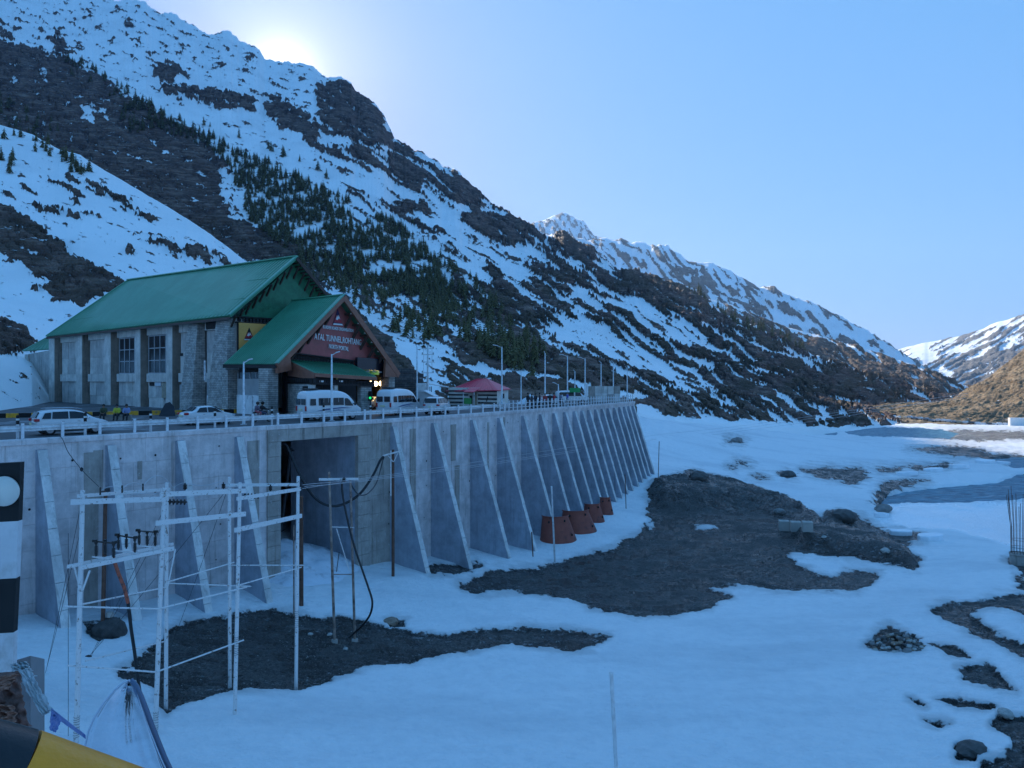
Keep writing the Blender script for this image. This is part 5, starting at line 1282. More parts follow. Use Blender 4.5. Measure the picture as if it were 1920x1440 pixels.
    mb = MB(); mb.box((0, 0, .3), (L_ * .8, W_ * 1.85, .16)); mb.build('underbody', M_plast, r_)
    if kind == 'suv':
        for s_ in (-1, 1): mb = MB(); mb.tube([(-1.5, s_ * .62, 1.68), (-1.0, s_ * .62, 1.72), (.3, s_ * .62, 1.70), (.6, s_ * .62, 1.62)], .025, 6); mb.build('roof_rail', M_rim, r_)
    wheels(r_, (-L_ * .3, L_ * .31), W_ - .1, r0)
    return r_
def gp(px, Y, z=0): p = at(px, 700, Y); p.z = z; return p
car(gp(130, 50.5), 47, 'suv', 'white estate car driving past the left end of the hall, seen from behind')
car(gp(388, 61.0), 47, 'sedan', 'white saloon car with red tail lamps in front of the hall windows')
car(gp(820, 79.5), 14, 'jeep', 'small boxy white car between the right minibus and the red-roofed hut')
car(gp(697, 92), 200, 'sedan', 'pale car coming out of the lit tunnel mouth behind the minibuses')
car(gp(1030, 104), 60, 'sedan', 'white car half hidden behind the group of standing people')
def minibus(loc, az, label):
    r_ = empty('minibus', loc, R(90 - az), label, 'minibus', 'white minibuses outside the portal')
    st = []
    for x, zt, w, zf in ((-2.75, 2.25, .88, .42), (-2.68, 2.52, .94, .34), (-2.3, 2.62, .97, .32), (-1, 2.66, .98, .32), (.4, 2.62, .98, .32), (1.15, 2.45, .97, .32), (1.6, 2.1, .96, .32), (1.95, 1.62, .95, .32), (2.25, 1.22, .94, .33), (2.6, 1.05, .90, .36), (2.75, .85, .84, .42)):
        cab = max(0, (zt - 1.2) / 1.45)
        st.append((x, [(w * .94, zf), (w, zf + .15), (w, min(zt - .12, 1.05)), (w * .99, min(zt - .08, 1.3)), (w * (1 - .10 * cab), zt - .22 * cab), (w * .70, zt)]))
    loft(st, M_car, 'body', r_)
    yb = lambda z: .985 - .085 * max(0, (z - 1.3) / 1.2)
    side_glass(r_, [[(-2.45, 1.32), (-1.9, 1.32), (-1.9, 1.88), (-2.4, 1.88)], [(-1.62, 1.3), (-.25, 1.3), (-.25, 1.93), (-1.62, 1.93)], [(-.17, 1.3), (.82, 1.3), (.82, 1.93), (-.17, 1.93)], [(.95, 1.25), (1.75, 1.22), (1.42, 1.72), (1.2, 1.88), (.95, 1.88)]], lambda z: yb(z) + .012, 0)
    for s_ in (-1, 1):
        for x in (-1.15, -.7, .3): mb = MB(); mb.box((x, s_ * (yb(1.6) + .035), 1.62), (.03, .02, .6)); mb.build('window_divider', M_rim, r_)
        mb = MB()   # swooping stripe decal
        P_ = [(-1.9, .82), (-.9, 1.02), (.6, 1.12), (1.7, 1.02), (.5, 1.0), (-.9, .88)]
        mb.prism([Vector((x, s_ * .988, z)) for x, z in P_], (0, s_ * .008, 0)); mb.build('side_stripe', M_decal, r_)
        mb = MB(); mb.prism([Vector((x, s_ * .988, z)) for x, z in [(-1.2, .72), (.3, .92), (1.2, .80), (.2, .84)]], (0, s_ * .009, 0)); mb.build('side_stripe', M_decal, r_)
        mb = MB(); mb.box((-2.76, s_ * .78, 1.05), (.1, .16, .42)); mb.build('tail_lamp', M_tail, r_, .02)
        mb = MB(); mb.box((2.62, s_ * .66, .86), (.2, .3, .2)); mb.build('head_lamp', M_head, r_, .03)
        mb = MB(); mb.beam((1.75, s_ * .95, 1.35), (1.85, s_ * 1.18, 1.5), .05, .05); mb.box((1.85, s_ * 1.2, 1.42), (.1, .16, .34)); mb.build('wing_mirror', M_plast, r_)
        mb = MB(); mb.box((-2.79, s_ * .42, 1.62), (.05, .66, .52)); mb.build('rear_window', M_wind, r_, .02)
    mb = MB(); mb.prism([(2.28, -.82, 1.27), (2.28, .82, 1.27), (1.62, .76, 2.08), (1.62, -.76, 2.08)], (.06, 0, .04)); mb.build('windscreen', M_wind, r_)
    mb = MB(); mb.box((-2.80, .1, .95), (.03, .52, .13)); mb.build('number_plate', M_plate, r_)
    mb = MB(); mb.box((-2.82, 0, .45), (.14, 1.75, .2)); mb.build('rear_bumper', M_plast, r_, .03)
    mb = MB(); mb.box((-1.9, 0, 2.70), (1.0, 1.0, .14)); mb.build('roof_vent', M_plast, r_, .04)
    mb = MB(); mb.box((0, 0, .42), (4.6, 1.8, .2)); mb.build('underbody', M_plast, r_)
    wheels(r_, (-1.75, 1.75), .86, .37)
    return r_
minibus(gp(618, 68.0), 46, 'white minibus with tinted windows before the portal pillars, left of two')
minibus(gp(748, 77.5), 24, 'white minibus seen from behind before the lit tunnel mouth, right of two')
def pickup(loc, az, label):
    r_ = empty('van', loc, R(90 - az), label, 'van'); st = []
    for x, zt, w in ((-2.3, 1.75, .8), (-2.2, 1.9, .84), (0, 1.95, .85), (.9, 1.9, .85), (1.4, 1.35, .84), (1.9, 1.15, .83), (2.2, .85, .78)): st.append((x, [(w * .95, .35), (w, .5), (w, min(1.0, zt - .1)), (w * .98, min(1.15, zt - .06)), (w * .9, zt - .1), (w * .65, zt)]))
    loft(st, M_car, 'body', r_); side_glass(r_, [[(.3, 1.15), (1.25, 1.12), (1.0, 1.65), (.3, 1.68)], [(-1.9, 1.15), (.1, 1.15), (.1, 1.68), (-1.9, 1.68)]], lambda z: .845 - .07 * max(0, (z - 1.15) / .7), 0)
    mb = MB(); mb.prism([(1.48, -.7, 1.3), (1.48, .7, 1.3), (1.0, .62, 1.78), (1.0, -.62, 1.78)], (.06, 0, .03)); mb.build('windscreen', M_wind, r_)
    wheels(r_, (-1.4, 1.35), .76, .33); return r_
pickup(gp(1072, 110), 80, 'white van parked near the far end of the deck under the green sign')
# far queue of vehicles on the valley road
vb = [mat('queue paint white', (.7, .7, .7), .3), mat('queue paint silver', (.35, .36, .38), .3), mat('queue paint dark', (.06, .07, .08), .3), mat('queue paint tan', (.5, .42, .3), .3)]
q1 = []
for kk, m__ in enumerate(vb):
    mb = MB(); mb.box((0, 0, .62), (4.2, 1.7, .7)); mb.prism([(-1.7, -.78, .97), (1.1, -.78, .97), (.6, -.68, 1.55), (-1.4, -.68, 1.55)], (0, 1.5, 0)); me = mb.mesh('body'); me.materials.append(m__); q1.append(me)
mb = MB()
for x in (-1.3, 1.3):
    for s_ in (-.8, .8): mb.lathe([(0, -.1), (.33, -.1), (.33, .1), (0, .1)], (x, s_, .33), 8, 'Y')
qw = mb.mesh('wheel'); qw.materials.append(M_tyre); rq = random.Random(9)
_eb = BVHTree.FromPolygons(EV.reshape(-1, 3).tolist(), [(i * EV.shape[1] + j, (i + 1) * EV.shape[1] + j, (i + 1) * EV.shape[1] + j + 1, i * EV.shape[1] + j + 1) for i in range(EV.shape[0] - 1) for j in range(0, 20)])
pxq = 1602; prev = None; path = []
while pxq < 1898:
    py = np.interp(pxq, [1590, 1640, 1700, 1780, 1850, 1900], [779.5, 784.5, 791, 798.3, 801.2, 801.6]); Y = np.interp(pxq, [1590, 1640, 1700, 1780, 1850, 2100], [528, 488, 458, 433, 417, 391]); path.append((pxq, py, Y)); pxq += rq.uniform(8.5, 13)
for k, (px_, py_, Y_) in enumerate(path):
    p = at(px_, py_, Y_); h_ = _eb.ray_cast(Vector((p.x, p.y, 50)), Vector((0, 0, -1))); p.z = (h_[0].z if h_[0] is not None else p.z) - .05
    n2_ = path[min(k + 1, len(path) - 1)]; pp = path[max(k - 1, 0)]; d_ = at(*n2_) - at(*pp)
    r_ = empty('queued_car', p, math.atan2(d_.y, d_.x), *[('tiny vehicle at the far tip of the queue where the valley road bends away', 'car', 'far tip of the vehicle queue'), ('tiny vehicle in the middle of the long queue on the valley road', 'car', 'middle of the vehicle queue'), ('tiny vehicle at the near end of the queue, towards the white lorry', 'car', 'near end of the vehicle queue')][0 if px_ < 1650 else 1 if px_ < 1790 else 2])
    link('body', q1[rq.choice([0, 0, 0, 1, 2, 3])], None, r_); link('running_gear', qw, None, r_)['kind'] = 'stuff'
tr = empty('lorry', at(1911, 803, 400), R(-10), 'white box lorry at the right edge of the picture below the brown hill', 'lorry'); h_ = _eb.ray_cast(Vector((tr.location.x, tr.location.y, 50)), Vector((0, 0, -1)))
if h_[0] is not None: tr.location.z = h_[0].z
mb = MB(); mb.box((0, 0, 2.9), (9.5, 2.5, 4.0)); mb.build('cargo_box', mat('white lorry box', (.8, .8, .78), .5), tr); mb = MB(); mb.box((6.2, 0, 1.7), (2.2, 2.4, 2.6)); mb.build('cab', M_car, tr, .2)
mb = MB()
for x in (-3.5, -2.4, 5.8):
    for s_ in (-1.1, 1.1): mb.lathe([(0, -.15), (.5, -.15), (.5, .15), (0, .15)], (x, s_, .5), 10, 'Y')
mb.build('wheel', M_tyre, tr)

# ---------------------------------------------------------------- people
M_skin = mat('skin', (.28, .16, .10), .6, 0, .08, 5); M_hair = mat('black hair', (.012, .01, .01), .6)
def cloth(n_, c): return mat(n_, c, .85, 0, .15, 6)
STAND = dict(hip=(0, 0, .92), chest=(0, 0, 1.32), neck=(0, 0, 1.47), head=(0, .02, 1.62), sh=(.19, 0, 1.40), el=(.25, .02, 1.12), ha=(.24, .10, .86), hj=(.10, 0, .90), kn=(.11, .02, .50), an=(.11, -.02, .09), toe=(.12, .15, .05))
SIT = dict(hip=(0, 0, .48), chest=(0, .06, .88), neck=(0, .09, 1.03), head=(0, .12, 1.18), sh=(.19, .07, .96), el=(.24, .14, .70), ha=(.12, .36, .62), hj=(.10, .02, .47), kn=(.13, .45, .50), an=(.13, .48, .09), toe=(.14, .64, .05))
RIDE = dict(hip=(0, 0, .82), chest=(0, .10, 1.20), neck=(0, .15, 1.36), head=(0, .20, 1.52), sh=(.19, .12, 1.28), el=(.28, .34, 1.10), ha=(.30, .60, 1.04), hj=(.11, .02, .80), kn=(.22, .40, .72), an=(.20, .22, .32), toe=(.21, .40, .28))
PILL = dict(RIDE, ha=(.16, .36, 1.05), el=(.27, .16, 1.02), hip=(0, 0, .88), hj=(.11, .02, .86), kn=(.24, .38, .80), an=(.22, .20, .42), toe=(.22, .36, .38))
def person(loc, rz, pose, top, bot, label, hairm=M_hair, helmet=None, group=None, asym=0.0, scale=1.0, hood=False):
    J, E, rad, part = [], [], [], []
    def v(p, r): J.append(Vector(p)); rad.append(r); return len(J) - 1
    P_ = pose; hip = v(P_['hip'], .15); ch = v(P_['chest'], .155); nk = v(P_['neck'], .06); hd = v(P_['head'], .095); ht = v(Vector(P_['head']) + Vector((0, 0, .11)), .075)
    E += [(hip, ch, 't'), (ch, nk, 't'), (nk, hd, 'h'), (hd, ht, 'h')]; hands = []
    for s_ in (-1, 1):
        f = lambda k: Vector((P_[k][0] * s_, P_[k][1] + (asym * s_ if k in ('ha', 'el', 'kn', 'an', 'toe') else 0), P_[k][2]))
        a, b, c = v(f('sh'), .075), v(f('el'), .052), v(f('ha'), .038); E += [(ch, a, 't'), (a, b, 't'), (b, c, 't')]
        d = (f('ha') - f('el')).normalized(); hb = v(f('ha') + d * .08, .038); E.append((c, hb, 'k'))
        sd_ = Vector((0, 1, 0)).cross(d).normalized() if abs(d.y) < .9 else Vector((1, 0, 0))
        for q in range(4): fi = v(f('ha') + d * (.155 - .012 * abs(q - 1)) + sd_ * (q - 1.5) * .024 + Vector((0, .015, 0)), .010); E.append((hb, fi, 'k'))
        th = v(f('ha') + d * .06 + Vector((0, .055, 0)), .012); E.append((c, th, 'k'))
        g, k_, an_, to = v(f('hj'), .10), v(f('kn'), .068), v(f('an'), .048), v(f('toe'), .042); E += [(hip, g, 'l'), (g, k_, 'l'), (k_, an_, 'l'), (an_, to, 'f')]
    me = bpy.data.meshes.new('person'); me.from_pydata([tuple(j) for j in J], [(a, b) for a, b, _ in E], []); o = bpy.data.objects.new('tmp', me); C.objects.link(o)
    md = o.modifiers.new('s', 'SKIN'); 
    for i, r_ in enumerate(rad): me.skin_vertices[0].data[i].radius = (r_, r_ * (.78 if i in (0, 1) else 1))
    me.skin_vertices[0].data[0].use_root = True; o.modifiers.new('u', 'SUBSURF').levels = 1
    dg = bpy.context.evaluated_depsgraph_get(); bm_ = bpy.data.meshes.new_from_object(o.evaluated_get(dg)); bpy.data.objects.remove(o)
    seg = [(J[a], J[b], t_) for a, b, t_ in E]
    def near(p):
        bd, bt = 9, 't'
        for a, b, t_ in seg:
            ab = b - a; u = max(0, min(1, (p - a).dot(ab) / max(1e-9, ab.dot(ab)))); d = (p - a - ab * u).length
            if d < bd: bd, bt = d, t_
        return bt
    lab = [near(p_.center) for p_ in bm_.polygons]
    root = empty('person', loc, rz, label, 'person', group); root.scale = (scale,) * 3
    bm_.materials.clear(); bm_.materials.append(M_skin); b_ = link('body', bm_, None, root); bm_.polygons.foreach_set('use_smooth', [True] * len(bm_.polygons))
    no = [v_.normal.copy() for v_ in bm_.vertices]
    for nm, keys, m__, off in (('jacket', 't', top, .022), ('trousers', 'l', bot, .014), ('shoe', 'f', M_black, .012)):
        idx = {}; vs, fs = [], []
        for p_, l_ in zip(bm_.polygons, lab):
            if l_ in keys:
                ff = []
                for i in p_.vertices:
                    if i not in idx: idx[i] = len(vs); vs.append(bm_.vertices[i].co + no[i] * off)
                    ff.append(idx[i])
                fs.append(ff)
        if not fs: continue
        mb = MB(); mb.add(vs, fs, True); mb.build(nm, m__, root)
    h = Vector(P_['head']) + Vector((0, 0, .03))
    if helmet or hood: mb = MB(); mb.ball(h + Vector((0, -.01, .03)), .145 if helmet else .135, 2, (1, 1.1, 1.0)); mb.build('helmet' if helmet else 'hood', helmet or top, root)
    else: mb = MB(); mb.ball(h + Vector((0, -.035, .05)), .118, 2, (.95, 1.0, 1.0)); mb.build('hair', hairm, root)
    mb = MB(); mb.ball(h + Vector((0, .105, -.01)), .022, 1, (.7, 1, 1.2)); mb.build('nose', M_skin, root)
    for s_ in (-1, 1): mb = MB(); mb.ball(h + Vector((s_ * .035, .09, .025)), .012, 1); mb.build('eye', M_black, root)
    return root
def face_az(az): return R(-az)
seats = [(195, 'olive green jacket', cloth('olive cloth', (.07, .08, .04)), 'person in a dark olive jacket sitting on the kerb, left of the three seated people'), (220, 'yellow', cloth('yellow cloth', (.55, .5, .05)), 'person in a bright yellow jacket sitting on the kerb by the road'), (238, 'blue', cloth('pale blue cloth', (.25, .3, .5)), 'person in a pale blue jacket sitting on the kerb, right of the three seated people')]
for px_, _, m__, lb in seats: person(gp(px_, 66.5, -.0), face_az(170), SIT, m__, cloth('dark trousers', (.03, .03, .035)), lb, scale=1.05)
lw = empty('low_barrier', (0, 0, 0), 0, 'low concrete block bench under the three seated people', 'barrier'); mb = MB(); mb.beam(gp(188, 66.9, .24), gp(246, 67.2, .24), .45, .46); mb.build('block', M_oldc, lw)
grp = [(990, 80, .0, (.02, .02, .025), 'tall person all in black standing at the railing, apart on the left', 1.08), (997, 80.4, 0, (.05, .05, .06), 'person in a dark grey jacket close beside the tall person in black', 1.0), (1004, 92, 20, (.03, .03, .04), 'person in black standing left in the group by the railing', 1.0), (1012, 93, -30, (.02, .025, .05), 'person in a navy jacket in the group by the railing', 1.05),
       (1022, 94, 60, (.35, .05, .05), 'person in a dark red jacket in the middle of the group by the railing', .98), (1031, 94, 10, (.03, .03, .035), 'person in a black coat just left of the one in the bright red jacket', 1.0), (1039, 94, -50, (.6, .05, .06), 'person in a bright red jacket at the right of the group by the railing', 1.0), (1050, 98, 90, (.2, .22, .3), 'person in a grey blue jacket right of the bright red jacket', .98), (1064, 103, 0, (.08, .1, .4), 'person in a bright blue jacket beside the white van', 1.0),
       (915, 96, 150, (.03, .03, .03), 'person in black in front of the striped hut wall', 1.0), (923, 96, 200, (.3, .2, .12), 'person in a brown jacket in front of the striped hut wall', 1.0), (1054, 99, 160, (.5, .5, .52), 'person in a pale jacket at the right edge of the group', 1.0)]
for k, (px_, Y_, a_, c_, lb, sc_) in enumerate(grp):
    if px_ > 980: Y_ = wc(s_of_px(px_))[0].y + 3.5 + .5 * (k % 3)
    person(gp(px_, Y_, .0), face_az(a_ + 120), STAND, cloth('jacket cloth %d' % k, c_), cloth('dark trousers', (.03, .03, .035)), lb, asym=.05 * ((k % 3) - 1), scale=sc_)
# motorcycle with two riders
mc_az = 46; mo = empty('motorcycle', gp(491, 64.3), R(90 - mc_az), 'dark motorcycle carrying two riders past the hall', 'motorcycle')
for x in (-.68, .70):
    mb = MB(); pts = [(x + math.cos(a) * .29, 0, .31 + math.sin(a) * .29) for a in np.linspace(0, 2 * math.pi, 21)]; mb.tube(pts, .045, 8, cap=False); w_ = mb.build('wheel', M_tyre, mo)
    mb = MB()
    for k in range(8): a = k * .785; mb.beam((x, 0, .31), (x + math.cos(a) * .27, 0, .31 + math.sin(a) * .27), .012, .012)
    mb.lathe([(0, -.06), (.05, -.05), (.05, .05), (0, .06)], (x, 0, .31), 8, 'Y'); mb.build('spoke', M_rim, w_)
mb = MB(); mb.prism([(-.25, -.12, .3), (.3, -.12, .3), (.35, -.12, .58), (-.2, -.12, .6)], (0, .24, 0)); mb.build('engine', M_plast, mo, .03)
mb = MB(); mb.prism([(-.05, -.13, .68), (.45, -.13, .72), (.42, -.13, .92), (.05, -.13, .95), (-.1, -.13, .8)], (0, .26, 0)); mb.build('fuel_tank', mat('black tank paint', (.02, .02, .03), .2), mo, .06)
mb = MB(); mb.prism([(-.75, -.13, .74), (-.02, -.13, .74), (-.05, -.13, .82), (-.72, -.13, .86)], (0, .26, 0)); mb.build('seat', M_black, mo, .03)
mb = MB(); mb.beam((.70, .09, .31), (.48, .09, .98), .04, .04); mb.beam((.70, -.09, .31), (.48, -.09, .98), .04, .04); mb.beam((.3, 0, .6), (-.68, 0, .31), .06, .08); mb.beam((.3, 0, .5), (.48, 0, .9), .06, .08); mb.beam((-.3, 0, .7), (-.68, .1, .31), .04, .04); mb.build('frame', M_rim, mo)
mb = MB(); mb.tube([(.40, -.36, 1.06), (.44, -.15, 1.04), (.46, 0, 1.0), (.44, .15, 1.04), (.40, .36, 1.06)], .018, 6); mb.build('handlebar', M_plast, mo)
mb = MB(); mb.lathe([(0, -.05), (.09, -.04), (.1, .05), (0, .06)], (.56, 0, .9), 10, 'X'); mb.build('headlight', M_head, mo)
mb = MB(); mb.prism([(.45, -.07, .62), (.95, -.07, .5), (.92, -.07, .55), (.7, -.07, .68), (.45, -.07, .7)], (0, .14, 0)); mb.prism([(-1.02, -.08, .5), (-.7, -.08, .68), (-.4, -.08, .7), (-.7, -.08, .72), (-1.0, -.08, .58)], (0, .16, 0)); mb.build('mudguard', M_plast, mo)
mb = MB(); mb.tube([(.1, -.16, .3), (-.4, -.2, .3), (-.9, -.22, .42)], .04, 8); mb.build('exhaust', M_rim, mo)
dirm = Vector((math.sin(R(mc_az)), math.cos(R(mc_az)), 0))
person(gp(491, 64.3) - dirm * .12, R(-mc_az), RIDE, cloth('black riding jacket', (.02, .02, .025)), cloth('blue jeans', (.06, .08, .14)), 'rider in a black jacket and helmet steering the motorcycle', helmet=M_black)
person(gp(491, 64.3) - dirm * .55, R(-mc_az), PILL, cloth('purple grey jacket', (.16, .12, .16)), cloth('pink red trousers', (.45, .12, .14)), 'passenger in a mauve jacket and pink trousers on the back of the motorcycle', helmet=mat('dark helmet', (.03, .02, .02), .3))
# ---------------------------------------------------------------- street lamps
def street_lamp(px, top, base_py, armdx, label, group='street lamps on the deck', Y=None, H=None, double=False, rad=.055):
    Y = Y or 3.6 * FPX / (base_py - HY); H = H or (CZ - (top - HY) / FPX * Y)
    r_ = empty('street_lamp', gp(px, Y), 0, label, 'street lamp', group)
    mb = MB(); mb.lathe([(.13, 0), (.13, .5), (.1, .52), (.09, H * .55), (.06, H), (0, H)], n=8); mb.box((0, 0, .02), (.4, .4, .04)); mb.build('pole', M_wpost, r_)
    for a_ in ((armdx,) if not double else (armdx, -armdx)):
        L_ = a_ * Y / FPX; mb = MB(); mb.beam((0, 0, H - .1), (L_ * .6, 0, H + .14), .06, .06); mb.build('arm', M_wpost, r_)
        mb = MB(); mb.beam((L_ * .5, 0, H + .13), (L_, 0, H + .22), .24, .08); mb.build('lamp_head', M_wpost, r_)
    return r_
street_lamp(457, 678, 796, 16, 'slim white street lamp before the white sheet fence left of the portal')
street_lamp(622, 664, 789, 15, 'white street lamp standing in front of the red-brown portal gable')
street_lamp(651, 655, 770, -4, 'thin pale pole before the portal gable, right of the large lamp', H=7.0, Y=86)
street_lamp(782, 650, 768, -3, 'thin lamp pole just right of the portal building')
street_lamp(941, 650, 767, -17, 'tall white street lamp beside the red-roofed hut, arm pointing left')
street_lamp(1022, 662, 763, -2, 'thin white mast among the group of standing people')
street_lamp(1064, 667, 760, -15, 'white street lamp left of the green sign, arm pointing left')
street_lamp(1097, 672, 757, -14, 'white street lamp beside the small white panel, arm pointing left')
street_lamp(977, 698, 764, -3, 'short lamp post between the hut and the standing people', Y=112, H=4.6)
street_lamp(1078, 695, 757, -3, 'short lamp post right behind the green sign', Y=125, H=4.8)
street_lamp(1127, 680, 755, -4, 'thin lamp pole before the grey block wall on the left', Y=124, H=6.2)
street_lamp(1150, 678, 755, -4, 'thin lamp pole before the grey block wall on the right', Y=130, H=6.4)
street_lamp(1176, 690, 754, -4, 'last thin lamp pole at the far end of the deck', Y=128, H=5.4)
street_lamp(1047, 722, 760, -11, 'short lamp with a flat head right of the people', Y=100, H=2.9)
# utility mast
um = empty('utility_mast', gp(802, 93), 0, 'grey steel utility mast with crossarms between the portal and the hut', 'mast')
mb = MB(); mb.lathe([(.14, 0), (.12, 4), (.09, 7.7), (0, 7.7)], n=8); mb.build('pole', M_galv, um)
for z in (7.2, 6.5, 5.6, 4.3): mb = MB(); mb.beam((-.75, 0, z), (.75, 0, z), .09, .1); c_ = mb.build('crossarm', M_galv, um); mb = MB(); [mb.lathe([(0, 0), (.07, .03), (.04, .1), (.07, .16), (0, .22)], (x, 0, z + .05), 8) for x in (-.65, 0, .65)]; i_ = mb.build('insulator', M_black, c_); i_['kind'] = 'stuff'
mb = MB(); mb.beam((-.5, .1, 4.3), (-.5, .1, 7.3), .05, .05); mb.beam((.5, .1, 4.3), (.5, .1, 7.3), .05, .05); mb.build('brace', M_galv, um)
# red-roofed hut
M_red = mat('red pink metal roof', (.66, .035, .085), .45, .1, .12, .8); hut = empty('hut', (0, 0, 0), 0, 'small hut with a red metal hip roof and black and white striped walls', 'building')
hA, hB, hC = at(841, 700, 99), at(932, 700, 95), at(953, 700, 101); hA.z = hB.z = hC.z = -.1; hD = hA + (hC - hB)
M_cream = mat('cream plaster', (.85, .80, .72), .7, 0, .1, 1); M_dstone = mat('dark slate course', (.05, .05, .055), .8, 0, .3, 3)
mb = MB(); mb.prism([hA, hB, hC, hD], (0, 0, 2.55)); mb.build('wall', M_cream, hut)
n1 = Vector(((hB - hA).y, -(hB - hA).x, 0)).normalized(); n1 = -n1 if n1.y > 0 else n1
for k in range(5): 
    for f0, f1 in ((0, .42), (.62, 1.0)): a_, b_ = hA.lerp(hB, f0), hA.lerp(hB, f1); z = .12 + k * .48; mb = MB(); mb.prism([a_ + UP * z, b_ + UP * z, b_ + UP * (z + .20), a_ + UP * (z + .20)], n1 * .06); mb.build('stone_course', M_dstone, hut)
eA, eB, eC, eD = at(835, 733, 99.5), at(934, 731.5, 93.5), at(957.5, 729, 101), None; eD = eA + (eC - eB); r1, r2 = at(892, 711, 100.5), at(914, 710, 99.5)
for q in ((eA, eB, r2, r1), (eC, eD, r1, r2)): mb = MB(); mb.prism(list(q), (0, 0, -.1)); o_ = mb.build('roof', M_red, hut)
for q in ((eB, eC, r2), (eD, eA, r1)): mb = MB(); mb.prism(list(q), (0, 0, -.1)); mb.build('roof', M_red, hut)
mb = MB()
for k in range(1, 12): f = k / 12; mb.beam(eA.lerp(eB, f) + UP * .04, r1.lerp(r2, f) + UP * .04, .05, .05)
mb.build('roof_seam', M_red, hut)['kind'] = 'stuff'
pA, pB = hA.lerp(hB, .44) + n1 * 1.3, hA.lerp(hB, .66) + n1 * 1.3; pC, pD = pB - n1 * 1.3, pA - n1 * 1.3; pt_ = (pC + pD) / 2 + UP * 2.5
mb = MB(); mb.prism([pA + UP * 2.0, pB + UP * 2.0, pC + UP * 2.45, pD + UP * 2.45], (0, 0, .08)); mb.build('porch_roof', M_red, hut)
for q in (pA, pB): mb = MB(); mb.beam(q, q + UP * 2.0, .1, .1); mb.build('porch_post', M_wpost, hut)
dq = hA.lerp(hB, .52); d2_ = hA.lerp(hB, .6); mb = MB(); mb.prism([dq + UP * .05, d2_ + UP * .05, d2_ + UP * 2.0, dq + UP * 2.0], n1 * .07); mb.build('door', mat('beige door', (.45, .38, .28), .6), hut)
dq = hA.lerp(hB, .45); d2_ = hA.lerp(hB, .50); mb = MB(); mb.prism([dq + UP * .3, d2_ + UP * .3, d2_ + UP * 1.6, dq + UP * 1.6], n1 * .07); mb.build('window', M_glass, hut)
dq = hB.lerp(hC, .35); d2_ = hB.lerp(hC, .6); n2h = Vector(((hC - hB).y, -(hC - hB).x, 0)).normalized(); mb = MB(); mb.prism([dq + UP * 1.2, d2_ + UP * 1.2, d2_ + UP * 1.8, dq + UP * 1.8], n2h * .06); mb.build('window', M_glass, hut)
gb = empty('notice_board', at(877, 757, 93), 0, 'small green notice board standing in front of the striped hut', 'notice board'); gb.location.z = 0
mb = MB(); mb.box((0, 0, .9), (.9, .06, .7)); mb.build('board', mat('green board', (.03, .25, .06), .5), gb); mb = MB(); mb.box((-.4, 0, .4), (.05, .05, .8)); mb.box((.4, 0, .4), (.05, .05, .8)); mb.build('leg', M_wpost, gb)
# sheds and tank left of the hut
sh = empty('shed', gp(801, 92), R(-8), 'small grey cabin with a sloping roof beside the right minibus', 'shed'); mb = MB(); mb.prism([(-.95, -.9, 0), (.95, -.9, 0), (.95, -.9, 1.5), (-.2, -.9, 2.05), (-.95, -.9, 2.0)], (0, 1.8, 0)); mb.build('wall', mat('grey cabin panel', (.5, .5, .5), .6), sh); mb = MB(); mb.beam((-1.1, 0, 2.1), (-.2, 0, 2.18), 2.1, .08); mb.beam((-.2, 0, 2.18), (1.15, 0, 1.5), 2.1, .08); mb.build('roof', M_sheet, sh); mb = MB(); mb.box((.5, -.95, 1.0), (.4, .06, .4)); mb.build('window', M_glass, sh)
cs = empty('canopy_shed', gp(824, 97), 0, 'open shed with a pale flat roof on posts behind the small boxy car', 'shed')
mb = MB(); mb.beam((-1.3, 0, 2.95), (1.1, 0, 2.55), 2.0, .1); mb.build('roof', M_sheet, cs)
for x in (-1.1, .9): 
    for y in (-.9, .9): mb = MB(); mb.beam((x, y, 0), (x, y, 2.6), .09, .09); mb.build('post', M_plast, cs)
tk = empty('water_tank', gp(790, 95), 0, 'white water tank on a stand right of the stacked-stone wall', 'tank'); mb = MB(); mb.box((0, 0, 2.3), (1.2, 1.0, 1.5)); mb.build('tank_body', M_sheet, tk, .05); mb = MB(); [mb.beam((x, y, 0), (x, y, 1.6), .1, .1) for x in (-.5, .5) for y in (-.4, .4)]; mb.build('stand', M_plast, tk); mb = MB(); mb.lathe([(0, 0), (.2, 0), (.2, .1), (0, .12)], (0, 0, 3.05), 10); mb.build('lid', M_plast, tk)
# far end of the deck: block wall, green sign, white panel, tent
bw = empty('block_wall', gp(1132, 119), 0, 'grey concrete block wall at the far end of the deck behind the railing', 'wall'); bq = random.Random(8)
for k in range(5):
    for z in range(2): mb = MB(); mb.box((-1.9 + k * .98, bq.uniform(-.04, .04), .62 + z * 1.22), (.94, .7, 1.18)); mb.build('concrete_block', M_hallc if bq.random() < .5 else M_oldc, bw)
gs = empty('road_sign', gp(1078, 108), 0, 'green road sign on a post above the white van', 'sign'); mb = MB(); mb.box((0, 0, 2.0), (1.5, .06, .6)); mb.build('sign_plate', mat('green sign face', (.0, .30, .08), .5), gs); mb = MB(); mb.beam((0, .06, 0), (0, .06, 2.2), .08, .08); mb.build('post', M_wpost, gs)
wpn = empty('panel_sign', gp(1099, 112), 0, 'narrow upright white panel right of the green road sign', 'sign'); mb = MB(); mb.box((0, 0, 1.9), (.45, .08, 1.9)); mb.build('panel', mat('white panel', (.75, .75, .75), .5), wpn); mb = MB(); mb.beam((0, .08, 0), (0, .08, 2.2), .08, .08); mb.build('post', M_galv, wpn)
tn = heap('snow_pile', (gp(996, 110).x, 110, 0), 2.6, 2.0, 1.7, M_snowp, 31, 'heap of cleared snow on the deck behind the person in black', 'snow pile', rough=.2)
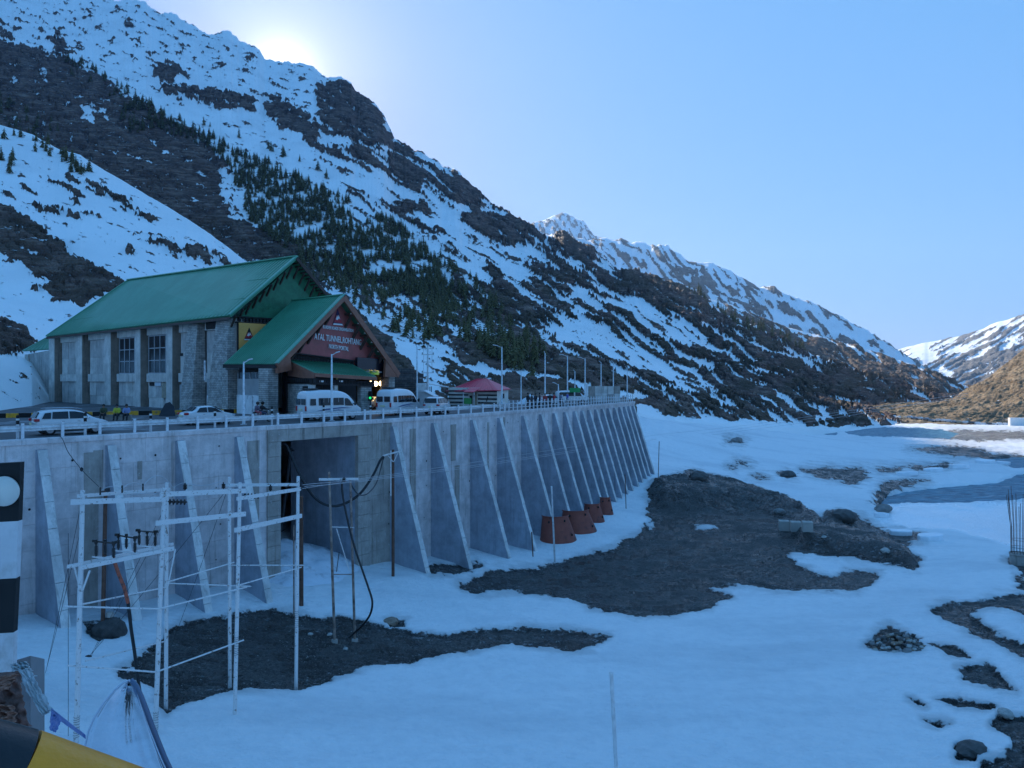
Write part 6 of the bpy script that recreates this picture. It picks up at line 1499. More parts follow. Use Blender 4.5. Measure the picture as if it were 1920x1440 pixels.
bk_ = empty('leaning_sheet', gp(313, 74.5), R(20), 'dark tarpaulin sheet leaning by the kerb in front of the hall', 'tarpaulin'); mb = MB(); mb.prism([(-.75, 0, 0), (.75, 0, 0), (.6, .4, .9), (.2, .5, 1.35), (-.2, .45, 1.2)], (.0, .25, 0)); mb.build('sheet', mat('black tarpaulin', (.02, .022, .03), .6), bk_, .03)

# ---------------------------------------------------------------- red steel shells round the rib feet
M_oxide = mat('red oxide formwork steel', (.30, .075, .05), .6, .1, .2, 1.2, .3, dirt=(.16, .05, .04))
for k, (x0, x1, y0, y1, Y_, lb, rz_) in enumerate(((1018, 1078, 976, 1022, 84, 'largest and nearest red steel shell at the wall foot', .1), (1056, 1116, 965, 1004, 90, 'second red steel shell from the left at the wall foot', .15), (1097, 1133, 953, 986, 95, 'third red steel shell with dark slots at the wall foot', .15), (1126, 1151, 941, 973, 99, 'smallest and farthest red steel shell at the wall foot', .1))):
    cx = (x0 + x1) / 2; b_ = hit(cx, y1 - 6); Y_ = b_.y; hh = (y1 - y0) / FPX * Y_ * 1.02; wb = (x1 - x0) / FPX * Y_ / 2 * 1.18
    if k == 3: wb *= .95
    r_ = empty('formwork_shell', b_ + Vector((0, .9, 0)), rz_, lb, 'formwork shell', 'red steel shells at the foot of the wall')
    prof_ = [(wb * 1.0, -.6), (wb * 1.0, .0), (wb * .70, hh - .12), (wb * .70, hh)]
    mb = MB()
    n_ = 20; vs = []
    for r1_, z in prof_:
        for j in range(n_ + 1):
            a = math.pi + math.pi * j / n_; vs.append(Vector((r1_ * math.cos(a) - (hh - z) * -.0 - wb * .18 * (z / hh), r1_ * .75 * math.sin(a), z)))
    fs = [(i * (n_ + 1) + j, i * (n_ + 1) + j + 1, (i + 1) * (n_ + 1) + j + 1, (i + 1) * (n_ + 1) + j) for i in range(3) for j in range(n_)]
    mb.add(vs, fs, True); o = mb.build('shell_plate', M_oxide, r_); md = o.modifiers.new('so', 'SOLIDIFY'); md.thickness = .05
    mb = MB(); ring = [Vector((wb * .71 * math.cos(a) - wb * .18, wb * .71 * .75 * math.sin(a), hh)) for a in np.linspace(math.pi, 2 * math.pi, 16)]; mb.tube(ring, .06, 6); mb.build('rim_flange', M_oxide, r_)
    for (a, z) in ((1.68, hh * .84), (1.78, hh * .28), (1.30, hh * .8)):
        rr = wb * (1.0 - .3 * z / hh); p_ = Vector((rr * math.cos(a * math.pi) - wb * .18 * z / hh, rr * .75 * math.sin(a * math.pi), z)); mb = MB(); mb.box(p_, (.14, .3, .22)); mb.build('bolt_slot', M_black, r_)
# ---------------------------------------------------------------- stones, blocks and gravel on the valley floor
M_st = [mat('river stone grey', (.22, .21, .20), .8, 0, .3, 2, .3), mat('river stone pale', (.40, .38, .35), .8, 0, .2, 2, .3), mat('river stone dark', (.09, .085, .08), .8, 0, .3, 2, .3), mat('river stone brown', (.26, .19, .14), .8, 0, .3, 2, .3)]
sme = []
for k in range(6):
    mb = MB(); mb.ball((0, 0, 0), 1, 2, (1, .8 + .05 * k, .62), .09, k); me = mb.mesh('stone'); me.polygons.foreach_set('use_smooth', [True] * len(me.polygons)); sme.append(me)
def stone_obj(parent, loc, s_, m_=None, name='stone', me=None):
    me = me or sme[rnd.randrange(6)]
    key = (me.name, m_); o = bpy.data.objects.new(name, _sm(me, m_)); C.objects.link(o); o.parent = parent; o.location = loc; o.scale = (s_, s_, s_); o.rotation_euler = (rnd.uniform(-.3, .3), rnd.uniform(-.3, .3), rnd.uniform(0, 6)); return o
_smc = {}
def _sm(me, k):
    if (me.name, k) not in _smc: c = me.copy(); c.materials.append(M_st[k]); _smc[(me.name, k)] = c
    return _smc[(me.name, k)]
ph = hit(1684, 1218); pile = empty('stone_pile', ph, 0, 'heap of rounded grey and pale river stones on the snow at the right', 'stone pile')
rnd = random.Random(77)
bme = []
for k in range(4):
    bm = bmesh.new(); bmesh.ops.create_icosphere(bm, subdivisions=3, radius=1)
    P_ = np.array([v.co[:] for v in bm.verts]); n1_ = fbm(P_[:, 0] * 1.3 + P_[:, 2] * .8 + k * 5, P_[:, 1] * 1.3 - P_[:, 2] * .6, 4, 60 + k, ridged=True)
    for v, q in zip(bm.verts, n1_): v.co *= 1 + .30 * q; v.co.z *= .62
    me = bpy.data.meshes.new('boulder'); bm.to_mesh(me); bm.free(); bme.append(me)
for k in range(190):
    a, r_ = rnd.uniform(0, 6.28), math.sqrt(rnd.random()); x, y = math.cos(a) * r_ * 1.75, math.sin(a) * r_ * 1.5; z = 1.05 * (1 - r_) ** .8 + rnd.uniform(-.05, .08)
    stone_obj(pile, (x, y, z), rnd.uniform(.09, .19), rnd.choice([0, 1, 1, 2, 2, 2, 3]))
stone_obj(pile, (-.05, -1.15, .28), .36, 0)
# three cut concrete blocks
M_blk = mat('pale cut stone block', (.42, .39, .35), .8, 0, .15, 1.5, .4)
for k, (x0, x1, y1) in enumerate(((1461, 1481, 996), (1483, 1503, 998), (1505, 1525, 998))):
    p = hit((x0 + x1) / 2, y1); w_ = (x1 - x0) / FPX * p.y; o = empty('concrete_block', p, R(-12), ['left', 'middle', 'right'][k] + ' of the three square pale concrete blocks on the gravel', 'concrete block', 'three concrete blocks on the gravel')
    mb = MB(); mb.box((0, .5, w_ * .46), (w_ * .92, w_ * .9, w_ * .95)); mb.build('block_body', M_blk, o, .05); mb = MB(); mb.tube([(-.1, .5, w_ * .93), (-.1, .5, w_ * .93 + .1), (.1, .5, w_ * .93 + .1), (.1, .5, w_ * .93)], .015, 5); mb.build('lifting_loop', M_plast, o)
# stones one can pick out
cand = [(1820, 1412, .55, 2, 'large dark boulder on the snow at the lower right'), (1886, 1340, .30, 1, 'pale rounded boulder at the right edge of the lower snow'), (1660, 744 + 290, .4, 1, 'pale square boulder at the edge of the smooth ice'), (1380, 829, 1.2, 0, 'long grey boulder alone on the far snow bank'), (1478, 893, 1.1, 2, 'dark boulder melting out of the middle snow bank'), (1310, 897, 1.2, 2, 'dark boulder near the far end of the wall'), (1655, 958, 1.0, 0, 'grey rock slab at the near river edge'), (1582, 972, 1.3, 2, 'big dark rounded boulder right of the three blocks'),
        (732, 1170, .5, 3, 'flat brown stone in the snow by the near mud'), (618, 1191, .16, 1, 'small pale stone at the foot of the left rusty pole'), (648, 1217, .13, 1, 'small pale pebble in the middle of the near mud'), (582, 1190, .15, 1, 'small pale stone between the white frame and the rusty poles'), (1020, 1165 - 100, .2, 0, 'small grey stone at the edge of the big gravel field'), (1461, 962, .7, 0, 'grey stone behind the left concrete block'), (1545, 1008, .25, 1, 'small pale stone before the three blocks')]
for px_, py_, s_, m_, lb in cand:
    h_ = hit(px_, py_); r_ = tag(stone_obj(None, h_ + Vector((0, 0, s_ * .18)), s_, m_, 'boulder', bme[cand.index((px_, py_, s_, m_, lb)) % 4]), lb, 'stone')
# slabs of river ice
M_ice = mat('broken river ice', (.80, .83, .86), .35, 0, .06, 1.0, .3)
ri = random.Random(12)
for k, (px_, py_, w_, lb) in enumerate(((1860, 838, 10, 'long snow-covered ice shelf at the right edge across the river'), (1790, 818, 13, 'large snow-covered ice shelf across the river'), (1700, 891, 4, 'tilted slab of river ice left of the stream bend'), (1750, 884, 4, 'broken slab of ice beside the stream bend'), (1800, 878, 5, 'slab of ice at the outer stream bend'), (1846, 868, 4.5, 'cracked ice slab near the right edge'), (1880, 870, 3.5, 'last small ice slab at the right edge of the bank'), (1690, 1002, 2.6, 'thin ice plate at the lower river edge'), (1745, 1012, 3.4, 'longer thin ice plate beside the smooth ice'), (1652, 968, 2.2, 'rounded ice lump at the near river corner'))):
    p = hit(px_, py_); n_ = 9; poly = [(math.cos(i * 6.283 / n_) * w_ * .5 * ri.uniform(.8, 1.15), math.sin(i * 6.283 / n_) * w_ * .32 * ri.uniform(.8, 1.2)) for i in range(n_)]
    th = .35 + w_ * .10; mb = MB()
    if w_ > 8: mb.ball((0, 0, 0), w_ * .9, 3, (1, .5, .16), .035, k); me_o = mb.build('ice_slab', M_ice); me_o.data.polygons.foreach_set('use_smooth', [True] * len(me_o.data.polygons))
    else: mb.prism([Vector((x, y, 0)) for x, y in poly], (0, 0, th)); me_o = mb.build('ice_slab', M_ice, None, .12); me_o.location = p + Vector((0, 0, -.1)); me_o.rotation_euler = (ri.uniform(-.08, .08), ri.uniform(-.08, .08), ri.uniform(-.3, .3)); tag(me_o, lb, 'ice slab')
# scattered gravel on the bare patches (nobody could count it)
ii, jj = np.nonzero((Gmud > 1.5) & (Gwat < -3)); rs3 = np.random.RandomState(4)
w3 = 1.0 / np.maximum(GV[ii, jj, 1], 25) ** .0; sel = rs3.choice(len(ii), min(13000, len(ii)), replace=False)
bmv = []; bmf = []; base = np.array([(1, 0, -.2), (-.5, .8, -.2), (-.6, -.7, -.2), (.1, .05, .7)]); bf = np.array([(0, 1, 3), (1, 2, 3), (2, 0, 3)])
i_, j_ = ii[sel], jj[sel]; ok = (i_ < GV.shape[0] - 1) & (j_ < GV.shape[1] - 1); i_, j_ = i_[ok], j_[ok]
u_, v_ = rs3.rand(len(i_), 1), rs3.rand(len(i_), 1)
Pg = GV[i_, j_] * (1 - u_) * (1 - v_) + GV[i_ + 1, j_] * u_ * (1 - v_) + GV[i_, j_ + 1] * (1 - u_) * v_ + GV[i_ + 1, j_ + 1] * u_ * v_
vis = (np.abs(Pg[:, 0] / Pg[:, 1]) < .75) & (Pg[:, 1] < 160); Pg = Pg[vis]
sz = (.02 + .05 * rs3.rand(len(Pg)) ** 3) * np.clip(Pg[:, 1] / 32, 1, 4) ; an3 = rs3.rand(len(Pg)) * 6.28
ca, sa = np.cos(an3), np.sin(an3)
VV = np.stack([(base[None, :, 0] * ca[:, None] - base[None, :, 1] * sa[:, None]) * sz[:, None], (base[None, :, 0] * sa[:, None] + base[None, :, 1] * ca[:, None]) * sz[:, None], base[None, :, 2] * sz[:, None] * .8], 2) + Pg[:, None, :]
FF = (bf[None] + (np.arange(len(Pg)) * 4)[:, None, None]).reshape(-1, 3).astype(np.int32); VV = VV.reshape(-1, 3)
me = bpy.data.meshes.new('gravel'); me.vertices.add(len(VV)); me.vertices.foreach_set('co', VV.astype(np.float32).ravel()); me.loops.add(FF.size); me.loops.foreach_set('vertex_index', FF.ravel()); me.polygons.add(len(FF)); me.polygons.foreach_set('loop_start', np.arange(len(FF), dtype=np.int32) * 3); me.update(calc_edges=True)
t = NT('mixed gravel'); c = t.ramp(t.noise(t.geo(), 2.5, 3, .7), [(.35, (.05, .045, .04)), (.55, (.14, .125, .11)), (.68, (.42, .40, .36))]); t.set(base=c, rough=.8)
tag(link('gravel', me, t.m), kind='stuff')
# ---------------------------------------------------------------- pole-mounted switchgear frame in the snow
M_pole = NT('white painted scratched pole'); t = M_pole; W = t.geo()
c = t.mix(t.smooth(t.noise(W, 5, 6, .7), .57, .66), (.72, .68, .66), (.22, .14, .10)); c = t.mix(t.smooth(t.noise(t.mapping(W, (4, 4, 9)), 2, 4), .62, .68), c, (.40, .38, .36))
t.set(base=c, rough=.55); M_pole = t.m
M_rust = mat('rusty dark steel pole', (.12, .055, .035), .8, 0, .4, 3, .3); M_porc = mat('brown black porcelain', (.020, .014, .012), .2); M_cable = mat('black cable sheath', (.012, .012, .014), .5); M_wire = mat('bare aluminium wire', (.55, .56, .58), .4, .5)
fr = empty('switchgear_frame', hit(440, 1350), 0, 'tall frame of white painted poles and crossarms carrying insulators in the snow', 'pole frame'); fr.location = (0, 0, 0)
def pole(parent, top, bot, Y, r=.085, m_=None, name='pole', sink=.5, n=10, lean=True):
    a, b = at(*top, Y), at(*bot, Y); z = gz(b.x, b.y); d = (b - a).normalized()
    b = b + d * sink
    mb = MB(); mb.tube([b, a.lerp(b, .35), a], r, n, r2=r * .86); o = mb.build(name, m_ or M_pole, parent); return a, b, o
PL = {'a': ((155, 920), (142, 1425), 29.6, .1), 'b': ((308, 915), (290, 1405), 32.0, .1), 'c': ((313, 905), (311, 1342), 35.2, .09), 'd': ((430, 895), (431, 1285), 38.6, .09), 'e': ((450, 905), (440, 1350), 34.6, .09), 'f': ((559, 893), (555, 1295), 38.6, .09)}
for k, (tp, bt, Y_, r_) in PL.items():
    a_, b_, o_ = pole(fr, tp, bt, Y_, r_)
    if k in 'abef':   # wire lashings
        f0 = {'a': .80, 'b': .82, 'e': .62, 'f': .60}[k]; mb = MB()
        for q in range(9): c_ = a_.lerp(b_, f0 + q * .009); mb.tube([c_ + Vector((math.cos(x) * r_ * 1.05, math.sin(x) * r_ * 1.05, .02 * math.sin(x + q))) for x in np.linspace(0, 6.283, 11)], .008, 4, cap=False)
        mb.build('wire_lashing', M_cable, o_)['kind'] = 'stuff'
def PY(k, py):    # point on a pole at a photo row
    tp, bt, Y_, r_ = PL[k]; f = (py - tp[1]) / (bt[1] - tp[1]); return at(tp[0] + (bt[0] - tp[0]) * f, py, Y_)
def arm(p, q, w=.09, h=.13, ext=(0, 0), m_=None, name='crossarm', ch=False):
    d = (q - p).normalized(); p, q = p - d * ext[0], q + d * ext[1]; mb = MB()
    if ch: mb.beam(p, q, .02, h); s_ = d.cross(UP).normalized(); mb.beam(p + UP * h * .5 - s_ * w / 2, q + UP * h * .5 - s_ * w / 2, w, .02); mb.beam(p - UP * h * .5 - s_ * w / 2, q - UP * h * .5 - s_ * w / 2, w, .02)
    else: mb.beam(p, q, w, h)
    return mb.build(name, m_ or M_pole, fr)
fo = Vector((0, -.12, 0))
arm(PY('a', 929) + fo, PY('c', 917) + fo, ext=(.15, .3)); arm(PY('a', 940) + fo, PY('b', 935) + fo, h=.2, ext=(.35, .1))
arm(PY('b', 926) + fo, PY('e', 920) + fo, h=.2, ext=(.1, .35)); arm(PY('d', 909) + fo, PY('f', 908) + fo, h=.14, ext=(.1, .1))
arm(PY('e', 934) + fo, PY('f', 917) + fo, h=.16, ext=(.1, .25)); arm(PY('b', 979) + fo, PY('e', 964) + fo, h=.2, ext=(.25, .35)); arm(PY('e', 992) + fo, PY('f', 968) + fo, h=.2, ext=(.2, .35))
plat1 = arm(PY('a', 1064) + fo, PY('b', 1032) + fo, h=.16, ext=(.0, .55)); arm(PY('a', 1058) - fo, PY('c', 1023) - fo, h=.12, ext=(.8, .4))
def pipe(p, q, r=.035, ext=(.2, .2), m_=None): d = (q - p).normalized(); mb = MB(); mb.tube([p - d * ext[0], q + d * ext[1]], r, 8); return mb.build('brace_pipe', m_ or M_pole, fr)
pipe(PY('a', 1136) + fo, PY('b', 1140) + fo, .035, (.5, .1)); pipe(PY('a', 1133) + fo, PY('c', 1101), .035, (0, .0)); pipe(PY('b', 1140) + fo, PY('e', 1104) + fo, .035, (0, .5)); pipe(PY('c', 1092), PY('d', 1057), .035, (0, .3)); pipe(PY('c', 1095) - fo, PY('e', 1100) - fo, .03, (.1, .6)); pipe(PY('e', 1097) + fo, PY('f', 1065) + fo, .03, (0, .4)); pipe(PY('d', 1061) - fo, PY('f', 1061) - fo, .03, (.1, .3))
pipe(PY('a', 1247) + fo, PY('b', 1258) + fo, .035, (.35, .1)); pipe(PY('b', 1258) + fo, PY('e', 1204) + fo, .035, (0, .4)); pipe(PY('a', 1244) - fo, PY('c', 1203) - fo, .03, (-.3, 0)); 
pipe(PY('a', 1062) + Vector((-.25, 0, 0)), PY('a', 1110) + Vector((.05, 0, 0)), .04, (0, .0)); pipe(PY('a', 1070) + Vector((.35, 0, 0)), PY('a', 1120) + Vector((0, 0, 0)), .04, (0, 0)); pipe(PY('b', 1030) + Vector((.55, 0, 0)), PY('b', 1100) + Vector((.3, 0, 0)), .03, (0, 0))
# post insulators with ribbed sheds on the platform
def insulator(p, h=.62, r=.075, label=None, parent=None):
    prof_ = [(0, 0), (.03, 0), (.03, h * .12)]
    for k in range(7): z = h * (.14 + k * .1); prof_ += [(r, z), (r * .95, z + h * .03), (r * .5, z + h * .055)]
    prof_ += [(.03, h * .86), (.035, h), (0, h)]
    mb = MB(); mb.lathe(prof_, (0, 0, 0), 10); o = mb.build('insulator', M_porc, parent); o.location = p; return o
P1, P2 = PY('a', 1060), PY('b', 1030); ins = []
for k, (px_, yb_, f) in enumerate(((180, 1043, .18), (197, 1040, .28), (213, 1047, .38), (222, 1031, .45), (237, 1029, .55), (253, 1037, .66), (261, 1022, .71), (276, 1023, .82), (291, 1025, .92))):
    base_ = at(px_, yb_, P1.lerp(P2, f).y + (.35 if k not in (2, 5) else -.1)); ins.append(base_); o = insulator(base_, .50, .07, None, fr)
for g in ((0, 1, 2), (3, 4, 5), (6, 7, 8)):
    mb = MB(); q0 = ins[g[0]] + UP * .58; q1 = ins[g[2]] + UP * .60; mb.beam(q0, q1, .05, .05); [mb.box(ins[x] + UP * .55, (.09, .09, .1)) for x in g]; mb.box(q0 - Vector((.05, 0, -.03)), (.16, .1, .1)); mb.box(q1 + Vector((.03, 0, .03)), (.16, .1, .1)); mb.build('switch_blade', M_porc, fr)
    mb = MB(); mb.beam(ins[g[0]] - UP * .02 - Vector((.15, 0, 0)), ins[g[2]] - UP * .02 + Vector((.15, 0, 0)), .06, .05); mb.build('insulator_bar', M_galv, fr)
for px_, py_, Y_ in ((333, 941, 33.6), (472, 930, 36.0)):   # strain insulators lying on their side
    mb = MB(); prof_ = [(0, -.42)]
    for q in range(5): z = -.36 + q * .15; prof_ += [(.04, z), (.135, z + .03), (.13, z + .07), (.05, z + .10)]
    prof_ += [(0, .42)]; mb.lathe(prof_, (0, 0, 0), 12, 'X'); o = mb.build('strain_insulator', M_porc, fr); o.location = at(px_, py_, Y_); o.rotation_euler = (0, .06, .2)
for px_, py_, Y_ in ((347, 919, 34), (419, 917, 36), (507, 921, 37)): insulator(at(px_, py_, Y_), .32, .10, None, fr)
for px_, py_, Y_ in ((188, 928, 30), (229, 924, 31), (268, 920, 32.5)): mb = MB(); mb.lathe([(.035, 0), (.035, .28), (.02, .3), (0, .3)], at(px_, py_, Y_), 8); mb.build('fuse_stub', M_porc, fr)
# slack conductor loops over the top
wl = MB()
def sag(a, b, s_, n=10, r=.012, mbx=None):
    pts = [a.lerp(b, i / n) - UP * (4 * s_ * (i / n) * (1 - i / n)) for i in range(n + 1)]; (mbx or wl).tube(pts, r, 5); return pts
for p_, q_, s_ in (((188, 921, 30), (229, 917, 31), -.15), ((229, 917, 31), (268, 912, 32.5), -.2), ((150, 931, 29.8), (222, 935, 31), .12), ((222, 935, 31), (300, 926, 32), -.1), ((268, 912, 32.5), (325, 915, 34), -.5), ((325, 915, 34), (347, 905, 34), -.05), ((240, 940, 31), (300, 922, 32), .1), ((347, 905, 34), (419, 900, 36), .18), ((350, 935, 34), (419, 905, 36), .1), ((419, 905, 36), (455, 925, 35), .05)): sag(at(*p_), at(*q_), s_)
wl.build('conductor_loop', M_wire, fr)['kind'] = 'stuff'
# stay wires
for i_, (p_, q_) in enumerate((((153, 940, 29.8), hit(88, 1250)), ((153, 985, 29.8), hit(85, 1262)), ((312, 945, 33), hit(172, 1225)), ((312, 970, 33), hit(172, 1228)), ((420, 925, 36), hit(166, 1232)), ((424, 925, 36), hit(320, 1215)), ((128, 1000, 30), hit(128, 1380)))):
    mb = MB(); sag(at(*p_), q_, .1, mbx=mb, r=.010); mb.build('stay_wire', M_cable, fr)
mb = MB(); q = hit(166, 1231); mb.ball(q, .16, 1, (1.2, .8, .6), .1, 3); mb.build('stay_anchor', M_plast, fr)

# ---------------------------------------------------------------- other poles and cables
dpo = empty('cable_pole', (0, 0, 0), 0, 'dark steel pole standing on a rough concrete footing beside the wall', 'pole')
a_, b_, _ = pole(dpo, (198, 920), (193, 1172), 44.2, .12, M_rust); mb = MB(); mb.beam(a_ + Vector((-.25, 0, -.1)), a_ + Vector((.25, 0, 0)), .12, .12); mb.box(a_ + Vector((.1, 0, .05)), (.25, .15, .2)); mb.build('pole_cap', M_plast, dpo)
hb = hit(192, 1198); mb = MB(); mb.lathe([(.2, 1.0), (.2, 1.25), (0, 1.25)], hb + Vector((0, .8, 0)), 10); mb.build('pole_collar', M_oldc, dpo)
mb = MB(); vs0 = len(mb.v); mb.ball(hb + Vector((0, .8, .15)), .95, 2, (1.05, .9, .85), .10, 6); mb.build('footing', M_rubble, dpo)
hs = empty('hose', (0, 0, 0), 0, 'black hose with an orange upper end hanging from the frame platform to the ground', 'hose')
hp_ = [at(212, 1045, 31.5), at(222, 1075, 31.5), at(233, 1102, 31.6), at(240, 1130, 31.8), at(246, 1180, 32), at(252, 1220, 32.3), at(258, 1270, 32.6), at(263, 1300, 32.8), hit(264, 1322)]
mb = MB(); mb.tube(hp_[:4], .075, 8); mb.build('orange_sleeve', mat('orange red sleeve', (.45, .10, .05), .6, 0, .3, 8, dirt=(.05, .03, .03)), hs); mb = MB(); mb.tube(hp_[3:], .07, 8); mb.build('hose_body', M_cable, hs)
tw = empty('twin_poles', (0, 0, 0), 0, 'pair of slim rust-streaked poles joined by a crossarm before the culvert opening', 'pole frame')
M_rp = mat('rust streaked grey pole', (.30, .22, .18), .7, .1, .5, 2.5, .2, dirt=(.12, .06, .045))
ta1, tb1, _ = pole(tw, (617, 885), (627, 1188), 47.8, .085, M_rp); ta2, tb2, _ = pole(tw, (657, 900), (665, 1188), 48.2, .08, M_rp)
def seg(parent, p, q, w, h, m_, nm): mb = MB(); mb.beam(p, q, w, h); return mb.build(nm, m_, parent)
seg(tw, at(598, 899, 47.6), at(672, 898, 47.9), .1, .14, M_pole, 'crossarm'); seg(tw, at(622, 988, 47.8), at(664, 989, 48.2), .05, .05, M_pole, 'rung'); seg(tw, at(626, 1077, 47.8), at(662, 1077, 48.1), .05, .05, M_rp, 'rung'); seg(tw, at(631, 991, 47.9), at(655, 1070, 48), .05, .05, M_pole, 'diagonal_brace'); seg(tw, at(636, 1035, 47.9), at(631, 1072, 48), .04, .04, M_plast, 'diagonal_brace')
insulator(at(645, 905, 47.6), .35, .12, None, tw)
for q_ in (tb1, tb2): mb = MB(); g_ = gz(q_.x, q_.y); mb.lathe([(.2, -.2), (.2, .16), (0, .16)], Vector((q_.x, q_.y, g_)), 8); mb.build('pole_foot', M_oldc, tw)
rp = empty('rusty_pole', (0, 0, 0), 0, 'tall rusty pole with a small white crossarm right of the culvert opening', 'pole'); pole(rp, (737, 843), (737, 1079), 64.0, .13, M_rust); seg(rp, at(717, 855, 63.7), at(753, 845, 63.7), .1, .12, M_pole, 'crossarm'); seg(rp, at(727, 853, 63.7), at(737, 866, 63.7), .06, .06, M_pole, 'brace'); seg(rp, at(746, 850, 63.7), at(738, 866, 63.7), .06, .06, M_pole, 'brace'); seg(rp, at(733, 845, 63.9), at(733, 930, 63.9), .09, .09, M_pole, 'side_pipe')
bp = empty('black_pole', (0, 0, 0), 0, 'straight black pole right behind the right pole of the white frame', 'pole'); pole(bp, (565, 930), (565, 1123), 54, .15, M_rust); 
bp2 = empty('leaning_pole', (0, 0, 0), 0, 'black pole leaning against the wall inside the left of the culvert', 'pole'); pole(bp2, (546, 840), (527, 994), 63.5, .13, M_cable, sink=.0); seg(bp2, at(541, 842, 63.3), at(551, 845, 63.3), .25, .1, M_cable, 'clamp')
st_ = empty('thin_stake', (0, 0, 0), 0, 'thin grey stake just left of the right pole of the white frame', 'stake'); pole(st_, (551, 985), (551, 1140), 48, .05, M_rp)
# heavy black cable looping across the opening
cb = empty('loop_cable', (0, 0, 0), 0, 'heavy black cable sagging across the culvert opening up to the rusty pole', 'cable')
def cable(parent, pts, r, nm='cable_run'):
    P_ = [at(*p) for p in pts]; Q = []
    P_ = [2 * P_[0] - P_[1]] + P_ + [2 * P_[-1] - P_[-2]]
    for i in range(1, len(P_) - 2):
        for k in range(5):
            t_ = k / 5; a, b, c, d = P_[i - 1:i + 3]; Q.append(.5 * ((2 * b) + (c - a) * t_ + (2 * a - 5 * b + 4 * c - d) * t_ ** 2 + (3 * b - a - 3 * c + d) * t_ ** 3))
    Q.append(P_[-2]); mb = MB(); mb.tube(Q, r, 7); return mb.build(nm, M_cable, parent)
cable(cb, [(525, 832, 60), (536, 834, 60), (545, 852, 60), (561, 888, 59.5), (576, 915, 59.5), (592, 935, 60), (612, 947, 60), (635, 948, 60.5), (660, 937, 61), (680, 920, 61.5), (700, 890, 62.5), (712, 865, 63.3), (719, 856, 63.6)], .105)
cable(cb, [(657, 905, 48.5), (664, 918, 50), (674, 928, 53), (690, 925, 56), (706, 905, 60), (716, 870, 63), (720, 857, 63.6)], .045)
c2 = empty('drop_cable', (0, 0, 0), 0, 'black cable hanging from the twin poles and curling down onto the snow', 'cable')
cable(c2, [(641, 903, 47.5), (642, 925, 47.5), (650, 968, 47.4), (663, 1020, 47.2), (678, 1065, 47.0), (690, 1100, 46.8), (698, 1128, 46.6), (694, 1152, 46.8), (680, 1172, 47.3), (664, 1187, 47.6), (654, 1196, 47.6)], .065)
# overhead wires running to the right
ow = empty('overhead_wire', (0, 0, 0), 0, 'group of thin overhead wires running from the white frame out across the river valley', 'wire')
ends = [(1815, 737, 420), (1810, 746, 420), (1812, 741, 421)]
for k, (sp, mp, ep) in enumerate((((567, 909, 38.6), (1235, 815, 150), ends[0]), ((567, 916, 38.8), (1235, 823, 150), ends[1]), ((571, 912, 38.6), (1235, 826, 151), ends[2]))):
    mid1 = at(900, 865 + (k > 0) * 6 + (k > 1) * 3, 66); P_ = [at(*sp), at(680, 897 + k * 2.5, 46), mid1, at(1060, 840 + (k > 0) * 7 + (k > 1) * 3, 92), at(*mp), at(1400, 797 + k * 5, 190), at(1600, 769 + k * 4.5, 280), at(*ep)]
    Q = []; Pp = [2 * P_[0] - P_[1]] + P_ + [2 * P_[-1] - P_[-2]]
    for i in range(1, len(Pp) - 2):
        for q in range(8):
            t_ = q / 8; a, b, c, d = Pp[i - 1:i + 3]; Q.append(.5 * ((2 * b) + (c - a) * t_ + (2 * a - 5 * b + 4 * c - d) * t_ ** 2 + (3 * b - a - 3 * c + d) * t_ ** 3))
    Q.append(Pp[-2]); rr = [max(.012, q.y * .00016) for q in Q]; mb = MB(); mb.tube(Q, rr, 5); mb.build('wire_strand', M_wire, ow)
wd = empty('wall_cable', (0, 0, 0), 0, 'thin black cable hanging from the guardrail down the wall at the left', 'cable')
cable(wd, [(110, 815, 47.2), (118, 825, 46.5), (128, 848, 46), (150, 877, 45), (165, 893, 43), (185, 912, 40)], .02); mb = MB(); mb.ball(at(153, 880, 44.8), .11, 1, (1, .7, 1.3)); mb.build('cable_joint', M_cable, wd)
# marker stakes in the snow at the foot of the wall
for k, (tp, bt, Y_, r_, lb) in enumerate((((1034, 912), (1040, 1046), 75, .09, 'thin pale stake leaning before the nearest red shell'), ((1236, 828), (1234, 905), 112, .05, 'thin dark stake at the far end of the wall'), ((1172, 890), (1174, 958), 99, .05, 'thin stake in the snow between the red shells and the wall end'), ((997, 998), (999, 1036), 78, .06, 'short dark stake beside the wall foot'), ((1146, 1262), (1160, 1530), 27.5, .10, 'grey steel post rising out of the snow at the bottom centre'))):
    a_, b_ = at(*tp, Y_), at(*bt, Y_); mb = MB(); mb.tube([b_ + (b_ - a_).normalized() * .4, a_], r_ if k != 4 else .07, 8); mb.lathe([(r_ * 1.1 if k != 4 else .078, -.03), (r_ * 1.1 if k != 4 else .078, .02), (0, .03)], a_, 8); o = mb.build('stake', M_galv if k in (0, 4) else M_rust); tag(o, lb, 'stake')
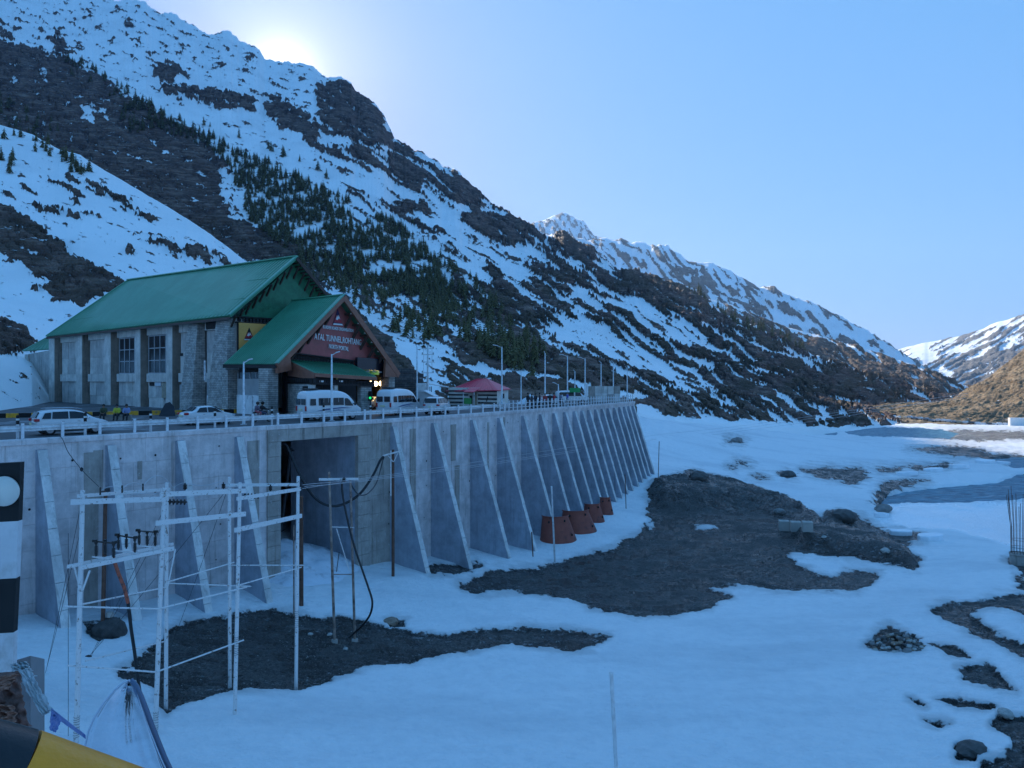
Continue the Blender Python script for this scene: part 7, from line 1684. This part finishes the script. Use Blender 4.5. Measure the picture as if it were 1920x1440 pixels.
# concrete pile with starter bars at the right edge
pc = hit(1912, 1058); pile_ = empty('pile_stub', pc, 0, 'round concrete pile stub with a cage of tall rusty starter bars', 'pile')
rr_ = .82; mb = MB(); mb.lathe([(rr_, -.8), (rr_, 1.0), (0, 1.0)], n=20); mb.build('concrete_stub', M_oldc, pile_); mb = MB(); mb.lathe([(rr_ * 1.02, .85), (rr_ * 1.05, .9), (rr_ * 1.05, 1.05), (rr_, 1.05)], n=20); mb.build('rim', M_oldc, pile_)
rb_ = random.Random(3)
for k in range(18): a = k * 6.283 / 18; h_ = rb_.uniform(5.2, 7.2); l_ = rb_.uniform(.10, .3); mb = MB(); mb.tube([(math.cos(a) * rr_ * .85, math.sin(a) * rr_ * .85, .9), (math.cos(a) * rr_ * .9, math.sin(a) * rr_ * .9, 3.5), (math.cos(a) * (rr_ + l_), math.sin(a) * (rr_ + l_), h_)], .022, 5); mb.build('starter_bar', M_rust, pile_)
for z in (1.6, 2.3): mb = MB(); mb.tube([(math.cos(a) * rr_ * .88, math.sin(a) * rr_ * .88, z) for a in np.linspace(0, 6.283, 20)], .015, 4, cap=False); mb.build('hoop', M_rust, pile_)

# ---------------------------------------------------------------- things right beside the camera
bd = empty('hazard_board', (0, 0, 0), 0, 'black and white banded hazard board with a white reflector disc at the left edge', 'hazard board'); Yb = 2.7
lv = [867, 977, 1084, 1186, 1277, 1380, 1500]; rx = [38, 34, 30, 25, 23, 19, 14]
for k in range(6):
    a_, b_, c_, d_ = at(-230, lv[k] + 14, Yb + .05), at(rx[k], lv[k], Yb), at(rx[k + 1], lv[k + 1], Yb), at(-230, lv[k + 1] + 14, Yb + .05)
    mb = MB(); mb.prism([a_, b_, c_, d_], (-.004, .03, 0)); mb.build('band', M_black if k % 2 == 0 else mat('scuffed white enamel', (.62, .60, .60), .4, 0, .1, 6, dirt=(.45, .42, .40)), bd)
mb = MB(); cdisc = at(8, 921, Yb - .006); mb.lathe([(0, -.004), (.052, -.004), (.052, .004), (0, .004)], cdisc, 32, 'Y'); mb.build('reflector_disc', mat('pale reflector', (.72, .68, .60), .35, 0, .05, 20), bd)
# square steel post behind it
sp = empty('steel_post', (0, 0, 0), 0, 'square grey steel post standing behind the hazard board', 'post')
tl_, tm_, tr_ = at(31, 1237, 3.0), at(57, 1229, 2.92), at(84, 1235, 3.02); M_stp = mat('plain grey steel', (.24, .23, .23), .5, .3, .1, 8, .1)
mb = MB(); bk4 = tl_ + (tr_ - tm_); mb.prism([tl_, tm_, tr_, bk4], (0, 0, -.9)); mb.build('post_body', M_stp, sp, .003)
# yellow and black pipe barrier
M_by = mat('chipped yellow barrier paint', (.98, .31, .008), .35, 0, .10, 14, .15, dirt=(.85, .42, .15)); M_bb = mat('chipped black barrier paint', (.010, .010, .011), .35, 0, .3, 14, .1)
br_ = empty('pipe_barrier', (0, 0, 0), 0, 'thick yellow and black painted pipe barrier at the lower left corner', 'barrier')
pa, pb = at(-270, 1392, .92), at(22, 1462, 1.0); pcn = at(500, 1622, 1.15); dr = (pcn - pb).normalized(); rB = .062
mb = MB(); mb.tube([pa, pb], rB, 40); mb.build('black_band', M_bb, br_); mb = MB(); mb.tube([pb, pcn], rB, 40); mb.build('yellow_band', M_by, br_)
# wrapped cloth and plastic net tied to the post
def rag(name, pts, m_, parent, n=26, amp=.012, seed=1, thick=.0015):
    """pts: 4 corners of a draped sheet, crumpled"""
    a, b, c, d = [Vector(p) for p in pts]; vs = []; 
    for i in range(n + 1):
        for j in range(n + 1):
            u, v = i / n, j / n; p = a.lerp(b, u).lerp(d.lerp(c, u), v); nz = float(fbm(np.array([u * 5 + seed]), np.array([v * 3.5 + seed * 2]), 4, seed, ridged=True)[0]); p = p + Vector((.25 * amp * nz, -amp * 1.3 * nz, amp * .5 * nz)); vs.append(p)
    mb = MB(); mb.add(vs, [(i * (n + 1) + j, (i + 1) * (n + 1) + j, (i + 1) * (n + 1) + j + 1, i * (n + 1) + j + 1) for i in range(n) for j in range(n)], True); o = mb.build(name, m_, parent); md = o.modifiers.new('so', 'SOLIDIFY'); md.thickness = thick; return o
clo = empty('cloth_bundle', (0, 0, 0), 0, 'crumpled brown cloth wrapped round the barrier end at the left edge', 'cloth')
M_cl = mat('brown cloth', (.26, .13, .10), .85, 0, .25, 22, .4); M_cl2 = mat('reddish brown cloth', (.34, .17, .12), .85, 0, .2, 16, .4)
rag('cloth_fold', [at(-80, 1268, 2.2), at(42, 1258, 2.2), at(60, 1362, 2.1), at(-80, 1360, 2.1)], M_cl, clo, amp=.03, seed=4); rag('cloth_fold', [at(-60, 1283, 2.12), at(36, 1262, 2.12), at(26, 1290, 2.1), at(-60, 1318, 2.1)], M_cl2, clo, amp=.025, seed=9); rag('cloth_fold', [at(-60, 1318, 2.08), at(32, 1322, 2.08), at(36, 1360, 2.06), at(-60, 1372, 2.06)], M_cl2, clo, amp=.03, seed=13)
net = empty('plastic_sheet', (0, 0, 0), 0, 'torn strip of white plastic netting trailing from the post to a blue strap', 'plastic sheet')
t = NT('thin milky plastic'); t.set(base=(.62, .66, .66), rough=.35, trans=.35, alpha=.92); M_pl = t.m
rag('netting', [at(30, 1256, 2.35), at(62, 1258, 2.35), at(100, 1330, 2.0), at(84, 1340, 2.0)], M_pl, net, amp=.02, seed=7); rag('netting', [at(28, 1246, 2.5), at(56, 1240, 2.5), at(70, 1268, 2.4), at(34, 1270, 2.4)], M_pl, net, amp=.035, seed=11, n=30)
stp = empty('blue_strap', (0, 0, 0), 0, 'blue plastic strap stretched from the white netting to the clear windshield', 'strap'); M_bl = mat('blue plastic strap', (.10, .17, .42), .4, 0, .15, 20)
rag('strap_band', [at(98, 1328, 2.0), at(162, 1378, 1.35), at(162, 1384, 1.35), at(99, 1340, 2.0)], M_bl, stp, amp=.004, seed=3, n=16); rag('strap_flap', [at(99, 1332, 1.9), at(120, 1346, 1.8), at(108, 1373, 1.8), at(97, 1368, 1.85)], M_bl, stp, amp=.012, seed=5, n=14)
# clear curved windshield
ws = empty('windshield', (0, 0, 0), 0, 'clear curved plastic motorcycle windshield poking up at the bottom left', 'windshield')
t = NT('clear acrylic sheet'); t.set(base=(.90, .94, 1.0), rough=.03, trans=1.0, ior=1.08); M_acr = t.m
Lp = [(156, 1500), (158, 1440), (160, 1400), (166, 1372), (178, 1344), (195, 1318), (215, 1294), (232, 1280), (243, 1276)]; Rp = [(352, 1500), (318, 1446), (306, 1420), (294, 1390), (283, 1362), (273, 1334), (263, 1308), (254, 1288), (243, 1276)]
vs = []; nn = 14
for i in range(len(Lp)):
    for j in range(nn + 1):
        u = j / nn; x = Lp[i][0] * (1 - u) + Rp[i][0] * u; y = Lp[i][1] * (1 - u) + Rp[i][1] * u; vs.append(at(x, y, 1.28 - .16 * math.sin(u * math.pi) * (1 - i / len(Lp)) + .05 * u))
mb = MB(); mb.add(vs, [(i * (nn + 1) + j, i * (nn + 1) + j + 1, (i + 1) * (nn + 1) + j + 1, (i + 1) * (nn + 1) + j) for i in range(len(Lp) - 1) for j in range(nn)], True); o = mb.build('acrylic_sheet', M_acr, ws); md = o.modifiers.new('so', 'SOLIDIFY'); md.thickness = .003
M_edge = mat('thick acrylic edge', (.10, .15, .24), .15, 0, .1, 5); M_edge2 = mat('pale acrylic edge', (.55, .62, .72), .2)
mb = MB(); mb.tube([at(x, y, 1.33) for x, y in Rp], .0062, 8); mb.build('edge_trim', M_edge, ws); mb = MB(); mb.tube([at(x, y, 1.28) for x, y in Lp], .0022, 6); mb.build('edge_trim', M_edge2, ws)
mb = MB(); mb.box(at(250, 1520, 1.25), (.16, .03, .06)); mb.build('mounting_clamp', M_plast, ws)
pr_ = empty('parapet', (0, 0, 0), 0, 'dull grey steel parapet flange just below the bottom left frame edge', 'parapet'); mb = MB(); mb.beam(at(250, 1465, 2.2), at(420, 1448, 4.2), .12, .03); mb.build('flange', M_stp, pr_)
# ---------------------------------------------------------------- haze
t = NT('thin mountain haze'); t.t.nodes.remove(t.p)
pv = t.n('ShaderNodeVolumePrincipled'); pv.inputs['Color'].default_value = (.42, .64, 1, 1); pv.inputs['Density'].default_value = 5.2e-5; pv.inputs['Anisotropy'].default_value = .25
t.l(pv.outputs[0], [n for n in t.t.nodes if n.type == 'OUTPUT_MATERIAL'][0].inputs['Volume'])
mb = MB(); mb.box((0, 4000, 700), (14000, 9400, 1520))
hz = mb.build('haze', t.m); tag(hz, kind='stuff'); hz.visible_shadow = True
